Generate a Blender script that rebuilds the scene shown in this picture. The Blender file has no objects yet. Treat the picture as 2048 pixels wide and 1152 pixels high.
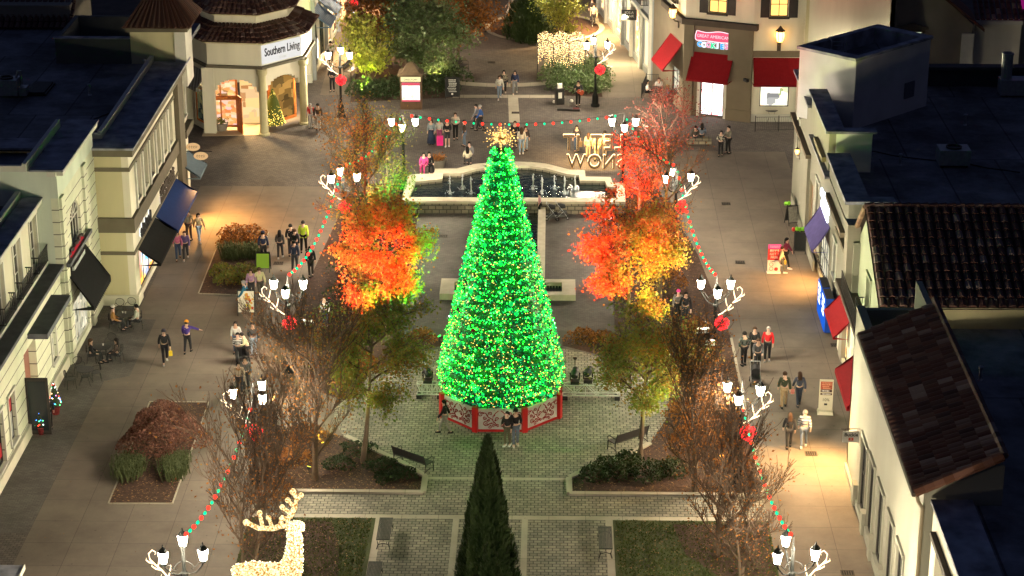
import bpy, bmesh, math, random
from mathutils import Vector, Matrix
R = math.radians
PI = math.pi
sc = bpy.context.scene
COL = sc.collection
rnd = random.Random(7)
LAMP, GB, FP, DN = 850.0, 0.55, 3600.0, 4.5        # lantern, bauble, floodlight and shop light strengths

# ------------------------------------------------------------------ camera
F, CX, CY, H = 4300.0, 1024.0, 576.0, 40.0          # focal length in photo pixels, image centre, camera height (m)
TH = math.atan(1641 / F)                            # downward pitch
YAW = math.atan(88 / math.hypot(F, 1641))
cd = bpy.data.cameras.new('camera')
cd.sensor_width = 36.0
cd.lens = F / 2048 * 36
cd.clip_start = 1.0
cd.clip_end = 3000.0
cam = bpy.data.objects.new('camera', cd)
COL.objects.link(cam)
cam.location = (0, 0, H)
cam.rotation_euler = (PI / 2 - TH, 0, YAW)
sc.camera = cam

# ------------------------------------------------------------------ world and exposure
w = bpy.data.worlds.new("World")
sc.world = w
w.use_nodes = True
nt = w.node_tree
sky = nt.nodes.new('ShaderNodeTexSky')
sky.sky_type = 'NISHITA'
sky.sun_disc = False
sky.sun_elevation = R(-3.0)
sky.sun_rotation = R(300)
sky.altitude = 200
bg = nt.nodes['Background']
tint = nt.nodes.new('ShaderNodeVectorMath'); tint.operation = 'MULTIPLY'; tint.inputs[1].default_value = (.50, .60, .98)   # clear night sky: deep blue
nt.links.new(sky.outputs[0], tint.inputs[0]); nt.links.new(tint.outputs[0], bg.inputs[0])
bg.inputs[1].default_value = 0.8
sc.view_settings.view_transform = 'Standard'
sc.view_settings.look = 'None'
sc.view_settings.gamma = 1
sc.view_settings.exposure = 0.2
sc.render.engine = 'CYCLES'
sc.cycles.max_bounces = 5
sc.cycles.diffuse_bounces = 2
sc.cycles.glossy_bounces = 2
sc.cycles.transmission_bounces = 4
sc.cycles.transparent_max_bounces = 6
sc.cycles.sample_clamp_indirect = 2.0
sc.cycles.sample_clamp_direct = 0.0
sc.cycles.caustics_reflective = False
sc.cycles.caustics_refractive = False
sc.cycles.use_denoising = True
sc.cycles.use_light_tree = True

# ------------------------------------------------------------------ from a photo pixel to a place in the world
def ray(px, py):
    a = (px - CX) / F
    b = -(py - CY) / F
    y = math.cos(TH) + b * math.sin(TH)
    z = -math.sin(TH) + b * math.cos(TH)
    c, s = math.cos(YAW), math.sin(YAW)
    return (a * c - y * s, a * s + y * c, z)
def G(px, py, z=0.0):
    r = ray(px, py); t = (z - H) / r[2]
    return Vector((r[0] * t, r[1] * t, z))
def PX(px, py, X):
    r = ray(px, py); t = X / r[0]
    return Vector((X, r[1] * t, H + r[2] * t))
def PY(px, py, Y):
    r = ray(px, py); t = Y / r[1]
    return Vector((r[0] * t, Y, H + r[2] * t))

# ------------------------------------------------------------------ materials
MATS = {}
def new_mat(name):
    m = bpy.data.materials.new(name); m.use_nodes = True
    b = m.node_tree.nodes['Principled BSDF']
    b.inputs['Specular IOR Level'].default_value = 0.3
    return m, m.node_tree, b
def mat(name, col, rough=0.8, var=0.25, scale=2.5, bump=0.15, metal=0.0, spec=0.3, island=0.0, streak=False):
    """plain procedural surface: base colour broken up by noise, a fine bump"""
    if name in MATS: return MATS[name]
    m, t, b = new_mat(name)
    N, L = t.nodes, t.links
    tc = N.new('ShaderNodeTexCoord')
    n1 = N.new('ShaderNodeTexNoise'); n1.inputs['Scale'].default_value = scale; n1.inputs['Detail'].default_value = 5
    mp = N.new('ShaderNodeMapping')
    if streak: mp.inputs['Scale'].default_value = (1, 1, 0.15)
    L.new(tc.outputs['Object'], mp.inputs[0]); L.new(mp.outputs[0], n1.inputs['Vector'])
    rmp = N.new('ShaderNodeMapRange')
    rmp.inputs[1].default_value = 0.25; rmp.inputs[2].default_value = 0.75
    rmp.inputs[3].default_value = 1 - var; rmp.inputs[4].default_value = 1 + var
    L.new(n1.outputs[0], rmp.inputs[0])
    mul = N.new('ShaderNodeVectorMath'); mul.operation = 'SCALE'
    mul.inputs[0].default_value = col[:3]
    if island:
        g = N.new('ShaderNodeNewGeometry')
        r2 = N.new('ShaderNodeMapRange'); r2.inputs[3].default_value = 1 - island; r2.inputs[4].default_value = 1 + island
        L.new(g.outputs['Random Per Island'], r2.inputs[0])
        mm = N.new('ShaderNodeMath'); mm.operation = 'MULTIPLY'
        L.new(rmp.outputs[0], mm.inputs[0]); L.new(r2.outputs[0], mm.inputs[1])
        L.new(mm.outputs[0], mul.inputs['Scale'])
    else:
        L.new(rmp.outputs[0], mul.inputs['Scale'])
    L.new(mul.outputs[0], b.inputs['Base Color'])
    b.inputs['Roughness'].default_value = rough
    b.inputs['Metallic'].default_value = metal
    b.inputs['Specular IOR Level'].default_value = spec
    if bump:
        n2 = N.new('ShaderNodeTexNoise'); n2.inputs['Scale'].default_value = scale * 9; n2.inputs['Detail'].default_value = 4
        L.new(tc.outputs['Object'], n2.inputs['Vector'])
        bp = N.new('ShaderNodeBump'); bp.inputs['Strength'].default_value = bump; bp.inputs['Distance'].default_value = 0.03
        L.new(n2.outputs[0], bp.inputs['Height']); L.new(bp.outputs[0], b.inputs['Normal'])
    MATS[name] = m
    return m
def ramp_island(name, cols, rough=0.7, spec=0.2, transl=0.0, noise=0.0):
    """each loose piece (leaf, tile, chip) takes its own colour from a ramp"""
    if name in MATS: return MATS[name]
    m, t, b = new_mat(name); N, L = t.nodes, t.links
    g = N.new('ShaderNodeNewGeometry')
    cr = N.new('ShaderNodeValToRGB')
    e = cr.color_ramp.elements
    cr.color_ramp.interpolation = 'LINEAR'
    n = len(cols)
    while len(e) < n: e.new(0.5)
    for i, c in enumerate(cols):
        e[i].position = i / (n - 1); e[i].color = (*c, 1)
    if noise:
        tc = N.new('ShaderNodeTexCoord'); nz = N.new('ShaderNodeTexNoise'); nz.inputs['Scale'].default_value = noise
        L.new(tc.outputs['Object'], nz.inputs['Vector'])
        mr = N.new('ShaderNodeMapRange'); mr.inputs[1].default_value = .3; mr.inputs[2].default_value = .7
        L.new(nz.outputs[0], mr.inputs[0])
        mx = N.new('ShaderNodeMath'); mx.operation = 'MULTIPLY_ADD'; mx.inputs[1].default_value = 0.45
        m2 = N.new('ShaderNodeMath'); m2.operation = 'MULTIPLY'; m2.inputs[1].default_value = 0.55
        L.new(g.outputs['Random Per Island'], mx.inputs[0]); L.new(mr.outputs[0], m2.inputs[0]); L.new(m2.outputs[0], mx.inputs[2])
        L.new(mx.outputs[0], cr.inputs[0])
    else:
        L.new(g.outputs['Random Per Island'], cr.inputs[0])
    L.new(cr.outputs[0], b.inputs['Base Color'])
    b.inputs['Roughness'].default_value = rough; b.inputs['Specular IOR Level'].default_value = spec
    if transl:
        tr = N.new('ShaderNodeBsdfTranslucent'); L.new(cr.outputs[0], tr.inputs[0])
        mix = N.new('ShaderNodeMixShader'); mix.inputs[0].default_value = transl
        L.new(b.outputs[0], mix.inputs[1]); L.new(tr.outputs[0], mix.inputs[2])
        L.new(mix.outputs[0], N['Material Output'].inputs[0])
    MATS[name] = m
    return m
def glow(name, col, strength, sample=True, island=0.0, tex=None):
    if name in MATS: return MATS[name]
    m = bpy.data.materials.new(name); m.use_nodes = True
    t = m.node_tree; N, L = t.nodes, t.links
    N.remove(N['Principled BSDF'])
    e = N.new('ShaderNodeEmission'); e.inputs[0].default_value = (*col, 1); e.inputs[1].default_value = strength
    if island:
        g = N.new('ShaderNodeNewGeometry')
        p = N.new('ShaderNodeMath'); p.operation = 'POWER'; p.inputs[1].default_value = 2.0
        r2 = N.new('ShaderNodeMapRange'); r2.inputs[3].default_value = strength * (1 - island); r2.inputs[4].default_value = strength * (1 + 2 * island)
        L.new(g.outputs['Random Per Island'], p.inputs[0]); L.new(p.outputs[0], r2.inputs[0]); L.new(r2.outputs[0], e.inputs[1])
    L.new(e.outputs[0], N['Material Output'].inputs[0])
    if not sample: m.cycles.emission_sampling = 'NONE'
    MATS[name] = m
    return m
def paver(name, c1, c2, mortar, bw, bh, ms=0.012, rough=0.85, rot=0.0, off=0.5, bump=0.4, stain=0.3, upright=False):
    if name in MATS: return MATS[name]
    m, t, b = new_mat(name); N, L = t.nodes, t.links
    tc = N.new('ShaderNodeTexCoord'); mp = N.new('ShaderNodeMapping'); mp.inputs['Rotation'].default_value = (PI / 2 if upright else 0, 0, rot)
    L.new(tc.outputs['Object'], mp.inputs[0])
    br = N.new('ShaderNodeTexBrick'); br.offset = off
    br.inputs['Color1'].default_value = (*c1, 1); br.inputs['Color2'].default_value = (*c2, 1); br.inputs['Mortar'].default_value = (*mortar, 1)
    br.inputs['Scale'].default_value = 1; br.inputs['Mortar Size'].default_value = ms; br.inputs['Mortar Smooth'].default_value = 0.3
    br.inputs['Brick Width'].default_value = bw; br.inputs['Row Height'].default_value = bh
    L.new(mp.outputs[0], br.inputs['Vector'])
    nz = N.new('ShaderNodeTexNoise'); nz.inputs['Scale'].default_value = 0.45; nz.inputs['Detail'].default_value = 8; nz.inputs['Roughness'].default_value = 0.65
    L.new(tc.outputs['Object'], nz.inputs['Vector'])
    mr = N.new('ShaderNodeMapRange'); mr.inputs[1].default_value = 0.3; mr.inputs[2].default_value = 0.7
    mr.inputs[3].default_value = 1 - stain; mr.inputs[4].default_value = 1 + stain
    L.new(nz.outputs[0], mr.inputs[0])
    mul = N.new('ShaderNodeVectorMath'); mul.operation = 'SCALE'
    L.new(br.outputs['Color'], mul.inputs[0]); L.new(mr.outputs[0], mul.inputs['Scale'])
    vo = N.new('ShaderNodeTexVoronoi'); vo.inputs['Scale'].default_value = 1.7; L.new(tc.outputs['Object'], vo.inputs['Vector'])
    sr = N.new('ShaderNodeMapRange'); sr.inputs[1].default_value = .05; sr.inputs[2].default_value = .085; sr.inputs[3].default_value = .62; sr.inputs[4].default_value = 1
    L.new(vo.outputs['Distance'], sr.inputs[0])
    n3 = N.new('ShaderNodeTexNoise'); n3.inputs['Scale'].default_value = .16; n3.inputs['Detail'].default_value = 9; n3.inputs['Roughness'].default_value = .75; L.new(tc.outputs['Object'], n3.inputs['Vector'])
    s3 = N.new('ShaderNodeMapRange'); s3.inputs[1].default_value = .38; s3.inputs[2].default_value = .56; s3.inputs[3].default_value = 1 - stain * .9; s3.inputs[4].default_value = 1.06
    L.new(n3.outputs[0], s3.inputs[0])
    m5 = N.new('ShaderNodeMath'); m5.operation = 'MULTIPLY'; L.new(sr.outputs[0], m5.inputs[0]); L.new(s3.outputs[0], m5.inputs[1])
    mu2 = N.new('ShaderNodeVectorMath'); mu2.operation = 'SCALE'; L.new(mul.outputs[0], mu2.inputs[0]); L.new(m5.outputs[0], mu2.inputs['Scale'])
    L.new(mu2.outputs[0], b.inputs['Base Color'])
    b.inputs['Roughness'].default_value = rough
    n2 = N.new('ShaderNodeTexNoise'); n2.inputs['Scale'].default_value = 14; L.new(tc.outputs['Object'], n2.inputs['Vector'])
    md = N.new('ShaderNodeMath'); md.operation = 'MULTIPLY_ADD'; md.inputs[1].default_value = -1.0
    L.new(br.outputs['Fac'], md.inputs[0]); L.new(n2.outputs[0], md.inputs[2])
    bp = N.new('ShaderNodeBump'); bp.inputs['Strength'].default_value = bump; bp.inputs['Distance'].default_value = 0.02
    L.new(md.outputs[0], bp.inputs['Height']); L.new(bp.outputs[0], b.inputs['Normal'])
    MATS[name] = m
    return m
def rusticated(name, col, pitch=0.6):
    """stucco with horizontal rustication grooves"""
    if name in MATS: return MATS[name]
    m = mat(name, col, 0.85, 0.1, 1.5, 0.1); t = m.node_tree; N, L = t.nodes, t.links
    b = N['Principled BSDF']
    tc = N.new('ShaderNodeTexCoord'); sx = N.new('ShaderNodeSeparateXYZ'); L.new(tc.outputs['Object'], sx.inputs[0])
    d = N.new('ShaderNodeMath'); d.operation = 'DIVIDE'; d.inputs[1].default_value = pitch; L.new(sx.outputs[2], d.inputs[0])
    f = N.new('ShaderNodeMath'); f.operation = 'FRACT'; L.new(d.outputs[0], f.inputs[0])
    g = N.new('ShaderNodeMath'); g.operation = 'LESS_THAN'; g.inputs[1].default_value = 0.075; L.new(f.outputs[0], g.inputs[0])
    src = b.inputs['Base Color'].links[0].from_socket
    mx = N.new('ShaderNodeMix'); mx.data_type = 'RGBA'
    L.new(g.outputs[0], mx.inputs[0]); L.new(src, mx.inputs[6]); mx.inputs[7].default_value = (col[0] * .18, col[1] * .18, col[2] * .18, 1)
    L.new(mx.outputs[2], b.inputs['Base Color'])
    return m
def stripes(name, c1, c2, pitch, axis=2, frac=0.5, rough=0.85):
    if name in MATS: return MATS[name]
    m, t, b = new_mat(name); N, L = t.nodes, t.links
    tc = N.new('ShaderNodeTexCoord'); sx = N.new('ShaderNodeSeparateXYZ'); L.new(tc.outputs['Object'], sx.inputs[0])
    d = N.new('ShaderNodeMath'); d.operation = 'DIVIDE'; d.inputs[1].default_value = pitch; L.new(sx.outputs[axis], d.inputs[0])
    f = N.new('ShaderNodeMath'); f.operation = 'FRACT'; L.new(d.outputs[0], f.inputs[0])
    g = N.new('ShaderNodeMath'); g.operation = 'LESS_THAN'; g.inputs[1].default_value = frac; L.new(f.outputs[0], g.inputs[0])
    mx = N.new('ShaderNodeMix'); mx.data_type = 'RGBA'
    L.new(g.outputs[0], mx.inputs[0]); mx.inputs[6].default_value = (*c1, 1); mx.inputs[7].default_value = (*c2, 1)
    L.new(mx.outputs[2], b.inputs['Base Color']); b.inputs['Roughness'].default_value = rough
    MATS[name] = m
    return m
def checker(name, c1, c2, s, rough=0.85):
    if name in MATS: return MATS[name]
    m, t, b = new_mat(name); N, L = t.nodes, t.links
    tc = N.new('ShaderNodeTexCoord'); ck = N.new('ShaderNodeTexVoronoi'); ck.inputs['Scale'].default_value = s
    L.new(tc.outputs['Object'], ck.inputs['Vector'])
    cr = N.new('ShaderNodeValToRGB'); cr.color_ramp.interpolation = 'CONSTANT'
    cr.color_ramp.elements[0].color = (*c1, 1); cr.color_ramp.elements[1].color = (*c2, 1); cr.color_ramp.elements[1].position = .5
    L.new(ck.outputs['Color'], cr.inputs[0]); L.new(cr.outputs[0], b.inputs['Base Color']); b.inputs['Roughness'].default_value = rough
    MATS[name] = m
    return m
def shopglow(name, cols, strength, scale=2.0):
    """a lit shop interior seen through its window: patches of bright goods and shelves"""
    if name in MATS: return MATS[name]
    m = bpy.data.materials.new(name); m.use_nodes = True
    t = m.node_tree; N, L = t.nodes, t.links
    N.remove(N['Principled BSDF'])
    e = N.new('ShaderNodeEmission'); e.inputs[1].default_value = strength
    tc = N.new('ShaderNodeTexCoord'); mp = N.new('ShaderNodeMapping'); mp.inputs['Scale'].default_value = (scale, scale, scale * 1.6)
    L.new(tc.outputs['Object'], mp.inputs[0])
    v = N.new('ShaderNodeTexVoronoi'); v.distance = 'CHEBYCHEV'; v.inputs['Scale'].default_value = 1
    L.new(mp.outputs[0], v.inputs['Vector'])
    sx = N.new('ShaderNodeSeparateColor'); L.new(v.outputs['Color'], sx.inputs[0])
    cr = N.new('ShaderNodeValToRGB'); ee = cr.color_ramp.elements; cr.color_ramp.interpolation = 'LINEAR'
    while len(ee) < len(cols): ee.new(.5)
    for i, c in enumerate(cols): ee[i].position = i / (len(cols) - 1); ee[i].color = (*c, 1)
    L.new(sx.outputs[0], cr.inputs[0]); L.new(cr.outputs[0], e.inputs[0])
    L.new(e.outputs[0], N['Material Output'].inputs[0])
    MATS[name] = m
    return m
def glass(name='dark window glass', col=(0.02, 0.025, 0.03), rough=0.08):
    if name in MATS: return MATS[name]
    m, t, b = new_mat(name)
    b.inputs['Base Color'].default_value = (*col, 1); b.inputs['Roughness'].default_value = rough
    b.inputs['Specular IOR Level'].default_value = 0.6
    MATS[name] = m
    return m

# ------------------------------------------------------------------ objects
def link(name, me, parent=None, m=None):
    o = bpy.data.objects.new(name, me); COL.objects.link(o)
    if m is not None and me is not None and len(me.materials) == 0: me.materials.append(m)
    if parent is not None: o.parent = parent
    return o
def tag(o, label=None, cat=None, group=None, kind=None):
    if label: o['label'] = label
    if cat: o['category'] = cat
    if group: o['group'] = group
    if kind: o['kind'] = kind
    return o
def thing(name, label, cat, loc=(0, 0, 0), rz=0.0, group=None):
    o = bpy.data.objects.new(name, None); COL.objects.link(o)
    o.empty_display_size = 0.2
    o.location = loc; o.rotation_euler = (0, 0, rz)
    return tag(o, label, cat, group)
def copy_tree(o, parent=None):
    c = o.copy(); COL.objects.link(c)
    if parent is not None: c.parent = parent
    for ch in list(o.children): copy_tree(ch, c)
    return c
class MB:
    """collects verts and faces; build() links them as ONE mesh object"""
    def __init__(s): s.v = []; s.f = []; s.sm = False
    def add(s, vs, fs):
        b = len(s.v); s.v += [tuple(v) for v in vs]; s.f += [tuple(i + b for i in f) for f in fs]; return s
    def quad(s, a, b, c, d): return s.add([a, b, c, d], [(0, 1, 2, 3)])
    def tri(s, a, b, c): return s.add([a, b, c], [(0, 1, 2)])
    def box(s, x0, x1, y0, y1, z0, z1):
        return s.add([(x0, y0, z0), (x1, y0, z0), (x1, y1, z0), (x0, y1, z0), (x0, y0, z1), (x1, y0, z1), (x1, y1, z1), (x0, y1, z1)],
                     [(3, 2, 1, 0), (4, 5, 6, 7), (0, 1, 5, 4), (1, 2, 6, 5), (2, 3, 7, 6), (3, 0, 4, 7)])
    def cbox(s, c, sx, sy, sz, rz=0.0, M=None):
        vs = [Vector((x * sx / 2, y * sy / 2, z * sz / 2)) for z in (-1, 1) for x, y in ((-1, -1), (1, -1), (1, 1), (-1, 1))]
        if M is None: M = Matrix.Rotation(rz, 3, 'Z')
        c = Vector(c)
        return s.add([M @ v + c for v in vs], [(3, 2, 1, 0), (4, 5, 6, 7), (0, 1, 5, 4), (1, 2, 6, 5), (2, 3, 7, 6), (3, 0, 4, 7)])
    def prism(s, pts, z0, z1, top=None):
        """pts counter-clockwise polygon; top = optional other polygon (taper)"""
        n = len(pts); tp = top or pts
        vs = [(p[0], p[1], z0) for p in pts] + [(p[0], p[1], z1) for p in tp]
        fs = [tuple(range(n - 1, -1, -1)), tuple(range(n, 2 * n))] + [(i, (i + 1) % n, n + (i + 1) % n, n + i) for i in range(n)]
        return s.add(vs, fs)
    def loft(s, rings, cap=True, closed=True):
        n = len(rings[0]); b = len(s.v)
        for r in rings: s.v += [tuple(p) for p in r]
        for k in range(len(rings) - 1):
            for i in range(n if closed else n - 1):
                j = (i + 1) % n
                s.f.append((b + k * n + i, b + k * n + j, b + (k + 1) * n + j, b + (k + 1) * n + i))
        if cap:
            s.f.append(tuple(b + i for i in range(n - 1, -1, -1)))
            e = b + (len(rings) - 1) * n
            s.f.append(tuple(e + i for i in range(n)))
        return s
    def tube(s, pts, r, seg=6, cap=True):
        pts = [Vector(p) for p in pts]
        rs = r if isinstance(r, (list, tuple)) else [r] * len(pts)
        rings = []
        up = Vector((0, 0, 1))
        for i, p in enumerate(pts):
            d = (pts[min(i + 1, len(pts) - 1)] - pts[max(i - 1, 0)])
            if d.length < 1e-9: d = Vector((0, 0, 1))
            d.normalize()
            a = d.cross(up)
            if a.length < 0.05: a = d.cross(Vector((1, 0, 0)))
            a.normalize(); b2 = d.cross(a)
            rings.append([p + (a * math.cos(2 * PI * k / seg) + b2 * math.sin(2 * PI * k / seg)) * rs[i] for k in range(seg)])
        return s.loft(rings, cap)
    def lathe(s, prof, seg=12, c=(0, 0, 0), ph=0.0):
        return s.loft([[(c[0] + r * math.cos(2 * PI * k / seg + ph), c[1] + r * math.sin(2 * PI * k / seg + ph), c[2] + z) for k in range(seg)] for r, z in prof])
    def ball(s, c, r, seg=8, rings=5, sz=1.0):
        prof = [(max(r * math.sin(PI * k / rings), r * .02), -r * sz * math.cos(PI * k / rings)) for k in range(rings + 1)]
        return s.lathe(prof, seg, c)
    def octa(s, c, r):
        x, y, z = c
        return s.add([(x + r, y, z), (x - r, y, z), (x, y + r, z), (x, y - r, z), (x, y, z + r), (x, y, z - r)],
                     [(0, 2, 4), (2, 1, 4), (1, 3, 4), (3, 0, 4), (2, 0, 5), (1, 2, 5), (3, 1, 5), (0, 3, 5)])
    def xf(s, M):
        s.v = [tuple(M @ Vector(v)) for v in s.v]; return s
    def build(s, name, m, parent=None, off=None, smooth=False):
        me = bpy.data.meshes.new(name)
        if off is not None: vs = [(v[0] - off[0], v[1] - off[1], v[2] - off[2]) for v in s.v]
        else: vs = s.v
        me.from_pydata(vs, [], s.f); me.update()
        if smooth:
            for p in me.polygons: p.use_smooth = True
        return link(name, me, parent, m)
def W(mb, name, m, parent, smooth=False):
    """build a mesh given in world coordinates under a thing that stands unrotated at parent.location"""
    o = parent; off = Vector((0, 0, 0))
    while o is not None: off += o.location; o = o.parent
    return mb.build(name, m, parent, off, smooth)
def struct(name, mb, m):
    return tag(mb.build(name, m), kind='structure')
def sheet(name, pts, z, m):
    return struct(name, MB().add([(p[0], p[1], z) for p in pts], [tuple(range(len(pts)))]), m)
def text_mesh(txt, size, ext=0.02, align='CENTER', bevel=0.0):
    c = bpy.data.curves.new('lettering', 'FONT'); c.body = txt; c.size = size; c.extrude = ext
    c.align_x = align; c.align_y = 'CENTER'; c.resolution_u = 3; c.bevel_depth = bevel; c.offset = 0
    o = bpy.data.objects.new('lettering', c); COL.objects.link(o)
    dg = bpy.context.evaluated_depsgraph_get()
    me = bpy.data.meshes.new_from_object(o.evaluated_get(dg))
    bpy.data.objects.remove(o); bpy.data.curves.remove(c)
    return me
def text(name, txt, size, m, parent, loc, rot, ext=0.02, bold=0.0, sx=1.0):
    """lettering; rot = euler; the default text lies in XY facing +Z"""
    me = text_mesh(txt, size, ext, bevel=bold)
    me.transform(Matrix.Diagonal((sx, 1, 1, 1)))
    o = link(name, me, parent, m); me.materials.clear(); me.materials.append(m)
    o.location = loc; o.rotation_euler = rot
    return o
def wall_pts(p0, p1, u, d):
    """point at u metres along p0->p1, d metres out to the right-hand side"""
    t = Vector((p1[0] - p0[0], p1[1] - p0[1])); L = t.length; t /= L
    n = Vector((t.y, -t.x))
    return (p0[0] + t.x * u + n.x * d, p0[1] + t.y * u + n.y * d)
def wall(mb, p0, p1, z0, z1, th=0.3, ops=()):
    """wall slab from p0 to p1, outer face to the right of the direction, with real openings (u0,u1,z0,z1)"""
    L = math.hypot(p1[0] - p0[0], p1[1] - p0[1])
    us = sorted(set([0, L] + [min(max(o[k], 0), L) for o in ops for k in (0, 1)]))
    zs = sorted(set([z0, z1] + [min(max(o[k], z0), z1) for o in ops for k in (2, 3)]))
    def solid(i, j):
        if i < 0 or j < 0 or i >= len(us) - 1 or j >= len(zs) - 1: return None
        u = (us[i] + us[i + 1]) / 2; z = (zs[j] + zs[j + 1]) / 2
        return not any(o[0] < u < o[1] and o[2] < z < o[3] for o in ops)
    def P(u, d, z): q = wall_pts(p0, p1, u, d); return (q[0], q[1], z)
    for i in range(len(us) - 1):
        for j in range(len(zs) - 1):
            if not solid(i, j): continue
            a, b, c, d = us[i], us[i + 1], zs[j], zs[j + 1]
            mb.quad(P(a, 0, c), P(b, 0, c), P(b, 0, d), P(a, 0, d))
            mb.quad(P(b, -th, c), P(a, -th, c), P(a, -th, d), P(b, -th, d))
            if solid(i - 1, j) is not True: mb.quad(P(a, -th, c), P(a, 0, c), P(a, 0, d), P(a, -th, d))
            if solid(i + 1, j) is not True: mb.quad(P(b, 0, c), P(b, -th, c), P(b, -th, d), P(b, 0, d))
            if solid(i, j - 1) is not True: mb.quad(P(a, -th, c), P(b, -th, c), P(b, 0, c), P(a, 0, c))
            if solid(i, j + 1) is not True: mb.quad(P(a, 0, d), P(b, 0, d), P(b, -th, d), P(a, -th, d))
    return mb
def slab(mb, p0, p1, u0, u1, d0, d1, z0, z1):
    """box along a wall: u range, d = out of the wall"""
    q = [wall_pts(p0, p1, u0, d1), wall_pts(p0, p1, u1, d1), wall_pts(p0, p1, u1, d0), wall_pts(p0, p1, u0, d0)]
    return mb.prism(q, z0, z1)
def window(parent, p0, p1, u0, u1, z0, z1, fm, pm, nx=2, nz=2, fw=0.07, dep=0.16, name='window', surround=None, sw=0.14, sill=True):
    """window thing-part: frame (parent) > pane, sill, surround; the frame stands back in the opening"""
    f = MB()
    e = 0.002
    d0, d1 = -dep - 0.06, -dep + 0.02
    slab(f, p0, p1, u0 + e, u0 + fw, d0, d1, z0 + e, z1 - e); slab(f, p0, p1, u1 - fw, u1 - e, d0, d1, z0 + e, z1 - e)
    slab(f, p0, p1, u0 + fw, u1 - fw, d0, d1, z0 + e, z0 + fw); slab(f, p0, p1, u0 + fw, u1 - fw, d0, d1, z1 - fw, z1 - e)
    for i in range(1, nx):
        u = u0 + (u1 - u0) * i / nx; slab(f, p0, p1, u - fw * .35, u + fw * .35, d0, d1 - .012, z0 + fw, z1 - fw)
    for i in range(1, nz):
        z = z0 + (z1 - z0) * i / nz; slab(f, p0, p1, u0 + fw, u1 - fw, d0, d1 - .018, z - fw * .35, z + fw * .35)
    o = W(f, name, fm, parent)
    W(slab(MB(), p0, p1, u0 + fw * .5, u1 - fw * .5, -dep - 0.035, -dep - 0.015, z0 + fw * .5, z1 - fw * .5), 'pane', pm, o)
    if surround is not None:
        s = MB()
        slab(s, p0, p1, u0 - sw, u0 - e, 0.002, 0.06, z0, z1); slab(s, p0, p1, u1 + e, u1 + sw, 0.002, 0.06, z0, z1)
        slab(s, p0, p1, u0 - sw - .03, u1 + sw + .03, 0.002, 0.09, z1 + e, z1 + sw)
        W(s, 'surround', surround, o)
        if sill: W(slab(MB(), p0, p1, u0 - sw, u1 + sw, 0.002, 0.12, z0 - 0.1, z0 - e), 'sill', surround, o)
    return o
def awning(parent, p0, p1, u0, u1, zt, zb, proj, m, name='awning', val=0.22, scallop=False):
    """sloping fabric awning with closed cheeks and a hanging valance"""
    b = MB()
    def P(u, d, z): q = wall_pts(p0, p1, u, d); return (q[0], q[1], z)
    n = 6
    prof = [(0.02 + (proj - 0.02) * k / n, zt + (zb - zt) * (k / n) - 0.10 * math.sin(PI * k / n)) for k in range(n + 1)]
    for k in range(n):
        (d0, z0), (d1, z1) = prof[k], prof[k + 1]
        b.quad(P(u0, d0, z0), P(u0, d1, z1), P(u1, d1, z1), P(u1, d0, z0))
    b.quad(P(u0, proj, zb), P(u0, proj + .01, zb - val), P(u1, proj + .01, zb - val), P(u1, proj, zb))
    for u in (u0, u1):
        b.add([P(u, 0.02, zb - val)] + [P(u, d, z) for d, z in reversed(prof)] + [P(u, proj + .01, zb - val)], [tuple(range(n + 3))])
    if scallop:
        k = int((u1 - u0) / 0.22)
        for i in range(k):
            a = u0 + (u1 - u0) * i / k; c = u0 + (u1 - u0) * (i + 1) / k
            b.tri(P(a, proj + .012, zb - val), P((a + c) / 2, proj + .012, zb - val - .12), P(c, proj + .012, zb - val))
    me_o = W(b, name, m, parent)
    md = me_o.modifiers.new('thickness', 'SOLIDIFY'); md.thickness = 0.02
    return me_o
def tiled(parent, name, a, b, c, d, m, pitch=0.32, course=0.42, r=0.13, base=None):
    """barrel-tile slope: a-b along the eave, d-c along the ridge (a under d). Each tile is a loose half tube"""
    a, b, c, d = map(Vector, (a, b, c, d))
    mb = MB()
    n = ((b - a).cross(d - a)).normalized()
    ne = max(2, int((b - a).length / pitch))
    for i in range(ne):
        t = (i + .5) / ne
        lo = a.lerp(b, t); hi = d.lerp(c, t)
        L = (hi - lo).length
        if L < .25: continue
        k = max(1, int(L / course))
        dr = (hi - lo).normalized(); sd = dr.cross(n).normalized()
        # keep the tile columns at the eave's width
        for j in range(k):
            p = lo + dr * (L * j / k); q = lo + dr * (L * (j + 1) / k + .03)
            h0, h1 = 0.035 + rnd.uniform(0, .02), 0.0
            ring = []
            for pt, hh, rr in ((p, h0, r * 1.08), (q, h1, r * .92)):
                ring.append([pt + n * hh + sd * (rr * math.cos(PI * s / 4)) + n * (rr * .85 * math.sin(PI * s / 4)) for s in range(5)])
            mb.loft(ring, cap=True, closed=False) if False else mb.loft(ring, cap=False, closed=False)
            mb.f.append(tuple(len(mb.v) - 10 + s for s in range(5)))
    o = W(mb, name, m, parent)
    return o

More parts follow.
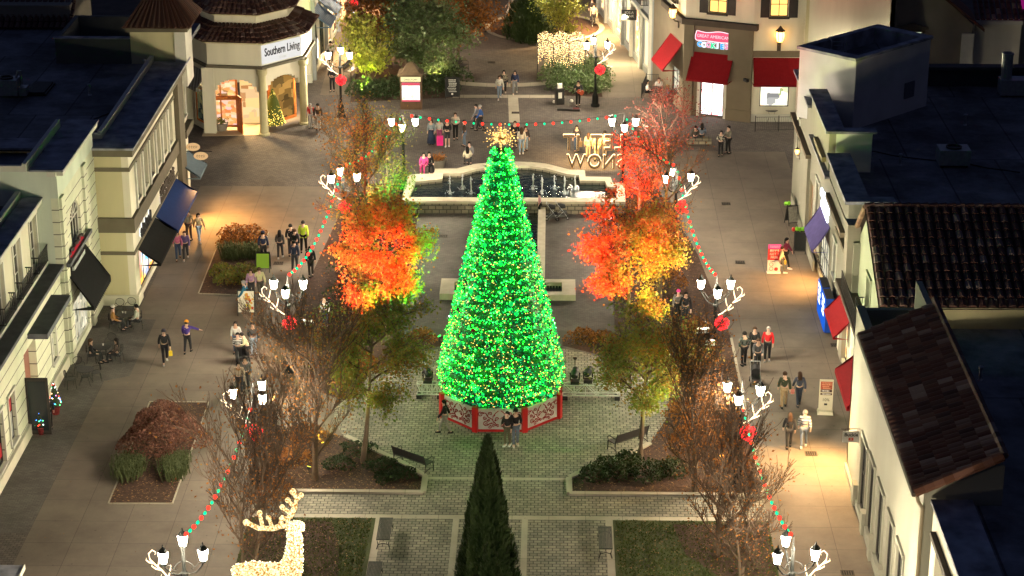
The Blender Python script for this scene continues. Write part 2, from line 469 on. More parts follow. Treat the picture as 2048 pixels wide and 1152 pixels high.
# ================================================================== THE SETTING
M_conc = paver('walkway concrete', (.155, .128, .102), (.138, .115, .093), (.055, .047, .04), 1.9, 1.9, 0.009, off=0.0, bump=.15, stain=.17)
M_cobble = paver('dark cobble paving', (.135, .114, .098), (.092, .081, .073), (.04, .035, .031), .24, .16, .012, off=.5, bump=.5, stain=.18)
M_paver = paver('tumbled stone paving', (.27, .25, .195), (.17, .16, .13), (.05, .05, .042), .30, .22, .02, off=.5, bump=.6, stain=.22)
M_strip = paver('grey brick paving', (.125, .115, .10), (.095, .088, .078), (.07, .065, .06), .22, .11, .01, off=.5, bump=.3, stain=.3)
M_band = paver('pale concrete edging', (.36, .33, .26), (.33, .30, .24), (.15, .14, .11), 1.5, 5.0, .012, off=0, bump=.1, stain=.15)
M_mulch = mat('dark bark mulch', (.055, .030, .020), 0.95, .5, 6, .9)
M_lawn = mat('lawn soil', (.045, .055, .018), 0.95, .5, 1.2, .6)
M_ground = mat('asphalt ground', (.06, .06, .06), 0.95, .3, 1, .2)
C0 = Vector((-2.2, 89.5))                      # the decorated tree stands here

sheet('ground', [(-400, -100), (400, -100), (400, 700), (-400, 700)], -0.03, M_ground)
sheet('plaza', [(-24, 55), (20, 55), (20, 200), (-24, 200)], 0.0, M_cobble)
sheet('walkway', [(-20.9, 55), (-9.2, 55), (-9.2, 121.5), (-20.9, 121.5)], 0.004, M_conc)
sheet('walkway', [(8.9, 55), (14.6, 55), (14.6, 129), (6.0, 129), (8.0, 110)], 0.004, M_conc)
sheet('walkway', [G(1150, 195)[:2], G(1330, 195)[:2], (9.5, 139), (4.0, 166), (0, 185), (-2.5, 185), (0.4, 150)], 0.004, M_conc)
sheet('walkway', [G(640, 190)[:2], G(700, 190)[:2], (-11.5, 160), (-12.5, 180), (-17, 180)], 0.004, M_conc)
sheet('paving_strip', [(-23.2, 76.8), (-20.9, 76.8), (-20.9, 92.2), (-19.8, 92.8), (-19.8, 100), (-23.2, 100)], 0.008, M_strip)
# round plaza and the paths round the tree
def ngon(c, r, n, a0=0.0): return [(c[0] + r * math.cos(a0 + 2 * PI * k / n), c[1] + r * math.sin(a0 + 2 * PI * k / n)) for k in range(n)]
def ring(name, c, r0, r1, z, m, n=48, a0=0, a1=2 * PI):
    mb = MB()
    for k in range(n):
        p, q = a0 + (a1 - a0) * k / n, a0 + (a1 - a0) * (k + 1) / n
        mb.quad((c[0] + r0 * math.cos(p), c[1] + r0 * math.sin(p), z), (c[0] + r1 * math.cos(p), c[1] + r1 * math.sin(p), z),
                (c[0] + r1 * math.cos(q), c[1] + r1 * math.sin(q), z), (c[0] + r0 * math.cos(q), c[1] + r0 * math.sin(q), z))
    return struct(name, mb, m)
sheet('garden_paving', [(-12.2, 73), (8.9, 73), (8.9, 80.7), (-12.2, 80.7)], 0.008, M_paver)
sheet('garden_paving', [(-7, 55), (2.4, 55), (2.4, 73), (-7, 73)], 0.008, M_paver)
sheet('round_plaza', ngon(C0, 7.6, 48), 0.012, M_paver)
sheet('garden_paving', [(-5.2, 80.7), (0.8, 80.7), (0.8, 84.0), (-5.2, 84.0)], 0.008, M_paver)
sheet('garden_paving', [(-7.6, 95), (3.2, 95), (3.2, 117.2), (-7.6, 117.2)], 0.008, M_strip)
# planting beds: mulch sheets with a low stone kerb
def bed(name, pts, z=0.03, kerb=True, m=None):
    o = sheet(name, pts, z, m or M_mulch)
    return o
def kerb(pts, wd=0.25, h=0.10, closed=False):
    mb = MB(); n = len(pts)
    for i in range(n if closed else n - 1):
        a, b = pts[i], pts[(i + 1) % n]
        L = math.hypot(b[0] - a[0], b[1] - a[1])
        slab(mb, a, b, 0, L, -wd / 2, wd / 2, 0.0, h + 0.002 * (i % 2))
    return struct('kerb', mb, M_band)
LB = [(-12.1, 80.7), (-5.25, 80.7), (-5.25, 82.2), (-6.2, 83.4), (-7.6, 84.8), (-9.0, 86.2), (-12.6, 87.5)]
RB = [(0.85, 80.7), (8.9, 80.7), (8.9, 98), (6.5, 98), (5.6, 92.0), (5.3, 88.5), (4.4, 85.7), (3.2, 84.2), (1.8, 83.2), (0.85, 82.2)]
LU = [(-13.4, 93), (-9.2, 90.0), (-8.5, 93.4), (-7.0, 95.8), (-5.0, 96.9), (-5.0, 98.0), (-7.6, 98.0), (-7.6, 117), (-9.0, 122), (-11.8, 122)]
RU = [(4.2, 93.4), (6.6, 98.0), (8.9, 98.0), (8.0, 110), (6.4, 121), (4.6, 121), (3.4, 117), (3.2, 98.0), (0.6, 98.0), (0.6, 96.9), (2.6, 95.6)]
for b in (LB, RB, LU, RU): bed('planting_bed', b)
kerb([LB[0], LB[1], LB[2], LB[3], LB[4], LB[5]]); kerb([RB[1], RB[0], RB[9], RB[8], RB[7], RB[6]])
kerb([RB[1], RB[2]], .12, .06)
# pale bands that frame the paths
def band(x0, x1, y0, y1, z=0.016): sheet('edging_band', [(x0, y0), (x1, y0), (x1, y1), (x0, y1)], z, M_band)
band(-12.2, 8.9, 78.35, 78.7)
band(-7.05, -6.75, 55, 78.35); band(2.3, 2.6, 55, 78.35); band(-3.9, -3.65, 55, 78.35, .018); band(-1.1, -.85, 55, 78.35, .018)
band(-5.2, -1.9, 82.0, 82.25, .020); band(-1.9, .8, 82.0, 82.25, .020)
sheet('edging_band', [G(1018, 245)[:2], G(1040, 245)[:2], G(1036, 195)[:2], G(1016, 195)[:2]], .010, M_band)
sheet('edging_band', [G(850, 196)[:2], G(1130, 196)[:2], G(1130, 190)[:2], G(850, 190)[:2]], .013, M_band)
ring('edging_band', (-3.5, 152), 7.4, 8.3, .012, M_band, 40, PI * 1.1, PI * 1.9)
# lawns
sheet('lawn', [(-12.2, 55), (-7.05, 55), (-7.05, 78.35), (-12.2, 78.35)], .03, M_lawn)
sheet('lawn', [(2.6, 55), (8.9, 55), (8.9, 78.35), (2.6, 78.35)], .03, M_lawn)
bed('planting_bed', [(5.0, 78.0), (8.8, 78.0), (8.8, 73.2), (6.6, 73.6), (5.4, 75.4)], .045)
bed('planting_bed', [(-12.1, 78.0), (-8.8, 78.0), (-8.3, 75.8), (-8.0, 72), (-8.2, 60), (-12.1, 60)], .045)
# planters let into the left walkway and the far plaza
PL1 = [G(217, 1008)[:2], G(345, 1008)[:2], (-15.6, 89.8), (-18.3, 89.8)]
PL2 = [G(397, 588)[:2], G(500, 592)[:2], (-15.8, 113.2), (-18.35, 113.2)]
bed('planting_bed', PL1, .03); bed('planting_bed', PL2, .03)
kerb(PL1, .06, .05, True); kerb(PL2, .06, .05, True)
PL3 = [G(1098, 150)[:2], G(1128, 192)[:2], G(1205, 195)[:2], G(1195, 130)[:2], G(1110, 120)[:2]]
PL4 = [G(700, 205)[:2], G(905, 196)[:2], G(925, 120)[:2], G(720, 110)[:2]]
bed('planting_bed', PL3, .03); bed('planting_bed', PL4, .03)
bed('planting_bed', [(-11.5, 156), (-8.0, 156), (-6.5, 172), (-12, 172)], .03)
ring('planting_bed', (-0.6, 160.5), 0, 4.2, .03, M_mulch, 32); ring('kerb', (-0.6, 160.5), 4.2, 4.6, .08, M_band, 32)

# ================================================================== BUILDINGS
M_cream = mat('cream stucco', (.66, .63, .49), .9, .18, .6, .15, streak=True)
M_rust = rusticated('rusticated cream stucco', (.66, .67, .51))
M_mint = mat('pale stucco', (.64, .70, .58), .9, .16, .6, .15, streak=True)
M_tan = mat('tan stucco', (.52, .48, .28), .9, .16, .6, .15, streak=True)
M_olive = mat('olive brown trim', (.125, .110, .075), .85, .1, 2, .1)
M_trim = mat('off white trim', (.62, .61, .52), .8, .06, 2, .05)
M_brown = mat('brown stucco', (.17, .14, .095), .9, .1, 1, .12)
M_dkbrown = mat('dark brown cornice', (.07, .055, .042), .8, .15, 2, .1)
M_white = mat('white stucco', (.26, .255, .20), .9, .09, .5, .12, streak=True)
M_greyblue = mat('grey blue stucco', (.30, .32, .31), .9, .1, 1, .1)
M_greywall = mat('grey stucco', (.25, .23, .18), .9, .1, 1, .1)
M_roof = paver('roof membrane', (.17, .175, .19), (.145, .15, .16), (.07, .07, .08), 3.0, 12.0, .05, off=.5, bump=.25, stain=.6)
M_cap = mat('stained metal coping', (.24, .25, .29), .7, .65, 1.3, .1)
M_ledge = mat('slate blue ledge', (.10, .105, .12), .7, .3, 2, .1)
M_black = mat('black iron', (.018, .018, .018), .5, .2, 8, .1)
M_frame = mat('dark window frame', (.030, .026, .022), .6, .2, 4, .05)
M_wood = mat('orange wood frame', (.60, .17, .03), .55, .3, 5, .1)
M_gl = glass()
M_steel = mat('galvanised steel', (.35, .37, .38), .45, .2, 6, .1, metal=.6)
M_tile = ramp_island('clay roof tiles', [(.075, .032, .023), (.11, .048, .033), (.055, .028, .023), (.14, .08, .06), (.085, .037, .027), (.24, .18, .15)], .75, .35)
M_tile2 = ramp_island('brown roof tiles', [(.075, .034, .022), (.10, .045, .028), (.06, .03, .02), (.09, .05, .035)], .7, .3)
M_awnblack = mat('black awning fabric', (.012, .013, .013), .85, .1, 6, .05, spec=.04)
M_awnblue = mat('navy awning fabric', (.012, .03, .11), .8, .1, 6, .05, spec=.04)
M_awnred = mat('red awning fabric', (.20, .010, .013), .8, .1, 6, .05, spec=.04)
M_awnpurple = mat('purple awning fabric', (.10, .085, .25), .8, .15, 3, .05, spec=.04)
M_awngrey = mat('blue grey awning fabric', (.12, .16, .19), .8, .1, 6, .05, spec=.04)
G_warm = shopglow('lit warm shop', [(.06, .03, .01), (1, .55, .18), (1, .78, .45), (.9, .35, .12), (1, .9, .7)], 2.3)
G_white = shopglow('lit white shop', [(1, .86, .72), (.85, .3, .3), (1, .92, .85), (.5, .6, .8), (1, .95, .9)], 3.2)
G_cream = glow('curtained lit window', (1, .60, .15), 1.7)
G_shop = shopglow('lit pale shop', [(.9, .85, .6), (.2, .2, .15), (1, .92, .7), (.5, .45, .3)], 1.0)
G_dim = shopglow('dim shop', [(.01, .01, .01), (.04, .05, .03), (.16, .13, .05), (.03, .04, .03)], .6)
G_green = shopglow('dim greenish room', [(.75, 1, .7), (.3, .5, .3), (.9, .95, .7), (.6, .1, .12), (.5, .7, .45)], .7, 1.0)

def railing(parent, p0, p1, u0, u1, d, z0, z1, name='balcony', n=None, deep=0.0):
    b = MB()
    slab(b, p0, p1, u0, u1, d, d + .04, z1 - .05, z1); slab(b, p0, p1, u0, u1, d, d + .03, z0, z0 + .04)
    n = n or max(4, int((u1 - u0) / .14))
    for i in range(n + 1):
        u = u0 + .015 + (u1 - u0 - .03) * i / n
        slab(b, p0, p1, u - .012, u + .012, d + .008, d + .032, z0 + .04, z1 - .05)
    if deep:
        for u in (u0, u1 - .03):
            slab(b, p0, p1, u, u + .03, d - deep, d, z1 - .05, z1); slab(b, p0, p1, u, u + .03, d - deep, d, z0, z0 + .04)
            for k in range(1, 4):
                slab(b, p0, p1, u + .003, u + .027, d - deep * k / 4 - .012, d - deep * k / 4 + .012, z0 + .04, z1 - .05)
    return W(b, name, M_black, parent)
def roof_flat(parent, pts, z, m=None, name='roof', th=.25):
    return W(MB().prism(pts, z - th, z), name, m or M_roof, parent)
def coping(parent, p0, p1, u0, u1, d0, d1, z, h=.12, m=None, name='coping'):
    return W(slab(MB(), p0, p1, u0, u1, d0, d1, z, z + h), name, m or M_cap, parent)

# ---- left: long cream shop building with the arched bay
A = thing('shop_building', 'cream rusticated shop building with balconies and an arched bay, lower left', 'building', (-23, 90, 0))
a0, a1 = (-23.0, 55.0), (-23.0, 94.0)
def uA(y): return y - 55.0
opsA = [(uA(86.3), uA(88.5), 0.02, 3.75), (uA(91.3), uA(92.2), 1.2, 3.4), (uA(83.1), uA(84.1), .9, 3.1), (uA(80.6), uA(82.0), .7, 3.1), (uA(76), uA(78), .7, 3.1)]
W(wall(MB(), a0, a1, 0, 5.0, .35, opsA), 'wall', M_rust, A)
W(slab(MB(), a0, a1, 0, uA(86.2), .002, .14, 0, .55), 'plinth', M_cream, A); W(slab(MB(), a0, a1, uA(88.6), 39, .002, .14, 0, .55), 'plinth', M_cream, A)
W(MB().box(-24.0, -22.78, 55, 94.0, 5.0, 5.16), 'ledge', M_ledge, A)
W(MB().box(-23.62, -23.5, 55, 94.0, 5.16, 5.32), 'ledge_lip', M_trim, A)
W(MB().prism([(-22.99, 87.2), (-22.1, 87.2), (-22.1, 92.0), (-22.99, 92.0)], 4.15, 4.4), 'canopy', M_ledge, A)
b0, b1 = (-23.9, 55.0), (-23.9, 94.0)
fw = [(92.5, 93.75), (89.3, 90.6), (86.1, 87.4), (82.9, 84.2), (79.7, 81.0)]
W(wall(MB(), b0, b1, 5.16, 8.4, .35, [(uA(y0), uA(y1), 5.25, 7.75) for y0, y1 in fw]), 'upper_wall', M_cream, A)
for y0, y1 in fw:
    window(A, b0, b1, uA(y0), uA(y1), 5.25, 7.75, M_trim, M_gl, 2, 3, .07, .15, surround=M_trim, sill=False)
    railing(A, b0, b1, uA(y0) - .35, uA(y1) + .35, .38, 5.34, 6.15, deep=.3)
W(slab(MB(), b0, b1, 0, 39, .02, .32, 8.16, 8.4), 'cornice', M_trim, A)
coping(A, b0, b1, 0, 39, -.55, .38, 8.4, .07)
coping(A, b0, b1, 0, 39, -.85, -.62, 8.3, .45, M_trim, 'parapet')
roof_flat(A, [(-70, 55), (-24.4, 55), (-24.4, 94.0), (-70, 94.0)], 8.0)
for k, (u0, u1, z0, z1) in enumerate(opsA[1:]):
    window(A, a0, a1, u0, u1, z0, z1, M_frame if k else M_trim, M_gl if k else G_shop, 1, 1, .06, .12, surround=M_trim)
for (y0, y1, z0, z1) in ((83.2, 84.0, 2.2, 3.0), (80.7, 81.9, 1.0, 1.6)):
    W(slab(MB(), a0, a1, uA(y0), uA(y1), -.125, -.11, z0, z1), 'poster', mat('red sale poster', (.45, .02, .03), .6, .1, 3, 0), A)
W(slab(MB(), a0, a1, uA(83.2), uA(84.0), -.125, -.11, 1.0, 2.15), 'poster', mat('grey poster', (.30, .31, .31), .6, .2, 3, 0), A)
# entrance: recess with reddish light painted into its wall colour, glazed door standing open
W(MB().box(-24.4, -24.3, 86.1, 88.7, 0, 3.8).box(-24.3, -23.36, 88.55, 88.65, 0, 3.8).box(-24.3, -23.36, 86.1, 86.25, 0, 3.8), 'entrance_recess', mat('stucco tinted as reddish lit', (.55, .33, .28), .9, .1, 1, .1), A)
dr = W(MB().box(-24.28, -24.22, 86.5, 88.3, .02, 2.7), 'door', M_frame, A)
W(MB().box(-24.215, -24.20, 86.65, 88.15, .2, 2.55), 'pane', G_warm, dr)
dr = W(MB().box(-23.0, -22.0, 86.12, 86.18, .05, 2.75), 'door', M_frame, A)
W(MB().box(-22.9, -22.1, 86.10, 86.115, .25, 2.6), 'pane', M_gl, dr)
# arched bay: higher, with its own parapet
c0, c1 = (-22.8, 94.0), (-22.8, 102.0)
opsB = [(.75, 4.6, .35, 2.6), (2.0, 4.2, 5.25, 7.2)]
W(wall(MB(), c0, c1, 0, 8.4, .35, opsB), 'bay_wall', M_rust, A)
W(MB().box(-23.15, -22.8, 94.0, 102.0, 8.4, 9.7), 'bay_attic', M_mint, A)
W(MB().box(-60, -23.15, 94.0, 94.3, 5.0, 9.7), 'bay_side', M_mint, A)
W(MB().box(-22.80, -22.5, 94.0, 102.0, 9.5, 9.75).box(-23.2, -22.8, 93.8, 94.0, 9.5, 9.75), 'cornice', M_trim, A)
W(MB().box(-24.0, -22.42, 93.75, 102.0, 9.76, 9.84), 'coping', M_cap, A)
W(MB().box(-24.3, -24.1, 93.75, 101.0, 9.76, 10.15).box(-26.2, -24.3, 93.75, 93.95, 9.76, 10.05), 'parapet', M_trim, A)
W(MB().box(-60, -24.3, 94.3, 102.0, 7.8, 8.05), 'roof', M_roof, A)
for yy in (94.1, 99.0): W(slab(MB(), c0, c1, yy - 94, yy - 94 + .65, .002, .13, 0.0, 8.38), 'pilaster', M_rust, A)
W(slab(MB(), c0, c1, 0, 5.0, .135, .34, 5.0, 5.18), 'ledge', M_ledge, A)
arch = window(A, c0, c1, 2.0, 4.2, 5.25, 6.4, M_trim, M_gl, 4, 1, .06, .14, name='arched_window')
fan = MB(); cz = 6.4
for k in range(7):
    t = PI * k / 6
    q = wall_pts(c0, c1, 3.1 + 1.05 * math.cos(t), -.13); q2 = wall_pts(c0, c1, 3.1 + .3 * math.cos(t), -.13)
    fan.tube([(q[0], q[1], cz + .75 * math.sin(t)), (q2[0], q2[1], cz + .25 * math.sin(t))], .025, 4)
fan.tube([wall_pts(c0, c1, 3.1 + 1.06 * math.cos(PI * k / 12), -.11) + (cz + .76 * math.sin(PI * k / 12),) for k in range(13)], .05, 5)
fan.tube([wall_pts(c0, c1, 3.1 + .3 * math.cos(PI * k / 8), -.11) + (cz + .25 * math.sin(PI * k / 8),) for k in range(9)], .03, 5)
W(fan, 'fanlight', M_trim, arch)
W(slab(MB(), c0, c1, 2.03, 4.17, -.17, -.155, 6.4, 7.18), 'pane', M_gl, arch)
# arch spandrels close the square opening to a half round
sp = MB()
for sgn in (-1, 1):
    arc = [(3.1 + sgn * 1.1 * math.cos(PI / 2 * k / 8), 6.4 + .8 * math.sin(PI / 2 * k / 8)) for k in range(9)]
    for (u_a, z_a), (u_b, z_b) in zip(arc[:-1], arc[1:]):
        sp.prism([wall_pts(c0, c1, min(u_a, u_b), -.02), wall_pts(c0, c1, max(u_a, u_b), -.02), wall_pts(c0, c1, max(u_a, u_b), -.1), wall_pts(c0, c1, min(u_a, u_b), -.1)][::1], max(z_a, z_b) if False else min(z_a, z_b) + .02, 7.199)
W(sp, 'spandrel', M_cream, A)
window(A, c0, c1, .75, 4.6, .35, 2.6, M_trim, G_shop, 6, 1, .08, .12, name='shop_window')
awning(A, c0, c1, .55, 4.7, 4.5, 2.85, 1.15, M_awnblack, scallop=True)

# ---- left: tan corner building with the row of tall windows
B = thing('corner_building', 'tan corner building with brown bands and a row of tall upper windows', 'building', (-21, 108, 0))
d0, d1 = (-21.1, 102.0), (-21.1, 119.4)   # the wall's own end closes the corner
def uB(y): return y - 102.0
tw = [(103.7 + 1.92 * i, 105.1 + 1.92 * i) for i in range(6)]
opsT = [(uB(y0), uB(y1), 4.9, 7.15) for y0, y1 in tw]
opsS = [(uB(103.2), uB(107.6), .3, 2.45), (uB(108.2), uB(114.2), .3, 2.45), (uB(116.6), uB(118.8), .2, 2.5), (uB(117.2), uB(119.0), 5.2, 7.2)]
W(wall(MB(), d0, d1, 0, 8.0, .35, opsT + opsS), 'wall', M_cream, B)
e0, e1 = (-60.0, 102.0), (-21.1, 102.0)
W(wall(MB(), e0, (-21.45, 102.0), 0, 8.0, .35), 'side_wall', M_tan, B)
for z0, z1, pr, m in ((7.15, 7.35, .06, M_olive), (3.95, 4.72, .16, M_olive), (2.72, 2.9, .06, M_olive)):
    W(slab(MB(), e0, e1, 38.9 - 2.0, 38.9 + pr, .002, pr, z0, z1), 'band', m, B)
    W(slab(MB(), d0, d1, 0, 13.4, .002, pr, z0, z1), 'band', m, B)
W(slab(MB(), e0, e1, 36.9, 38.9 + .12, .002, .12, 0, .55).prism([wall_pts(d0, d1, 0, .12), wall_pts(d0, d1, 1.1, .12), wall_pts(d0, d1, 1.1, .002), wall_pts(d0, d1, 0, .002)][::-1], 0, .549), 'plinth', M_cream, B)
W(slab(MB(), e0, e1, 36, 38.9 + .3, .002, .3, 8.0, 8.35).box(-21.1, -20.8, 102.0, 119.4, 8.0, 8.35), 'cornice', M_olive, B)
W(MB().box(-60, -20.72, 101.62, 103.3, 8.36, 8.46).box(-22.6, -20.72, 103.3, 119.5, 8.36, 8.46), 'coping', M_cap, B)
W(MB().box(-23.6, -22.62, 103.32, 103.5, 8.36, 8.72).box(-22.85, -22.62, 103.5, 119.4, 8.36, 8.8), 'parapet', M_trim, B)
roof_flat(B, [(-70, 102.36), (-21.5, 102.36), (-21.5, 128), (-70, 128)], 8.3)
for y0, y1 in tw:
    window(B, d0, d1, uB(y0), uB(y1), 4.9, 7.15, M_frame, M_gl, 3, 2, .07, .2)
    W(slab(MB(), d0, d1, uB(y0) - .34, uB(y0) - .08, .002, .10, 4.74, 7.14), 'pilaster', M_trim, B)
W(slab(MB(), d0, d1, 13.4, 15.0, .002, .28, 0, 7.95), 'pier', M_olive, B)
window(B, d0, d1, uB(117.2), uB(119.0), 5.2, 7.2, M_trim, G_dim, 2, 3, .07, .12, surround=M_trim)
W(slab(MB(), d0, d1, 15.0, 17.4, .002, .35, 4.3, 4.75), 'ledge', M_olive, B)
window(B, d0, d1, uB(103.2), uB(107.6), .3, 2.45, M_frame, shopglow('colourful lit shop', [(.1, .25, .8), (1, .75, .1), (.9, .1, .1), (1, .9, .7), (.1, .5, .8)], 1.6, 1.1), 3, 1, .09, .12, name='shop_window')
window(B, d0, d1, uB(108.2), uB(114.2), .3, 2.45, M_trim, G_shop, 5, 1, .09, .12, name='shop_window')
window(B, d0, d1, uB(116.6), uB(118.8), .2, 2.5, M_wood, G_warm, 2, 1, .12, .12, name='shop_window')
awning(B, d0, d1, uB(102.9), uB(107.9), 2.72, 1.95, 1.15, M_awnblack, val=.15)
awning(B, d0, d1, uB(108.0), uB(114.6), 2.75, 1.95, 1.2, M_awnblue, val=.15)
awning(B, d0, d1, uB(116.4), uB(119.0), 3.0, 2.2, 1.1, M_awngrey, val=.12)
W(MB().box(-60, -21.46, 119.05, 119.4, 0, 8.0), 'rear_wall', M_cream, B)

# ---- rooftop pieces on the left
RT = thing('rooftop_tower', 'square rooftop tower with hipped brown tile roof, upper left', 'building', (-22.5, 120, 8.3))
W(MB().box(-23.9, -21.4, 118.4, 121.5, 8.3, 10.2), 'wall', M_tan, RT)
W(MB().box(-21.38, -20.75, 118.3, 120.5, 7.0, 10.2), 'corner_pier', M_trim, RT)
W(MB().box(-24.1, -20.6, 118.2, 122.2, 10.2, 10.45), 'eave', M_olive, RT)
mbt = (-24.3, 118.0, 10.46), (-20.4, 118.0, 10.46), (-20.4, 122.4, 10.46), (-24.3, 122.4, 10.46)
W(MB().add(list(mbt) + [(-22.35, 120.2, 13.0)], [(0, 1, 4), (1, 2, 4), (2, 3, 4), (3, 0, 4), (3, 2, 1, 0)]), 'roof', M_tile2, RT)
rb = MB()
for (p, q) in ((mbt[0], mbt[1]), (mbt[1], mbt[2])):
    for i in range(12):
        t = (i + .5) / 12; s = Vector(p).lerp(Vector(q), t); apex = Vector((-22.35, 120.2, 13.0))
        e = s.lerp(apex, .97 - abs(t - .5) * .6) if False else s.lerp(apex, .9)
        rb.tube([s + Vector((0, 0, .05)), e + Vector((0, 0, .05))], [.10, .02], 5)
W(rb, 'roof_ribs', M_tile2, RT)
RB2 = thing('rooftop_screen', 'low dark screen wall box on the flat roof beside the brown tiled tower', 'building', (-26, 120, 8.3))
W(MB().box(-28.2, -23.92, 118.4, 118.65, 8.3, 9.75).box(-28.2, -27.95, 118.65, 124, 8.3, 9.75).box(-27.95, -24, 123.7, 124, 8.3, 9.75), 'wall', mat('dark grey cladding', (.10, .11, .10), .85, .1, 1, .1), RB2)
W(MB().box(-28.3, -23.92, 118.3, 118.75, 9.752, 9.82), 'coping', M_cap, RB2)
TS = thing('tiled_roof_building', 'building with a dark clay tile roof strip behind the left flat roof', 'building', (-34, 127, 0))
W(MB().box(-60, -29.2, 127, 133, 0, 9.6), 'wall', M_greywall, TS)
tiled(TS, 'roof', (-46, 126.2, 8.35), (-29.0, 126.2, 8.35), (-29.0, 128.8, 10.0), (-46, 128.8, 10.0), M_tile, .34, .5, .14)
AC = thing('air_conditioner', 'square rooftop air conditioning unit with fan opening on the left roof', 'rooftop unit', (-29.2, 111.6, 8.3))
AC.rotation_euler = (0, 0, 0)
MB().box(-.7, .5, -.5, .5, .15, 1.0).build('cabinet', M_steel, AC)
MB().lathe([(.36, 1.002), (.38, 1.08), (.30, 1.08), (.28, 1.01)], 16, (-.15, 0, 0)).build('fan_ring', M_black, AC)
MB().box(.52, .95, -.35, .3, .1, .55).build('duct_box', M_steel, AC); MB().tube([(.3, .2, .9), (.45, .2, 1.35), (.6, .2, 1.35), (.6, .2, .6)], .07, 6).build('pipe', M_steel, AC)
SK = thing('roof_hatch', 'dark rectangular roof hatch beside the air conditioner', 'rooftop hatch', (-27.9, 112.9, 8.3))
MB().box(-.6, .6, -1.3, 1.1, 0, .12).build('kerb', M_black, SK); MB().box(-.5, .5, -1.2, 1.0, .122, .18).build('lid', mat('black roof hatch', (.006, .006, .007), .6), SK)
for (px, py, z) in ((60, 251, 8.1), (93, 299, 8.1), (126, 260, 8.9), (154, 225, 8.9), (30, 412, 8.2)):
    pass

# ---- left rear: the octagonal pavilion shop
SL = thing('pavilion_shop', 'octagonal cream pavilion shop with two tiers of tile roof and arched openings', 'building', (-20.3, 137, 0))
V = [Vector(v) for v in ((-23.4, 134.6), (-21.9, 132.4), (-18.4, 132.0), (-16.1, 134.6), (-15.9, 138.5), (-18, 142), (-22, 142), (-24.2, 139))]
cen = Vector((-20.1, 137.2))
def sc_poly(k): return [tuple(cen + (v - cen) * k) for v in V]
faces = [(0, 1), (1, 2), (2, 3)]
W(MB().prism(sc_poly(1.0), 4.55, 6.0), 'frieze', M_cream, SL)
W(MB().prism(sc_poly(1.045), 4.38, 4.548), 'moulding', M_olive, SL)
for (i, j), nm in zip(faces, 'abc'):
    p0, p1 = tuple(V[i]), tuple(V[j]); L = (V[j] - V[i]).length
    # arch: the opening's top follows a segment of a circle
    ar = MB(); n = 10
    u0, u1 = .5, L - .4
    for k in range(n):
        ua, ub = u0 + (u1 - u0) * k / n, u0 + (u1 - u0) * (k + 1) / n
        tm = ((ua + ub) / 2 - (u0 + u1) / 2) / ((u1 - u0) / 2)
        slab(ar, p0, p1, ua, ub, -.35, -.05, 2.85 + .75 * math.sqrt(max(0, 1 - tm * tm)), 4.38)
    slab(ar, p0, p1, 0, u0, -.35, -.05, 2.85, 4.38); slab(ar, p0, p1, u1, L, -.35, -.05, 2.85, 4.38)
    W(ar, 'arch', M_cream, SL)
for v in (V[1],):
    W(MB().prism([(v.x - .38, v.y - .25), (v.x + .38, v.y - .25), (v.x + .38, v.y + .3), (v.x - .38, v.y + .3)], 0, 4.38), 'pier', M_cream, SL)
for v in (V[2], V[3]):
    c = MB().lathe([(.36, 0), (.36, .12), (.28, .18), (.24, 3.9), (.34, 4.05), (.36, 4.37)], 14, (v.x, v.y, 0))
    W(c, 'column', M_brown if False else M_tan, SL, smooth=False)
W(MB().box(-24.2, -23.3, 134.3, 141, 0, 6.0), 'side_wall', M_cream, SL)
# glazed shop front behind the arches
In = [cen + (v - cen) * .80 for v in V]
p0, p1 = tuple(V[0]), tuple(V[1]); L = (V[1] - V[0]).length
W(wall(MB(), p0, p1, 0, 2.85, .25, [(.45, L - .3, .35, 2.7)]), 'front_wall', M_cream, SL)
window(SL, p0, p1, .45, L - .3, .35, 2.7, M_wood, G_dim, 1, 1, .12, .1, name='shop_window')
awning(SL, p0, p1, .1, L - .2, 4.0, 3.0, .8, stripes('striped grey awning', (.16, .15, .12), (.30, .29, .25), .22, 0), val=.2)
p0, p1 = tuple(In[1] + Vector((-.9, -.6))), tuple(In[2]); L = math.hypot(p1[0] - p0[0], p1[1] - p0[1])
window(SL, p0, p1, .1, 2.3, .25, 3.6, M_wood, shopglow('lit gift shop', [(.10, .04, .02), (1, .50, .16), (.8, .22, .06), (1, .72, .40), (.8, .5, .45), (1, .58, .2)], 1.15, 3.0), 2, 1, .14, .02, name='shop_window')
W(slab(MB(), p0, p1, .1, 2.3, -.05, .15, 2.1, 2.35), 'transom_beam', M_wood, SL)
W(slab(MB(), p0, p1, 2.35, L + .3, -1.6, -1.5, .02, 3.6), 'lit_interior', shopglow('lit shop interior', [(1, .62, .25), (.9, .5, .18), (1, .75, .4), (.5, .2, .06)], 1.1, 1.2), SL)
W(slab(MB(), p0, p1, 0, L + .3, -1.5, 1.2, .02, .05), 'shop_floor', mat('pale shop floor', (.45, .36, .24), .5, .1, 2, 0), SL)
dl = W(MB().cbox((wall_pts(p0, p1, 2.4, .5)) + (1.25,), .06, .95, 2.4, .5), 'door', M_wood, SL)
p0, p1 = tuple(In[2] + Vector((.35, .0))), tuple(In[3] + Vector((.2, .3))); L = math.hypot(p1[0] - p0[0], p1[1] - p0[1])
window(SL, p0, p1, .3, L, .25, 3.5, M_wood, shopglow('warm display window', [(.10, .06, .02), (.5, .26, .06), (.22, .13, .04), (.8, .42, .10)], .8, 1.3), 1, 1, .2, .02, name='display_window')
W(MB().prism(sc_poly(.99), 0.0, .02), 'floor_slab', M_conc, SL)
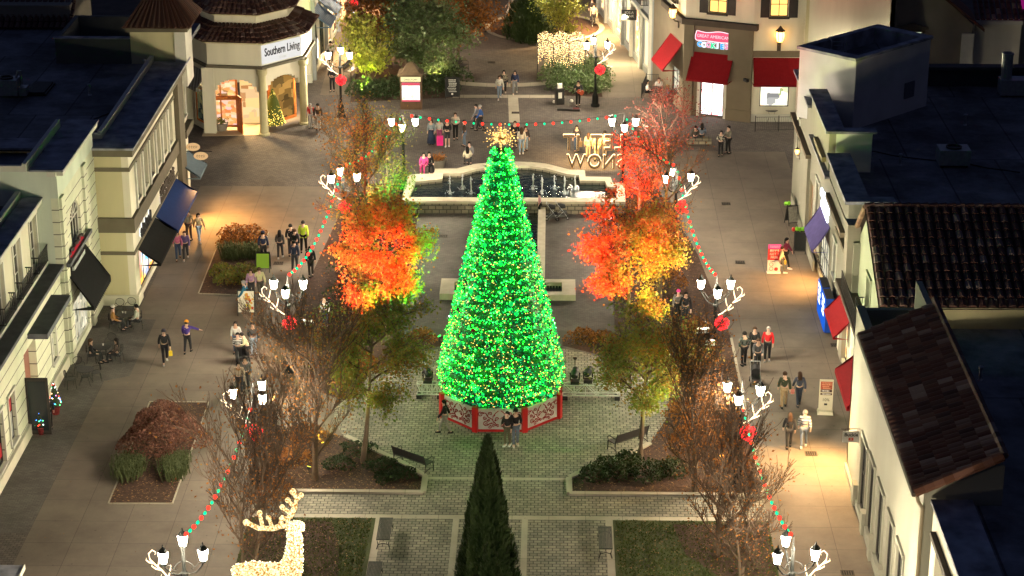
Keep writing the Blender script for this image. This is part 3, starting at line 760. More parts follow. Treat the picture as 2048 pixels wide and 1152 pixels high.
# roof tiers
def tier(k0, z0, k1, z1, nm):
    a, b = sc_poly(k0), sc_poly(k1)
    o = MB().prism(a, z0 - .02, z1 - .06, b)
    n = 8
    for i in (7, 0, 1, 2, 3):
        j = (i + 1) % n
        A_, B_, C_, D_ = (Vector((*a[i], z0)), Vector((*a[j], z0)), Vector((*b[j], z1)), Vector((*b[i], z1)))
        nrm = (B_ - A_).cross(D_ - A_).normalized()
        cols = max(3, int((B_ - A_).length / .34))
        for q in range(cols):
            t = (q + .5) / cols
            lo, hi = A_.lerp(B_, t), D_.lerp(C_, t)
            kk = max(1, int((hi - lo).length / .42)); dd = (hi - lo).normalized(); sd = dd.cross(nrm).normalized()
            for s in range(kk):
                p, r_ = lo + (hi - lo) * s / kk, lo + (hi - lo) * (s + 1) / kk + dd * .03
                rings = [[pt + nrm * hh + sd * (rr * math.cos(PI * x / 4)) + nrm * (rr * .85 * math.sin(PI * x / 4)) for x in range(5)] for pt, hh, rr in ((p, .05, .14), (r_, .0, .11))]
                o.loft(rings, cap=False, closed=False); o.f.append(tuple(len(o.v) - 10 + x for x in range(5)))
    W(o, nm, M_tile, SL)
W(MB().prism(sc_poly(1.06), 6.0, 6.16), 'cornice', M_tan, SL)
tier(1.12, 6.18, .78, 6.95, 'lower_roof')
W(MB().prism(sc_poly(.77), 6.5, 7.55), 'drum', M_cream, SL)
W(MB().prism(sc_poly(.83), 7.55, 7.7), 'cornice', M_tan, SL)
tier(.90, 7.72, .06, 10.4, 'upper_roof')

# ---- left rear: cream shop row behind the pavilion, with blue awnings
E_ = thing('cream_shop_row', 'cream shop row with two blue awnings running back past the pavilion', 'building', (-17, 150, 0))
p0, p1 = (-16.7, 144.6), (-15.9, 175.0)
ops = [(1.2 + 3.6 * i, 3.9 + 3.6 * i, .3, 3.4) for i in range(7)]
W(wall(MB(), p0, p1, 0, 7.5, .3, ops), 'wall', M_cream, E_)
W(wall(MB(), (-24.5, 144.6), (-16.7, 144.6), 0, 7.5, .3), 'end_wall', M_cream, E_)
for o in ops: window(E_, p0, p1, *o, M_frame, G_dim if o[0] < 8 else G_warm, 3, 1, .08, .12, name='shop_window')
for u in (1.2, 4.8): awning(E_, p0, p1, u, u + 2.9, 4.7, 3.7, 1.3, stripes('blue striped awning', (.10, .16, .26), (.17, .25, .36), .35, 1, .6), val=.1)
for u in (1.2, 8, 15): W(slab(MB(), p0, p1, u - .6, u - .2, .002, .25, 0, 7.4), 'pilaster', M_greyblue, E_)
W(MB().box(-24.5, -16.5, 144.3, 175, 7.5, 7.7), 'roof', M_greyblue, E_)
W(slab(MB(), (-24.5, 144.6), (-16.7, 144.6), 7.0, 7.85, .002, .1, 0, .6), 'plinth', M_trim, E_)

# ---- right: white parapet shop row
F_ = thing('white_shop_row', 'white shop row with stepped parapets and a large flat roof, upper right', 'building', (14.2, 108, 0))
f0, f1 = (14.2, 121.0), (14.2, 95.0)                 # outer face looks left (-X)
def uF(y): return 121.0 - y
opsF = [(uF(119.4), uF(118.3), 3.1, 5.2), (uF(112.4), uF(111.2), .5, 3.6), (uF(107.4), uF(103.4), .25, 2.8), (uF(109.6), uF(108.4), 2.5, 4.6), (uF(101.7), uF(100.6), 2.2, 4.0), (uF(99.5), uF(97.0), .2, 2.4), (uF(116.5), uF(114.0), .3, 2.8)]
W(wall(MB(), f0, f1, 0, 6.1, .35, opsF), 'wall', M_white, F_)
window(F_, f0, f1, *opsF[0], M_trim, M_gl, 1, 2, surround=M_trim)
window(F_, f0, f1, *opsF[1], M_wood, G_cream, 1, 1, name='shop_window')
window(F_, f0, f1, *opsF[2], M_frame, G_shop, 5, 2, .07, .12, name='shop_window')
window(F_, f0, f1, *opsF[3], M_trim, G_shop, 2, 3, surround=M_trim)
window(F_, f0, f1, *opsF[4], M_trim, shopglow('violet shop', [(.10, .07, .25), (.4, .35, .6), (.05, .05, .1), (.8, .75, .8)], .8, 3), 1, 2, surround=M_trim)
window(F_, f0, f1, *opsF[5], M_frame, G_dim, 2, 1, name='shop_window')
window(F_, f0, f1, *opsF[6], M_frame, G_warm, 2, 1, name='shop_window')
W(MB().box(14.2, 14.55, 105.7, 113.4, 6.1, 8.25), 'parapet', M_white, F_)
W(MB().box(14.55, 16.4, 105.7, 106.0, 6.1, 8.25), 'parapet_return', M_mint, F_)
W(MB().box(14.0, 15.0, 105.5, 113.6, 8.25, 8.38).box(15.0, 16.6, 105.5, 106.25, 8.25, 8.375), 'coping', M_cap, F_)
W(MB().box(13.95, 14.18, 106.3, 110.0, 6.5, 6.75).box(13.95, 14.18, 98.0, 104.2, 5.3, 5.55).box(13.95, 14.18, 96.5, 100.0, 5.0, 5.2), 'drip_moulding', M_brown, F_)
W(MB().box(13.95, 15.1, 104.7, 112.2, 6.1, 6.22), 'coping', M_cap, F_)
W(MB().box(14.2, 14.6, 97.4, 104.8, 6.2, 7.25).box(14.6, 16.2, 97.4, 97.7, 6.1, 7.25), 'parapet', M_white, F_)
W(MB().box(14.0, 15.2, 97.2, 105.0, 7.25, 7.4).box(15.2, 16.4, 97.2, 98.0, 7.25, 7.395), 'coping', M_cap, F_)
W(MB().box(14.6, 14.9, 110.0, 113.4, 6.6, 6.9), 'lintel', M_trim, F_)
W(MB().box(13.9, 14.19, 112.6, 121, 4.7, 4.9), 'ledge', M_brown, F_)
W(MB().box(14.2, 14.55, 113.4, 121, 6.1, 7.3), 'parapet', M_white, F_); W(MB().box(14.0, 14.9, 113.6, 121.2, 7.3, 7.42), 'coping', M_cap, F_)
W(slab(MB(), f0, f1, uF(116.4), uF(112.7), .002, .16, 0, 4.69), 'pier', M_white, F_)
W(slab(MB(), f0, f1, uF(119), uF(107.6), .165, .26, 0, .6), 'plinth', M_white, F_)
roof_flat(F_, [(14.6, 88), (60, 88), (60, 122.3), (14.6, 122.3)], 6.15)
W(MB().box(14.6, 60, 122.3, 122.7, 0, 7.4).box(21.3, 60, 121.9, 122.3, 7.2, 7.4), 'rear_parapet', mat('dark cladding', (.045, .055, .06), .8, .2, 1.5, .1), F_)
awning(F_, f0, f1, uF(107.3), uF(103.6), 3.85, 2.55, .85, M_awnpurple, val=.05)
af = MB()
for yy in (107.0, 105.4, 103.8):
    af.tube([(14.16, yy, 1.0), (13.45, yy, 2.5)], .025, 5)
W(af, 'awning_frame', M_black, F_)
# penthouse
PH = thing('rooftop_penthouse', 'big white rooftop box with a sunken roof and pale coping beside the cookie shop', 'rooftop box', (17, 117, 6.15))
tp = [G(1594, 92, 10.2), G(1712, 118, 10.2), G(1868, 72, 10.2), G(1755, 48, 10.2)]
cp = sum(tp, Vector()) / 4
def q4(k, z): return [tuple((cp + (v - cp) * k)[:2]) + (z,) for v in tp]
o4, i4, t4 = q4(.955, 6.15), q4(.955, 10.05), q4(.78, 10.05)
mb = MB()
for i in range(4):
    j = (i + 1) % 4
    mb.quad(o4[i], o4[j], i4[j], i4[i])
W(mb, 'wall', mat('dusty white stucco', (.55, .55, .55), .9, .12, .8, .1), PH)
pc1, pc2, pc3, pc4 = q4(1.0, 10.051), q4(1.0, 10.2), q4(.80, 10.2), q4(.80, 9.3)
mb = MB()
for i in range(4):
    j = (i + 1) % 4
    mb.quad(pc1[i], pc1[j], pc2[j], pc2[i]); mb.quad(pc2[i], pc2[j], pc3[j], pc3[i]); mb.quad(pc3[i], pc3[j], pc4[j], pc4[i])
    mb.quad(pc1[i], pc1[j], i4[j], i4[i])
W(mb, 'coping', M_cap, PH)
W(MB().add(q4(.80, 9.3), [(0, 1, 2, 3)]), 'roof', M_roof, PH)
mb = MB(); P0 = Vector(q4(.5, 9.3)[0]); 
for dx in (0, .8):
    for dy in (0, 1.1): mb.tube([P0 + Vector((dx, dy, 0)), P0 + Vector((dx, dy, 1.0))], .03, 5)
for a_, b_ in (((0, 0), (.8, 0)), ((0, 0), (0, 1.1)), ((0, 1.1), (.8, 1.1))):
    for zz in (.5, 1.0): mb.tube([P0 + Vector((*a_, zz)), P0 + Vector((*b_, zz))], .025, 5)
W(mb, 'hatch_railing', M_steel, PH)
e1 = (Vector(o4[2]) - Vector(o4[1])); e1n = e1.normalized(); nn = Vector((e1n.y, -e1n.x, 0))
vp = Vector(o4[1]) + e1 * .74 + nn * .03 + Vector((0, 0, 1.3))
W(MB().cbox(vp, .9, .06, .9, math.atan2(e1.y, e1.x)), 'louvre', mat('grey louvre', (.13, .14, .17), .6, .2, 8), PH)
VT = thing('roof_vent_stack', 'round steel vent stack on a metal box standing on the right flat roof', 'vent', tuple(G(2018, 190, 6.15)))
MB().box(-.6, 1.4, -.5, .5, .1, 1.0).build('fan_box', M_steel, VT)
MB().lathe([(.32, 1.0), (.32, 2.4), (.36, 2.42), (.36, 2.5), (.29, 2.5), (.28, 1.6)], 16, (-.25, 0, 0)).build('stack', M_steel, VT)

# ---- right: green-grey house with a gabled tile roof and balcony
Gb = thing('gabled_house', 'sage house with a broad dark tile gable roof and a terrace balcony', 'building', (14.5, 92, 0))
g0, g1 = (14.5, 96.0), (14.5, 87.9)
M_sage = mat('sage stucco', (.36, .40, .27), .9, .08, .8, .1, streak=True)
W(wall(MB(), g0, g1, 0, 5.8, .3, [(3.7, 4.9, 3.4, 5.6)]), 'wall', M_sage, Gb)
W(MB().add([(14.5, 87.9, 5.8), (14.5, 96.0, 5.8), (14.5, 93.0, 8.3), (14.8, 87.9, 5.8), (14.8, 96, 5.8), (14.8, 93, 8.3)], [(0, 1, 2), (5, 4, 3), (0, 2, 5, 3), (1, 4, 5, 2)]), 'gable', M_sage, Gb)
window(Gb, g0, g1, 3.7, 4.9, 3.4, 5.6, M_trim, M_gl, 2, 3, surround=M_sage)
railing(Gb, g0, g1, 3.3, 5.3, .42, 3.35, 4.3, deep=.4)
W(MB().box(14.05, 14.499, 90.6, 92.8, 3.15, 3.34), 'balcony_slab', M_sage, Gb)
W(MB().box(14.8, 45, 87.9, 88.2, 0, 5.8), 'front_wall', M_tan, Gb)
W(MB().box(14.42, 45, 87.5, 88.3, 5.62, 5.8), 'eave', M_tan, Gb)
W(MB().quad((14.3, 87.45, 5.75), (45, 87.45, 5.75), (45, 93.2, 8.45), (14.3, 93.2, 8.45)).quad((45, 96.5, 5.8), (14.3, 96.5, 5.8), (14.3, 93.2, 8.45), (45, 93.2, 8.45)), 'roof_deck', M_dkbrown, Gb)
tiled(Gb, 'roof', (14.3, 87.4, 5.85), (34, 87.4, 5.85), (34, 93.2, 8.5), (14.3, 93.2, 8.5), M_tile, .42, .52, .165)
rg = MB()
for i in range(48):
    x = 14.3 + i * .41; rg.tube([(x, 93.2, 8.53), (x + .44, 93.2, 8.57)], [.14, .17], 7)
W(rg, 'ridge_tiles', M_tile, Gb)
vg = MB()
for i in range(12):
    p = Vector((14.32, 93.2, 8.5)).lerp(Vector((14.32, 96.4, 5.95)), i / 12); q_ = Vector((14.32, 93.2, 8.5)).lerp(Vector((14.32, 96.4, 5.95)), (i + 1.1) / 12)
    vg.tube([p, q_], .13, 6)
W(vg, 'verge_tiles', ramp_island('ochre verge tiles', [(.30, .17, .10), (.36, .26, .16), (.22, .13, .09)], .8), Gb)
W(MB().box(13.9, 14.5, 95.2, 96.2, 0, 6.9), 'corner_pier', M_greywall, Gb)
# storefront below the terrace
t0, t1 = (13.95, 97.0), (13.95, 84.5)
W(wall(MB(), t0, t1, 0, 3.4, .3, [(.9, 3.4, .2, 2.3), (5.5, 7.5, .3, 2.6), (8.9, 12.2, .3, 2.6)]), 'shopfront_wall', M_cream, Gb)
window(Gb, t0, t1, .9, 3.4, .2, 2.3, M_frame, G_warm, 2, 1, name='shop_window')
window(Gb, t0, t1, 5.5, 7.5, .3, 2.6, M_frame, G_dim, 2, 1, name='shop_window')
window(Gb, t0, t1, 8.9, 12.2, .3, 2.6, M_frame, G_shop, 3, 1, name='shop_window')
W(MB().box(13.7, 14.5, 84.5, 97.0, 3.4, 3.6), 'terrace', M_dkbrown, Gb)
railing(Gb, t0, t1, 1.2, 7.6, .12, 3.62, 4.45)
awning(Gb, t0, t1, .3, 3.9, 2.9, 2.1, .75, M_awnred, val=.1)
awning(Gb, t0, t1, 8.2, 12.4, 3.35, 2.35, 1.2, M_awnred, val=.2)
W(MB().box(14.6, 45, 65.8, 87.45, 4.6, 4.85), 'lower_roof', M_roof, Gb)

# ---- right foreground: white wall building with a sloping tile screen roof
Hb = thing('white_wall_building', 'white walled building with a steep dark tile screen roof, lower right foreground', 'building', (12.7, 72, 0))
h0, h1 = (12.7, 83.4), (12.7, 66.06)
def uH(y): return 83.4 - y
hw = [(79.4, 77.9, .3, 3.45), (77.1, 75.9, .5, 3.6), (74.8, 73.4, .5, 3.6), (72.2, 70.9, .5, 3.6), (69.9, 68.6, .5, 3.6)]
W(wall(MB(), h0, h1, 0, 7.5, .35, [(uH(a), uH(b), z0, z1) for a, b, z0, z1 in hw]), 'wall', M_white, Hb)
for k, (a, b, z0, z1) in enumerate(hw):
    window(Hb, h0, h1, uH(a), uH(b), z0, z1, M_frame, M_gl, 2 if k == 0 else 1, 2 if k == 0 else 1, .12, .05, surround=M_white, sill=k > 0)
for y_ in (80.1, 77.5, 75.3, 72.8, 70.4): W(slab(MB(), h0, h1, uH(y_ + .25), uH(y_ - .25), .002, .2, 0, .95).add([], []), 'pier_base', M_white, Hb)
W(slab(MB(), h0, h1, 0, 17.6, .002, .1, 0, .3), 'plinth', M_white, Hb)
W(MB().add([(12.7, 65.8, 7.5), (15.1, 65.8, 8.8), (15.1, 65.8, 4.8), (12.7, 65.8, 0), (12.7, 66.05, 7.5), (15.1, 66.05, 8.8), (15.1, 66.05, 4.8), (12.7, 66.05, 0)], [(3, 2, 1, 0), (4, 5, 6, 7), (1, 2, 6, 5), (0, 4, 7, 3)]), 'gable_wall', M_white, Hb)
W(MB().box(12.7, 15.1, 83.15, 83.4, 0, 7.4), 'end_wall', M_white, Hb)
W(MB().box(15.1, 15.35, 65.8, 83.4, 4.8, 8.6), 'back_wall', M_white, Hb)
W(MB().quad((12.3, 65.6, 7.62), (15.3, 65.6, 9.0), (15.3, 79.9, 9.0), (12.3, 79.9, 7.62)), 'roof_deck', M_dkbrown, Hb)
tiled(Hb, 'roof', (12.32, 79.8, 7.66), (12.32, 65.6, 7.66), (15.25, 65.6, 9.03), (15.25, 79.8, 9.03), M_tile, .36, .52, .135)
rk = MB()
for i in range(9):
    p = Vector((12.34, 65.55, 7.70)).lerp(Vector((15.2, 65.55, 9.06)), i / 9); q_ = Vector((12.34, 65.55, 7.70)).lerp(Vector((15.2, 65.55, 9.06)), (i + 1.05) / 9)
    rk.tube([p, q_], [.17, .15], 6)
W(rk, 'verge_tiles', ramp_island('red brown verge tiles', [(.16, .07, .04), (.12, .05, .03), (.20, .10, .07)], .8), Hb)
W(MB().tube([(12.32, 79.9, 7.58), (12.32, 65.6, 7.58)], .09, 6), 'gutter', M_dkbrown, Hb)
rk = MB()
for i in range(36): rk.tube([(15.28, 65.6 + i * .4, 9.06), (15.28, 66.03 + i * .4, 9.09)], [.12, .14], 6)
W(rk, 'ridge_tiles', M_tile, Hb)
W(MB().tube([(12.45, 65.7, 7.5), (12.5, 65.7, 7.3), (12.66, 65.7, 7.05), (12.66, 65.7, .2)], .07, 6), 'downspout', mat('tan downspout', (.24, .20, .13), .7, .1, 2), Hb)
I_ = thing('cream_corner_shop', 'cream shop with a slate coping at the right edge of the foreground', 'building', (13.0, 60, 0))
i0, i1 = (13.0, 65.5), (13.0, 45)
W(wall(MB(), i0, i1, 0, 7.3, .3, [(.9, 6.0, .4, 6.4)]), 'wall', M_cream, I_)
window(I_, i0, i1, .9, 6.0, .4, 6.4, M_trim, mat('pale blind', (.38, .37, .32), .8, .1, 1), 1, 1, .12, .25, name='window')
W(MB().box(12.8, 12.99, 59.3, 64.8, 6.42, 6.62), 'lintel', M_dkbrown, I_)
W(MB().box(12.9, 14.3, 45, 65.6, 7.3, 7.42), 'coping', M_cap, I_)
W(MB().box(14.3, 60, 45, 65.6, 6.9, 7.2), 'roof', M_roof, I_)

# ---- right rear: the cookie shop on its chamfered corner
K = thing('cookie_shop', 'tan and cream corner shop with red awnings and lit upper windows, top right', 'building', (11, 136.5, 0))
k0, k1, k2, k3 = (7.0, 145.4), (8.7, 137.4), (13.0, 135.7), (22, 135.7)
LB_ = math.hypot(k2[0] - k1[0], k2[1] - k1[1]); LA = math.hypot(k1[0] - k0[0], k1[1] - k0[1])
W(wall(MB(), k1, k2, 0, 6.1, .35, [(1.15, 2.75, .05, 2.7)]), 'entrance_wall', M_brown, K)
W(wall(MB(), k0, k1, 0, 6.1, .35, [(5.3, 7.0, .9, 2.6)]), 'side_wall', M_brown, K)
W(wall(MB(), k2, k3, 0, 11.5, .35, [(.55, 2.45, 1.0, 2.6), (1.0, 2.15, 7.0, 9.4)]), 'front_wall', M_cream, K)
W(wall(MB(), k1, k2, 6.5, 11.5, .35, [(1.55, 2.75, 7.0, 9.4)]), 'upper_wall', M_cream, K)
W(wall(MB(), k0, k1, 6.5, 11.5, .35, [(4.5, 5.7, 7.0, 9.4)]), 'upper_wall', M_cream, K)
W(slab(slab(MB(), k0, k1, 3.0, LA + .15, -.3, .3, 6.12, 6.5), k1, k2, -.15, LB_ + .3, -.3, .31, 6.121, 6.499), 'cornice', M_dkbrown, K)
for (pa, pb, u0, u1) in ((k1, k2, 1.55, 2.75), (k2, k3, 1.0, 2.15), (k0, k1, 4.5, 5.7)):
    w_ = window(K, pa, pb, u0, u1, 7.0, 9.4, M_frame, G_cream, 2, 3, .06, .1)
    for s0, s1 in ((u0 - .62, u0 - .04), (u1 + .04, u1 + .62)): W(slab(MB(), pa, pb, s0, s1, .01, .06, 6.95, 9.45), 'shutter', M_frame, w_)
    W(slab(MB(), pa, pb, u0 - .1, u1 + .1, .01, .16, 6.88, 6.99), 'sill', M_frame, w_)
dw = window(K, k1, k2, 1.15, 2.75, .05, 2.7, M_frame, G_white, 2, 1, .07, .1, name='glass_door')
window(K, k2, k3, .55, 2.45, 1.0, 2.6, M_frame, shopglow('lit kitchen', [(.25, .3, .12), (1, .95, .75), (.08, .08, .08), (1, .98, .9), (.9, .5, .2)], 1.8, 1.6), 1, 1, .06, .1)
window(K, k0, k1, 5.3, 7.0, .9, 2.6, M_frame, G_shop, 2, 2, .06, .1)
for u0, u1 in ((0, .65), (3.0, LB_ + .02)): W(slab(MB(), k1, k2, u0, u1, .002, .22, 0, 6.1), 'pier', M_brown, K)
W(slab(MB(), k1, k2, 3.0, LB_ + .1, .225, .33, 0, .75), 'plinth', M_brown, K)
for u0, u1 in ((.95, 1.12), (2.78, 2.95)): W(slab(MB(), k1, k2, u0, u1, .002, .12, 0, 2.8), 'door_surround', M_trim, K)
awning(K, k1, k2, .55, 3.35, 4.3, 2.75, 1.25, M_awnred, val=.12)
awning(K, k2, k3, .05, 3.2, 4.3, 2.75, 1.1, M_awnred, val=.12)
awning(K, k0, k1, 4.6, 7.6, 4.6, 2.9, 1.3, M_awnred, val=.12)
W(slab(MB(), k2, k3, 0, 3.2, .002, .1, 4.35, 4.75), 'fascia', M_brown, K)
W(slab(MB(), k2, k3, 3.3, 3.5, .002, .12, 0, 11.4), 'downpipe', M_tan, K)
W(slab(MB(), k2, k3, 0, 9, .002, .1, 0, .5), 'plinth', M_trim, K)
W(MB().prism([k0, k1, k2, k3, (22, 145)], 11.5, 11.8), 'roof', M_roof, K)
W(wall(MB(), (22, 135.7), (22, 145), 0, 11.5), 'end_wall', M_cream, K)

# ---- right rear: grey blue clothing shop
Lb = thing('grey_shop', 'grey blue clothing shop with tall lit windows beside the cookie shop', 'building', (5.5, 155, 0))
l0, l1 = (3.6, 166.0), (6.9, 145.6)
LL = math.hypot(l1[0] - l0[0], l1[1] - l0[1])
opsL = [(.8 + 3.4 * i, 3.1 + 3.4 * i, .5, 3.9) for i in range(6)]
W(wall(MB(), l0, l1, 0, 9.0, .3, opsL), 'wall', M_greyblue, Lb)
for k, o in enumerate(opsL): window(Lb, l0, l1, *o, M_trim, glow('bright shop window', (1, .80, .42), 1.6) if k % 2 else G_warm, 2, 1, .08, .12, name='shop_window')
for k in range(7): W(slab(MB(), l0, l1, .1 + 3.4 * k, .5 + 3.4 * k if k < 6 else LL, .002, .2, 0, 8.9), 'pilaster', M_trim if k > 3 else M_greyblue, Lb)
W(slab(MB(), l0, l1, 0, LL, .002, .25, 4.1, 4.35), 'cornice', M_trim, Lb)
railing(Lb, l0, l1, LL - 3.0, LL - 1.4, .5, 5.0, 5.9, deep=.5)
window(Lb, (3.6, 166.0), (6.9, 145.6), LL - 2.9, LL - 1.5, 5.0, 7.4, M_trim, M_gl, 2, 2) if False else None
W(MB().prism([(3.6, 166), (6.9, 145.6), (12, 146), (12, 166)], 9.0, 9.2), 'roof', M_roof, Lb)

# ---- right rear: gabled grey buildings behind the flat roof
Mb = thing('gabled_shop', 'grey gabled shop with one lit sash window behind the dark flat roof', 'building', (24, 140.5, 0))
m0, m1 = (20.6, 140.0), (27.9, 140.0)
W(wall(MB(), m0, m1, 0, 5.5, .3, [(2.65, 4.0, 3.4, 5.0)]), 'wall', M_greywall, Mb)
W(MB().add([(20.6, 140, 5.5), (27.9, 140, 5.5), (24.25, 140, 8.6), (20.6, 140.3, 5.5), (27.9, 140.3, 5.5), (24.25, 140.3, 8.6)], [(0, 1, 2), (5, 4, 3)]), 'gable', M_greywall, Mb)
window(Mb, m0, m1, 2.65, 4.0, 3.4, 5.0, M_trim, G_green, 1, 1, .07, .1, surround=M_brown)
W(MB().add([(22.9, 139.7, 5.18), (24.95, 139.7, 5.18), (24.95, 139.98, 5.18), (22.9, 139.98, 5.18), (22.9, 139.7, 5.3), (24.95, 139.7, 5.3), (23.92, 139.7, 5.62), (22.9, 139.98, 5.3), (24.95, 139.98, 5.3), (23.92, 139.98, 5.62)],
    [(0, 1, 5, 6, 4), (4, 6, 9, 7), (6, 5, 8, 9), (0, 3, 2, 1)]), 'window_pediment', M_brown, Mb)
for xa, xb in ((20.5, 21.3), (27.2, 28.0)): W(MB().box(xa, xb, 139.75, 139.99, 0, 4.9), 'pilaster', M_trim, Mb)
rf = MB()
for (xa, xb) in ((19.9, 24.25), (28.6, 24.25)):
    za, zb = 5.3, 8.75
    rf.add([(xa, 139.5, za), (xb, 139.5, zb), (xb, 146, zb), (xa, 146, za), (xa, 139.5, za - .22), (xb, 139.5, zb - .22)], [(0, 1, 2, 3), (0, 1, 5, 4)])
W(rf, 'roof', M_tile2, Mb)
Wm = thing('tiled_link_building', 'low beige wall with a tile eave between the cookie shop and the grey gable', 'building', (18.5, 141, 0))
W(MB().box(17.0, 20.5, 140.4, 140.7, 0, 5.4), 'wall', M_cream, Wm); W(MB().box(17.0, 20.5, 140.1, 140.39, 5.15, 5.4), 'eave', M_trim, Wm)
tiled(Wm, 'roof', (16.8, 140.0, 5.45), (20.6, 140.0, 5.45), (20.6, 144, 8.0), (16.8, 144, 8.0), M_tile, .34, .5, .14)
Wm = thing('tiled_end_building', 'beige wall with a tile eave right of the grey gable', 'building', (30, 141, 0))
W(MB().box(28.1, 31.2, 140.4, 140.7, 0, 5.7), 'wall', M_cream, Wm); W(MB().box(28.1, 31.2, 140.1, 140.39, 5.45, 5.7), 'eave', M_trim, Wm)
tiled(Wm, 'roof', (28.0, 140.0, 5.75), (31.3, 140.0, 5.75), (31.3, 144, 8.3), (28.0, 144, 8.3), M_tile, .34, .5, .14)
Wp = thing('white_end_building', 'white wall with a magenta lit band at the far top right corner', 'building', (34, 141, 0))
W(MB().box(31.4, 45, 141.5, 142, 0, 5.6), 'wall', M_white, Wp)
W(MB().box(31.4, 45, 141.9, 142.2, 6.1, 12), 'lit_band', glow('magenta lit panel', (.55, .02, .30), .35), Wp)
W(MB().box(31.4, 45, 141.4, 142.1, 5.6, 6.1), 'fascia', M_dkbrown, Wp)

# small things standing on the flat roofs
def roof_vent(p, lab, k=1.0):
    t = thing('roof_vent', lab, 'roof vent', tuple(p), 0, 'small vents on the flat roofs')
    MB().lathe([(.12 * k, 0), (.07 * k, .08), (.07 * k, .5 * k), (.11 * k, .52 * k), (.11 * k, .6 * k), (.02, .64 * k)], 10).build('pipe', M_steel, t)
for p, lab in ((G(180, 190, 8.3), 'small steel vent pipe in the middle of the left flat roof'), (G(60, 330, 8.05), 'small steel vent pipe on the roof above the balconies'), (G(1800, 330, 6.15), 'small steel vent pipe in the middle of the right flat roof'),
               (G(1930, 250, 6.15), 'small steel vent pipe near the round vent stack'), (G(1960, 760, 4.85), 'small steel vent pipe on the dark roof right of the tile screen'), (G(290, 140, 8.3), 'small steel vent pipe near the low dark screen box')): roof_vent(p, lab)
for (pa, pb, lab) in (((30, 300), (250, 215), 'thin dark cable lying across the left flat roof'), ((1720, 300), (2040, 345), 'thin dark cable lying across the right flat roof')):
    z = 8.33 if pa[0] < 1000 else 6.18
    a, b = G(*pa, z), G(*pb, z); m_ = (a + b) / 2; t = thing('roof_cable', lab, 'cable', tuple(m_)); rr_ = random.Random(int(pa[0]))
    MB().tube([a.lerp(b, k / 10) - m_ + Vector((0, rr_.gauss(0, .12), 0)) for k in range(11)], .03, 5).build('cable', M_black, t)
q = G(1905, 330, 6.15); t = thing('air_conditioner', 'low square air conditioning unit on the right flat roof', 'rooftop unit', tuple(q))
MB().box(-.8, .8, -.6, .6, .15, .95).build('cabinet', M_steel, t); MB().lathe([(.40, .952), (.42, 1.03), (.34, 1.03), (.32, .96)], 16).build('fan_ring', M_black, t); MB().box(-.7, -.55, -.5, .5, 0, .149).box(.55, .7, -.5, .5, 0, .149).build('skids', M_black, t)

# ================================================================== STREET LAMPS AND LIGHT STRINGS
M_iron = mat('dark green iron', (.009, .010, .0095), .6, .2, 6, .1, spec=.12)
G_lamp = glow('lantern glass', (1, .85, .62), LAMP)
G_rope = glow('warm white rope light', (1, .80, .52), 2.6)
G_red = glow('red light cluster', (1, .03, .035), 2.2, True, .5)
G_redb = glow('red bulb', (1, .035, .02), 2.6, True)
G_greenb = glow('green bulb', (.0, .75, .30), 1.7, True)
G_tiny = glow('warm tiny bulbs', (1, .70, .30), 6.0, False, .5)
LZ = 4.4
def make_lamp():
    t = thing('street_lamp', 'x', 'street lamp')
    MB().lathe([(.30, 0), (.30, .12), (.22, .2), (.20, .75), (.12, .9), (.10, 1.0)], 10).build('base', M_iron, t)
    MB().lathe([(.085, 1.0), (.075, 3.3), (.13, 3.32), (.13, 3.42), (.07, 3.5), (.06, 4.3), (.09, 4.34), (.03, 4.5), (.02, 4.9)], 10).build('pole', M_iron, t)
    for k in range(3):
        a = R(-90 + 120 * k); c, s = math.cos(a), math.sin(a)
        def P(r, z): return (r * c, r * s, z)
        arm = MB().tube([P(.05, 3.45), P(.25, 3.42), P(.5, 3.55), P(.72, 3.82), P(.8, 4.0)], .03, 6)
        arm.tube([P(.08, 3.9), P(.3, 3.85), P(.42, 3.7), P(.34, 3.6), P(.27, 3.68)], .018, 5)
        arm.tube([P(.42, 3.7), P(.6, 3.9), P(.8, 3.98)], .016, 5)
        arm.build('arm', M_iron, t)
        f = MB().lathe([(.07, 3.98), (.12, 4.05), (.12, 4.08)], 6, (.8 * c, .8 * s, 0))
        for q in range(6):
            b = PI / 3 * q
            f.tube([(.8 * c + .122 * math.cos(b), .8 * s + .122 * math.sin(b), 4.08), (.8 * c + .19 * math.cos(b), .8 * s + .19 * math.sin(b), 4.5)], .009, 4)
        lan = f.build('lantern', M_iron, t)
        MB().lathe([(.11, 4.085), (.18, 4.49)], 6, (.8 * c, .8 * s, 0)).build('glass', G_lamp, lan)
        MB().lathe([(.19, 4.495), (.15, 4.55), (.08, 4.64), (.04, 4.67), (.03, 4.74), (.006, 4.80)], 6, (.8 * c, .8 * s, 0)).build('cap', M_iron, lan)
    return t
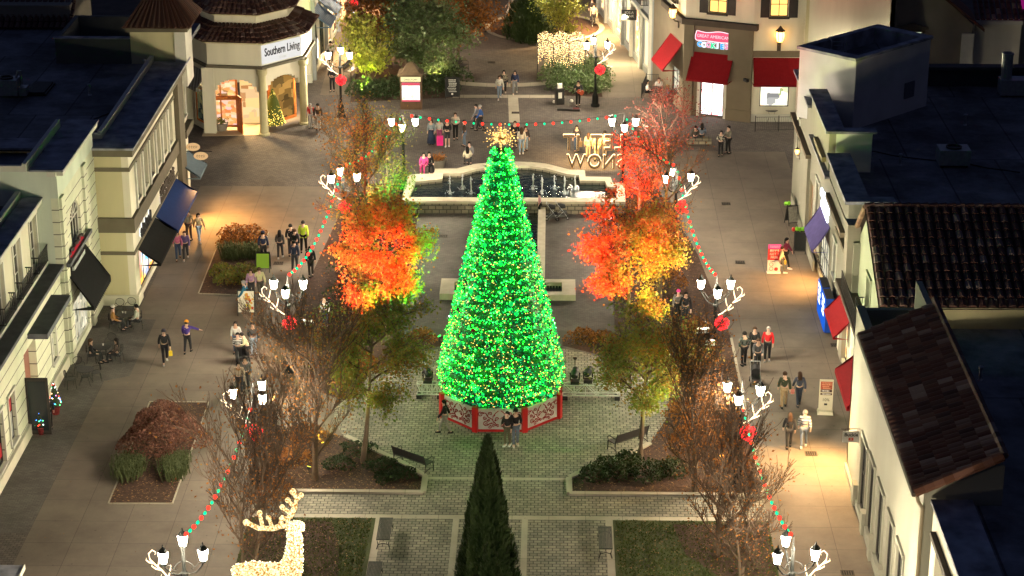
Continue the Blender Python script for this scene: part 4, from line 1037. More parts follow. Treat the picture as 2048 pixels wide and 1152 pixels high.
def make_flourish():
    t = thing('light_flourish', 'x', 'light decoration')
    m = MB()
    main = [(0.06, 0, 0), (.25, 0, .10), (.5, 0, .32), (.72, 0, .62), (.95, 0, .85), (1.12, 0, 1.05), (1.15, 0, 1.28), (1.02, 0, 1.42), (.9, 0, 1.34), (.93, 0, 1.24)]
    m.tube(main, [.026, .028, .032, .03, .028, .026, .024, .022, .02, .015], 5)
    for (p, d, L) in (((.35, 0, .18), (1, .0, .25), .5), ((.5, 0, .32), (-.3, 0, 1), .45), ((.72, 0, .62), (1, 0, .2), .42), ((.85, 0, .76), (-.3, 0, 1), .42), ((1.0, 0, .9), (1, 0, .1), .3)):
        p = Vector(p); d = Vector(d).normalized()
        m.tube([p, p + d * L * .5 + Vector((0, .03, .03)), p + d * L * .85 + Vector((0, 0, .10)), p + d * L * .8 + Vector((0, 0, .18))], [.024, .028, .02, .01], 5)
    m.build('rope_light_scroll', G_rope, t)
    return t
def make_redball():
    t = thing('red_light_ball', 'x', 'light decoration')
    m = MB(); r_ = random.Random(3)
    for i in range(300):
        v = Vector((r_.gauss(0, 1), r_.gauss(0, 1), r_.gauss(0, 1))).normalized()
        m.octa(v * r_.uniform(.2, .36), r_.uniform(.018, .045))
    tag(m.build('red_bulbs', G_red, t), kind='stuff')
    MB().ball((0, 0, 0), .24, 8, 6).build('core', mat('red mesh core', (.35, .01, .02), .7, .2, 5), t)
    return t
lamps = {}
LAMPDEF = [('A', (575, 575), 0, 'beside the picture sign board', -1), ('B', (505, 785), 38, 'hidden in bare left branches', -1), ('C', (366, 1102), 70, 'beside the glowing reindeer', -1),
           ('D', (686, 352), 75, 'in red-lit branches left of fountain', -1), ('E', (806, 248), 0, 'at the left end of the light string behind the fountain', 0), ('F', (679, 108), 60, 'beside the pavilion shop', -1),
           ('a', (1433, 575), 0, 'beside the two dark direction signs', 1), ('b', (1484, 785), -15, 'hidden in bare right branches', 1), ('c', (1586, 1102), 72, 'beside the white walled building', 1),
           ('d', (1353, 352), 75, 'right of the red-lit fountain tree', 1), ('e', (1248, 248), 0, 'at the right end of the light string by the big letters', 0), ('f', (1192, 88), 70, 'beside the curtain light tunnel', 1),
           ('g', (716, -28), 50, 'at the very top behind the autumn trees', 0), ('h', (1135, -30), 40, 'at the very top in front of the far shops', 0),
           ('k', (1720, 118), 10, 'added unseen behind the dark flat roof to light the gable', 0), ('i', (140, 1480), 20, 'added unseen outside the frame at the lower left', 0), ('j', (1700, 1480), 30, 'added unseen outside the frame at the lower right', 0)]  # these lamps are added out of sight to brighten dark walls
lamp0 = fl0 = rb0 = None
for i, (k, p, rot, where, side) in enumerate(LAMPDEF):
    g = G(p[0], p[1], 4.28)
    o = make_lamp() if lamp0 is None else copy_tree(lamp0)
    lamp0 = lamp0 or o
    o.location = (g.x, g.y, 0); o.rotation_euler = (0, 0, R(rot))
    tag(o, 'lit three-lantern street lamp ' + where, 'street lamp', 'three-lantern street lamps along the promenade')
    lamps[k] = g
    if side:
        f = make_flourish() if fl0 is None else copy_tree(fl0)
        fl0 = fl0 or f
        f.location = (g.x + .05 * side, g.y - .12, 2.95); f.rotation_euler = (0, 0, 0 if side > 0 else PI)
        tag(f, 'white scroll of rope light on the lamp ' + where, 'light decoration', 'rope light scrolls on the lamp posts')
    if side or k == 'g':
        b = make_redball() if rb0 is None else copy_tree(rb0)
        rb0 = rb0 or b
        b.location = (g.x + .28 * (side or -1) * (-.3 if side < 0 else 1), g.y - .35, 2.62 if k != 'g' else 3.2)
        tag(b, 'red ball of lights hung on the lamp ' + where, 'light decoration', 'red light balls on the lamp posts')
def garland(a, b, n, sag, label, za=4.95, zb=4.95, start=0):
    A_, B_ = Vector((a.x, a.y, za)), Vector((b.x, b.y, zb))
    mid = (A_ + B_) / 2
    t = thing('light_garland', label, 'string lights', (mid.x, mid.y, 0), 0, 'red and green string lights between the lamps')
    pts = []
    for i in range(n + 1):
        u = i / n; p = A_.lerp(B_, u); p.z -= sag * 4 * u * (1 - u); pts.append(p - Vector((mid.x, mid.y, 0)))
    MB().tube(pts, .012, 4).build('cable', M_black, t)
    for i in range(1, n):
        red = (i + start) % 2
        p = pts[i]
        MB().ball((p.x, p.y, p.z - .09), .085 if red else .068, 8, 5, 1.1).build('red_bulb' if red else 'green_bulb', G_redb if red else G_greenb, t)
L_ = lamps
garland(L_['a'], L_['d'], 27, 1.1, 'red and green light string rising along the right walk from the direction signs')
garland(L_['d'], L_['e'], 17, .6, 'short red and green light string over the red-lit tree right of the fountain')
garland(L_['E'], L_['e'], 25, .62, 'red and green light string crossing over behind the top of the decorated tree')
garland(L_['A'], L_['D'], 27, 1.1, 'red and green light string rising along the left walk from the sign boards')
garland(L_['D'], L_['E'], 17, .6, 'red and green light string half hidden in the branches left of the fountain')
garland(L_['B'], L_['C'], 22, .9, 'red and green light string running down to the reindeer on the lower left', 4.0, 4.9)
garland(L_['b'], L_['c'], 22, .9, 'red and green light string running down past the bare trees on the lower right', 4.0, 4.9)

# ================================================================== THE DECORATED TREE
XT = thing('decorated_tree', 'giant green-lit cone tree with a starburst top on a red and white base', 'christmas tree', (C0.x, C0.y, 0))
rt = random.Random(11)
def tree_r(z):
    if z < 1.9: return 2.62 + (z - 1.1) / .8 * .22
    return 2.84 - (z - 1.9) / 10.3 * 2.42
mb = MB().lathe([(2.4, 1.1), (2.5, 1.9), (1.35, 7.1), (.3, 12.0), (.1, 12.4)], 40)
for i in range(15000):
    z = 1.1 + 11.2 * (1 - math.sqrt(rt.random())) if rt.random() < .8 else rt.uniform(1.1, 12.3)
    a = rt.uniform(0, 2 * PI); lay = .06 * math.sin(z * 2 * PI / .42)
    r = tree_r(z) + lay + rt.uniform(-.22, .02)
    c, s = math.cos(a), math.sin(a)
    p = Vector((r * c, r * s, z)); d = Vector((c, s, rt.uniform(-.9, .5))).normalized()
    side = Vector((-s, c, rt.uniform(-.4, .4))).normalized()
    L, wd = rt.uniform(.10, .22), rt.uniform(.03, .06)
    mb.add([p - side * wd, p + d * L, p + side * wd], [(0, 1, 2)])
mb.build('foliage', ramp_island('green tinsel foliage', [(.002, .03, .013), (.004, .06, .028), (.008, .10, .05)], .45, .4), XT)
G_lit = glow('green led bulbs', (.010, .62, .23), .95, False, .7)
G_teal = glow('teal led bulbs', (.0046, 1.0, .0125), 82.0, True, .4)
G_gold = glow('gold led bulbs', (1, .48, .12), 2.2, False, .5)
G_bauble, _t, _b = new_mat('glowing green bauble')
_b.inputs['Base Color'].default_value = (.02, .40, .12, 1); _b.inputs['Roughness'].default_value = .15; _b.inputs['Metallic'].default_value = .6
_b.inputs['Emission Color'].default_value = (.01, .72, .20, 1); _b.inputs['Emission Strength'].default_value = GB
for nm, n, m, r0, r1, zb in (('green_lights', 13000, G_lit, .013, .030, .60), ('teal_lights', 3600, G_teal, .014, .027, .50), ('gold_lights', 3000, G_gold, .018, .034, .85)):
    mb = MB()
    for i in range(n):
        u = rt.random()
        z = 1.15 + 11.1 * (1 - math.sqrt(u)) if rt.random() < zb else rt.uniform(1.3, 12.3)
        if nm != 'gold_lights' and rt.random() < .6: z = round(z / .42) * .42 + rt.gauss(0, .075)
        if nm == 'gold_lights' and z > 8 and rt.random() < .5: continue
        a = rt.uniform(0, 2 * PI)
        r = tree_r(min(z, 12.3)) + .055 * math.sin(z * 2 * PI / .42) + rt.uniform(-.12, .08)
        mb.octa((r * math.cos(a), r * math.sin(a), max(z, 1.12)), rt.uniform(r0, r1))
    tag(mb.build(nm, m, XT), kind='stuff')
M_silver = mat('silver bauble', (.55, .55, .65), .2, .1, 3, 0, metal=.9); M_redbau = mat('dark red bauble', (.30, .02, .02), .25, .1, 3, 0, metal=.5)
rest = MB(); nb = 0
for i in range(190):
    z = 1.2 + 10.5 * (1 - math.sqrt(rt.random())); a = rt.uniform(0, 2 * PI); r = tree_r(z) + .02
    c = (r * math.cos(a), r * math.sin(a), z); rad = rt.uniform(.06, .115)
    if math.sin(a) < -.25 and nb < 92:
        nb += 1
        k = rt.random()
        MB().ball(c, rad, 8, 6).build('bauble', G_bauble if k < .74 else (M_silver if k < .87 else M_redbau), XT, smooth=True)
    else: rest.ball(c, rad, 6, 4)
tag(rest.build('baubles', G_bauble, XT), kind='stuff')
mb, mt = MB(), MB()
for i in range(95):
    d = Vector((rt.gauss(0, 1), rt.gauss(0, 1), rt.gauss(.15, .85))).normalized(); L = rt.uniform(.25, .80)
    p = Vector((0, 0, 12.75)); mb.tube([p, p + d * L], .008, 3)
    for q in range(3): mt.octa(p + d * L * (1 - .22 * q), rt.uniform(.022, .042))
tp_ = mb.build('starburst_topper', mat('gold rods', (.5, .3, .08), .35, .1, 3, 0, metal=.7), XT); _o = mt.build('topper_lights', glow('topper bulbs', (1, .60, .18), 1.9, False, .6), tp_); tag(_o, kind='stuff')
# octagonal base: white panels with red scrolls between red posts
M_panel = mat('white base panel', (.50, .50, .46), .6, .08, 2, 0); M_redp = mat('red painted wood', (.42, .012, .012), .5, .1, 3, .05)
ap = 2.62; half = ap * math.tan(PI / 8)
def spiral(mb, c, r, turns, a0, sgn, P, w=.022):
    pts = []
    for k in range(14):
        u = k / 13; a = a0 + sgn * turns * 2 * PI * u; rr = r * (1 - .85 * u)
        pts.append(P(c[0] + rr * math.cos(a), c[1] + rr * math.sin(a)))
    mb.tube(pts, [w * (1 - .4 * k / 13) for k in range(14)], 4)
for k in range(8):
    a = -PI / 2 + k * PI / 4; n = Vector((math.cos(a), math.sin(a), 0)); s = Vector((-math.sin(a), math.cos(a), 0))
    def P(u, z, d=0.0): v = n * (ap + d) + s * u; return Vector((v.x, v.y, z))
    mb = MB(); mb.add([P(-half, .12), P(half, .12), P(half, 1.12), P(-half, 1.12), P(-half, .12, -.05), P(half, .12, -.05), P(half, 1.12, -.05), P(-half, 1.12, -.05)], [(0, 1, 2, 3), (7, 6, 5, 4), (3, 2, 6, 7), (0, 4, 5, 1)])
    pn = mb.build('base_panel', M_panel, XT)
    sc_ = MB()
    for m_ in (-1, 1):
        def Q(u, z): return P(u * m_, z, .02)
        sc_.tube([Q(.10, .25), Q(.2, .42), Q(.32, .55), Q(.30, .75), Q(.18, .92), Q(.06, 1.02)], .02, 4)
        sc_.tube([Q(.22, .45), Q(.45, .40), Q(.60, .30)], .02, 4); sc_.tube([Q(.32, .6), Q(.52, .72), Q(.62, .9), Q(.85, .95)], .02, 4)
        for c, r, a0, sg in (((.62, .42), .12, -PI / 2, 1), ((.85, .85), .12, PI / 2, -1), ((.42, .88), .10, -.5, 1), ((.14, .62), .10, PI, -1), ((.45, .24), .09, PI / 2, 1), ((.10, .30), .08, 0, 1), ((.68, .68), .09, PI, 1), ((.28, .30), .08, PI, -1), ((.5, .58), .07, 0, -1)):
            spiral(sc_, c, r, 1.3, a0, sg, Q)
        for c in ((.38, .42), (.56, .8), (.24, .8), (.74, .9), (.2, .55), (.54, .34)):
            sc_.octa(Q(*c), .045)
    sc_.build('scroll_ornament', mat('dark red ornament', (.30, .015, .02), .5, .1, 3, 0), pn)
    mb = MB(); mb.add([P(-half, .0, .03), P(half, .0, .03), P(half, .115, .03), P(-half, .115, .03), P(-half, .0, -.05), P(half, .0, -.05), P(half, .115, -.05), P(-half, .115, -.05)], [(0, 1, 2, 3), (7, 6, 5, 4), (3, 2, 6, 7)])
    mb.build('base_rail', M_redp, XT)
    a2 = a + PI / 8; rr = ap / math.cos(PI / 8) + .02
    MB().cbox((rr * math.cos(a2), rr * math.sin(a2), .60), .2, .24, 1.2, a2).build('corner_post', M_redp, XT)
# stage truss on either side, with moving stage lights
M_truss = mat('white painted truss', (.55, .55, .50), .5, .1, 3, 0)
def truss(x0, x1, y, label):
    t = thing('stage_truss', label, 'stage truss', ((x0 + x1) / 2, y, 0), 0, 'white trusses beside the tree base')
    L = abs(x1 - x0) / 2; mb = MB()
    for yy in (-.15, .15):
        for zz in (.22, .72): mb.tube([(-L, yy, zz), (L, yy, zz)], .03, 6)
    n = 5
    for yy in (-.15, .15):
        for i in range(n):
            xa, xb = -L + 2 * L * i / n, -L + 2 * L * (i + 1) / n
            mb.tube([(xa, yy, .22 if i % 2 else .72), (xb, yy, .72 if i % 2 else .22)], .018, 5); mb.tube([(xb, yy, .22), (xb, yy, .72)], .016, 5)
    for i in range(n + 1):
        xa = -L + 2 * L * i / n; mb.tube([(xa, -.15, .72), (xa, .15, .72)], .016, 5); mb.tube([(xa, -.15, .22), (xa, .15, .22)], .016, 5)
    mb.build('lattice', M_truss, t)
    for xx in (-L + .1, L - .1): MB().box(xx - .12, xx + .12, -.25, .25, 0, .19).build('foot', M_black, t)
def stage_light(x, y, aim, label, col):
    t = thing('stage_light', label, 'stage light', (x, y, .75), 0, 'black moving stage lights on the trusses')
    MB().box(-.2, .2, -.16, .16, 0, .16).build('base', M_black, t)
    MB().tube([(-.22, 0, .55), (-.2, 0, .19), (.2, 0, .19), (.22, 0, .55)], .04, 6).build('yoke', M_black, t)
    d = (Vector(aim) - Vector((x, y, 1.3))).normalized()
    rot = d.to_track_quat('Z', 'Y').to_matrix()
    m = MB().lathe([(.06, -.28), (.16, -.22), (.19, .05), (.15, .26), (.15, .27)], 12)
    m.xf(Matrix.Translation((0, 0, .52)) @ rot.to_4x4()); hd = m.build('head', M_black, t)
    m = MB().lathe([(.13, .275), (.02, .29)], 12); m.xf(Matrix.Translation((0, 0, .52)) @ rot.to_4x4()); m.build('lens', glow('stage lens ' + label[:5], col, 3.0, False), hd)
truss(-6.1, -4.95, 90.6, 'white stage truss at the left of the tree base'); truss(.6, 3.2, 90.6, 'white stage truss at the right of the tree base')
stage_light(-5.6, 90.6, (-8.2, 97, 5.5), 'black moving stage light on the left truss aimed at the red tree', (1, .1, .05))
stage_light(1.15, 90.6, (2.2, 97, 5), 'larger black stage light on the right truss nearest the decorated tree', (1, .1, .05))
stage_light(1.75, 90.75, (4.6, 97, 3.6), 'smaller black stage light at the outer side of the right truss', (.6, .8, .1))
def spot(name, loc, aim, col, power, size, blend=.6, r=.08):
    l = bpy.data.lights.new(name, 'SPOT'); l.energy = power; l.color = col; l.spot_size = R(size); l.spot_blend = blend; l.shadow_soft_size = r
    o = bpy.data.objects.new(name, l); COL.objects.link(o); o.location = loc
    o.rotation_euler = (Vector(aim) - Vector(loc)).to_track_quat('-Z', 'Y').to_euler()
    return o
def floodlight(x, y, aim, label, col, power, size=60, z=.35):
    t = thing('floodlight', label, 'floodlight', (x, y, 0), 0, 'small garden floodlights in the planting beds')
    MB().tube([(0, 0, 0), (0, 0, z - .12)], .02, 6).build('stake', M_black, t)
    d = (Vector(aim) - Vector((x, y, z))).normalized()
    m = MB().lathe([(.05, -.10), (.09, -.06), (.10, .02)], 10); m.xf(Matrix.Translation((0, 0, z)) @ d.to_track_quat('Z', 'Y').to_matrix().to_4x4()); h = m.build('housing', M_black, t)
    m = MB().lathe([(.09, .022), (.01, .03)], 10); m.xf(Matrix.Translation((0, 0, z)) @ d.to_track_quat('Z', 'Y').to_matrix().to_4x4()); m.build('lens', glow('flood lens %.1f %.1f %.1f' % col, col, 2.5, False), h)
    p = Vector((x, y, z)) + d * .12
    spot('flood_beam', p, aim, col, power, size)
RED, GRN, AMB, YEL = (1, .03, .02), (.03, 1, .10), (1, .45, .08), (1, .75, .15)

# ================================================================== TREES AND PLANTS
M_bark = mat('grey brown bark', (.13, .095, .065), .95, .35, 4, .6, streak=True)
M_twig = mat('brown twigs', (.080, .053, .035), .95, .3, 4, 0)
M_twigp = mat('pale twigs', (.12, .085, .055), .95, .3, 4, 0)
LF_or = ramp_island('orange autumn leaves', [(.36, .05, .025), (.40, .09, .03), (.42, .19, .04), (.26, .25, .05), (.30, .035, .02)], .6, .2, .35, .8)
LF_gr = ramp_island('green and rust leaves', [(.07, .11, .02), (.12, .17, .03), (.17, .17, .035), (.24, .14, .03), (.26, .08, .02)], .6, .2, .3, .55)
LF_yg = ramp_island('yellow green leaves', [(.14, .17, .03), (.22, .25, .04), (.32, .30, .05), (.09, .12, .025)], .6, .2, .3, .8)
LF_ru = ramp_island('rust brown leaves', [(.20, .07, .02), (.30, .13, .03), (.13, .05, .02), (.34, .19, .04)], .7, .15, .2, .8)
LF_dk = ramp_island('dark evergreen leaves', [(.014, .026, .008), (.024, .044, .013), (.045, .065, .02)], .6, .25, .1, 1.0)
LF_hol = ramp_island('glossy holly leaves', [(.04, .07, .022), (.075, .12, .035), (.17, .21, .10)], .35, .5, .1, 1.0)
LF_rd = ramp_island('bright red leaves', [(.36, .03, .02), (.42, .06, .025), (.36, .12, .03), (.26, .02, .02)], .6, .2, .35, .8)
LF_red = ramp_island('dark red leaves', [(.16, .02, .02), (.26, .05, .04), (.10, .02, .02)], .7, .15, .2, 1.0)
LF_map = ramp_island('bronze maple leaves', [(.13, .055, .04), (.19, .09, .06), (.09, .035, .025), (.22, .13, .08)], .7, .2, .2, 1.2)
LF_grass = ramp_island('pale green blades', [(.06, .08, .03), (.10, .12, .05), (.045, .06, .02)], .7, .2, .2)
def leafquad(mb, p, s, rr):
    d = Vector((rr.gauss(0, 1), rr.gauss(0, 1), rr.gauss(0, 1)))
    if d.length < .01: d = Vector((1, 0, 0))
    d.normalize(); e = d.orthogonal().normalized(); f = d.cross(e)
    a = rr.uniform(0, 6.28); e, f = e * math.cos(a) + f * math.sin(a), f * math.cos(a) - e * math.sin(a)
    L = s * rr.uniform(.7, 1.3)
    mb.add([p - e * L * .5, p + f * L * .32 + d * L * .08, p + e * L * .5, p - f * L * .32 + d * L * .08], [(0, 1, 2, 3)])
def grow(seed, h, trunk_h, r, lean=(0, 0), n0=6, depth=3, spread=.55, tr=.11, up=.45, stems=1):
    """returns trunk mesh, limb mesh and the points where leaves or twigs sit"""
    rr = random.Random(seed); T, Bm = MB(), MB(); tips = []
    def br(p, d, L, rad, lv):
        n = 4; pts = [p]; q = p.copy(); dd = d.copy()
        for k in range(n):
            dd = (dd + Vector((rr.gauss(0, .13), rr.gauss(0, .13), rr.gauss(0, .08) + up * .10))).normalized()
            q = q + dd * (L / n); pts.append(q.copy())
            if lv <= 1: tips.append((q.copy(), dd.copy(), lv))
        Bm.tube(pts, [max(.010, rad * (1 - .75 * k / n)) for k in range(n + 1)], 5 if rad > .03 else 3, cap=False)
        if lv > 0:
            m = rr.randint(5, 8)
            for k in range(m):
                u = .25 + .75 * (k + rr.random() * .8) / m
                i = min(n - 1, int(u * n)); base = pts[i].lerp(pts[i + 1], u * n - i)
                ang = rr.uniform(0, 2 * PI); o = dd.orthogonal().normalized(); o = Matrix.Rotation(ang, 3, dd) @ o
                nd = (dd * (1 - spread * .55) + o * spread + Vector((0, 0, up * .4))).normalized()
                br(base, nd, L * rr.uniform(.45, .68), rad * .5, lv - 1)
    for s in range(stems):
        a0 = rr.uniform(0, 6.28); sp = 0.0 if stems == 1 else .22
        p = Vector((.12 * math.cos(a0 + 2 * PI * s / stems) * (stems > 1), .12 * math.sin(a0 + 2 * PI * s / stems) * (stems > 1), -.05))
        d = Vector((lean[0] + sp * math.cos(a0 + 2 * PI * s / stems), lean[1] + sp * math.sin(a0 + 2 * PI * s / stems), 1)).normalized()
        pts = [p.copy()]; top = h * .82; n = 8
        for k in range(n):
            d = (d + Vector((rr.gauss(0, .05), rr.gauss(0, .05), .06))).normalized(); p = p + d * (top / n); pts.append(p.copy())
        tr_s = tr / math.sqrt(stems) if stems > 1 else tr
        rads = [tr_s * (1.25 if k == 0 else 1 - .8 * k / n) for k in range(n + 1)]
        T.tube(pts, rads, 8, cap=False)
        for k in range(n0):
            u = trunk_h / top + (1 - trunk_h / top) * (k + .3 * rr.random()) / n0; u = min(u, .99)
            i = min(n - 1, int(u * n)); base = pts[i].lerp(pts[i + 1], u * n - i)
            a = a0 + k * 2.4 + rr.uniform(-.4, .4)
            # keep the crown as wide as asked: long low limbs, short high ones
            vis = 1 - (u - trunk_h / top) / (1 - trunk_h / top + 1e-6)
            L = r * (.45 + .55 * math.sin(PI * min(1, .25 + .65 * vis)))
            el = .35 + up * .9 + .5 * (1 - vis)
            br(base, Vector((math.cos(a), math.sin(a), el)).normalized(), L * .78, tr_s * .42, depth - 1)
        tips.append((pts[-1], d, 0))
    return T, Bm, tips
def tree(kind, label, xy, h, r, trunk_h, leaf, n, size, seed, depth=3, n0=8, spread=.6, tr=.11, up=.35, stems=1, fluff=.35, cat='tree', group=None, bark=None, twig=None, lean=(0, 0), clump=None, zmin=None):
    t = thing(kind, label, cat, (xy[0], xy[1], 0), 0, group)
    T, Bm, tips = grow(seed, h, trunk_h, r, lean, n0, depth, spread, tr, up, stems)
    T.build('trunk', bark or M_bark, t)
    Bm.build('branches', twig or M_twig, t)
    rr = random.Random(seed + 99)
    if n:
        mb = MB(); k = 0
        # leaf clumps: some tips are dense, some bare, so sky and ground show through
        wts = [(rr.random() ** (clump or 1.2)) + .03 for _ in tips]
        tot = sum(wts); cnt = [int(n * q / tot + rr.random()) for q in wts]
        for (p, d, lv), c in zip(tips, cnt):
            sg = fluff * rr.uniform(.6, 1.2)
            for _ in range(c):
                q = p + Vector((rr.gauss(0, sg), rr.gauss(0, sg), rr.gauss(0, sg * .7)))
                if zmin and q.z < zmin: continue
                leafquad(mb, q, size, rr)
        mb.build('crown', leaf, t)
    return t
def foliage_blob(name, label, xy, rx, ry, h, leaf, n, size, seed, cat='shrub', group=None, z0=0.0, dome=True, lift=0.0):
    """low shrub: stems and a ragged dome of leaves"""
    t = thing(name, label, cat, (xy[0], xy[1], z0), 0, group); rr = random.Random(seed)
    st = MB()
    for k in range(7):
        a = rr.uniform(0, 6.28); st.tube([(0, 0, 0), (rx * .3 * math.cos(a), ry * .3 * math.sin(a), h * .5), (rx * .6 * math.cos(a), ry * .6 * math.sin(a), h * .85)], [.03, .02, .008], 4)
    st.build('stems', M_twig, t)
    mb = MB(); lob = [(rr.uniform(0, 6.28), rr.uniform(.75, 1.15)) for _ in range(6)]
    for k in range(n):
        a = rr.uniform(0, 6.28); u = math.sqrt(rr.random()); bump = 1 + .16 * math.sin(3 * a + lob[0][0]) + .12 * math.sin(5 * a + lob[1][0])
        top = h * math.sqrt(max(0, 1 - (u * .96) ** 2)) * (1 + .15 * math.sin(7 * u + 4 * a + lob[2][0]))
        z = lift + (top - lift) * (1 - rr.random() ** 2.2 * .8) if top > lift else lift * rr.uniform(.8, 1)
        leafquad(mb, Vector((rx * u * bump * math.cos(a), ry * u * bump * math.sin(a), max(z, .04))), size, rr)
    mb.build('foliage', leaf, t)
    return t
def conifer(label, xy, h, r, n, seed, size=.13):
    t = thing('conifer_tree', label, 'conifer', (xy[0], xy[1], 0)); rr = random.Random(seed)
    MB().tube([(0, 0, 0), (0, 0, h * .9)], [r * .12, .02], 8).build('trunk', M_bark, t)
    mb = MB().lathe([(r * .62, .12), (r * .78, h * .15), (r * .55, h * .5), (r * .2, h * .82), (.02, h * .95)], 14)
    ph = [rr.uniform(0, 6.28) for _ in range(4)]
    for k in range(n):
        u = 1 - math.sqrt(rr.random()); 
        if rr.random() < .25: u = rr.random()
        a = rr.uniform(0, 6.28); z = u * h
        rad = r * (min(1, .75 + u * 2.2) * (1 - u) ** .72 * 1.08) * (1 + .10 * math.sin(4 * a + ph[0] + 5 * u) + .07 * math.sin(9 * a + ph[1]) + .05 * math.sin(23 * u + 3 * a + ph[2]))
        rad *= rr.uniform(.80, 1.04)
        p = Vector((rad * math.cos(a), rad * math.sin(a), z)); d = Vector((math.cos(a) * .45, math.sin(a) * .45, 1 + rr.gauss(0, .25))).normalized()
        s = Vector((-math.sin(a) + rr.gauss(0, .4), math.cos(a) + rr.gauss(0, .4), 0)).normalized(); L = size * rr.uniform(.7, 1.5)
        mb.add([p - s * L * .28, p + d * L, p + s * L * .28], [(0, 1, 2)])
    mb.build('crown', LF_dk, t)
# the two big flood-lit maples
tree('maple_tree', 'round maple lit red, orange and green left of the decorated tree', (-7.9, 96.9), 7.6, 2.7, 1.7, LF_or, 15000, .15, 21, 3, 11, .7, .13, .25, fluff=.24, clump=1.2, zmin=1.9, lean=(.10, 0))
tree('maple_tree', 'round maple lit red, yellow and green right of the decorated tree', (3.7, 97.1), 6.9, 2.75, 1.7, LF_or, 13000, .15, 22, 3, 11, .7, .13, .25, fluff=.24, clump=1.3, zmin=1.8)
tree('street_tree', 'green and rust tree with a bare trunk in the lower left bed', (-8.0, 83.6), 7.0, 2.75, 2.7, LF_gr, 8000, .15, 23, 3, 9, .65, .13, .25, fluff=.26, clump=1.3, zmin=2.6)
tree('street_tree', 'yellow green tree with a bare trunk in the lower right bed', (3.9, 83.8), 6.5, 2.5, 2.6, LF_gr, 7500, .15, 24, 3, 9, .65, .13, .25, fluff=.26, clump=1.3, zmin=2.5)
tree('street_tree', 'tall thin tree with red and green lit leaves left of the fountain', (-10.0, 104.0), 9.6, 2.9, 2.2, LF_or, 2400, .12, 25, 3, 11, .55, .12, .5, fluff=.3, clump=2.4)
tree('street_tree', 'tall sparse tree with a red lit trunk right of the fountain', (5.6, 103.2), 9.4, 2.7, 2.4, LF_ru, 1000, .12, 26, 3, 11, .55, .12, .5, fluff=.3, clump=2.2)
tree('street_tree', 'leafy tree lit green beside the left end of the fountain', (-9.0, 114.0), 6.4, 2.2, 1.6, LF_gr, 2800, .13, 27, 3, 8, .6, .1, .4, fluff=.34, clump=1.5)
tree('street_tree', 'bright red lit tree beside the big letters', (4.9, 114.5), 5.6, 1.8, 1.4, LF_rd, 2800, .12, 28, 3, 8, .6, .1, .4, fluff=.32, clump=1.3)
tree('street_tree', 'wispy dark red tree in front of the cookie shop', (7.0, 121.5), 5.4, 2.6, 1.2, LF_red, 2000, .11, 29, 3, 9, .6, .08, .4, fluff=.36, clump=1.5)
tree('street_tree', 'wispy bare tree left of the lit directory', (-11.5, 117.5), 5.6, 2.4, 1.0, LF_ru, 1300, .14, 30, 3, 9, .55, .08, .5, fluff=.4, clump=2)
# bare trees in the near beds
tree('bare_tree', 'big bare tree with pale trunk left of the bench', (-9.9, 81.9), 7.0, 3.4, 1.0, LF_ru, 1500, .12, 31, 3, 20, .42, .13, .85, fluff=.4, clump=2.2, bark=M_twigp, group='bare trees in the near beds')
tree('bare_tree', 'bare many-stemmed tree in front of the glowing reindeer', (-11.6, 73.6), 6.6, 3.4, .5, LF_ru, 1500, .12, 32, 3, 11, .42, .14, .85, stems=3, fluff=.4, clump=2.2, group='bare trees in the near beds')
tree('bare_tree', 'small bare tree beside the trash bins on the left walk', (-11.6, 85.4), 5.8, 2.4, .6, LF_ru, 300, .13, 33, 4, 6, .45, .08, .6, fluff=.35, clump=2.2, group='bare trees in the near beds')
tree('bare_tree', 'big bare tree with rust leaves in the lower right bed', (6.1, 81.0), 6.8, 3.0, 1.2, LF_ru, 2300, .12, 34, 3, 18, .45, .13, .8, fluff=.4, clump=1.8, bark=M_twigp, group='bare trees in the near beds')
tree('bare_tree', 'bare tree on the lower right lawn', (6.6, 75.4), 5.8, 3.1, .9, LF_ru, 1000, .11, 35, 3, 15, .45, .12, .75, fluff=.4, clump=2.2, group='bare trees in the near beds')
tree('bare_tree', 'bare tree at the bottom right by the last lamp', (7.4, 72.4), 4.8, 2.4, .7, LF_ru, 900, .10, 36, 3, 11, .5, .1, .6, stems=2, fluff=.4, clump=2, group='bare trees in the near beds')
# rear trees
tree('autumn_tree', 'wide dark gold tree at the top left of the far plaza', (PY(775, 40, 149).x, 149.5), 6.4, 3.2, 1.8, LF_ru, 9000, .22, 41, 3, 10, .7, .16, .2, fluff=.6, clump=.9)
tree('autumn_tree', 'rust and orange tree at the top centre of the far plaza', (PY(915, 35, 151).x, 151.5), 6.6, 3.4, 1.8, LF_ru, 9000, .22, 42, 3, 10, .7, .16, .2, fluff=.6, clump=.9)
tree('broadleaf_evergreen', 'glossy dark evergreen behind the lit directory', tuple(G(848, 165)[:2]), 4.4, 3.0, .6, LF_hol, 9500, .24, 43, 3, 10, .7, .12, .3, stems=2, fluff=.45, clump=.8)
tree('broadleaf_evergreen', 'bright yellow green small tree left of the directory', tuple(G(742, 178)[:2]), 4.6, 1.9, 1.0, LF_yg, 4200, .22, 44, 3, 6, .6, .10, .4, stems=3, fluff=.36, clump=1.1, bark=M_twigp)
conifer('dark cone of evergreen at the top centre of the far plaza', tuple(G(1062, 78)[:2]), 5.6, 2.0, 3200, 45, .3)
tree('autumn_tree', 'small yellow leaved tree behind the curtain light tunnel', tuple(G(1122, 96)[:2]), 3.6, 2.0, 1.0, LF_yg, 2600, .2, 46, 3, 7, .6, .08, .4, fluff=.4, clump=1.3)
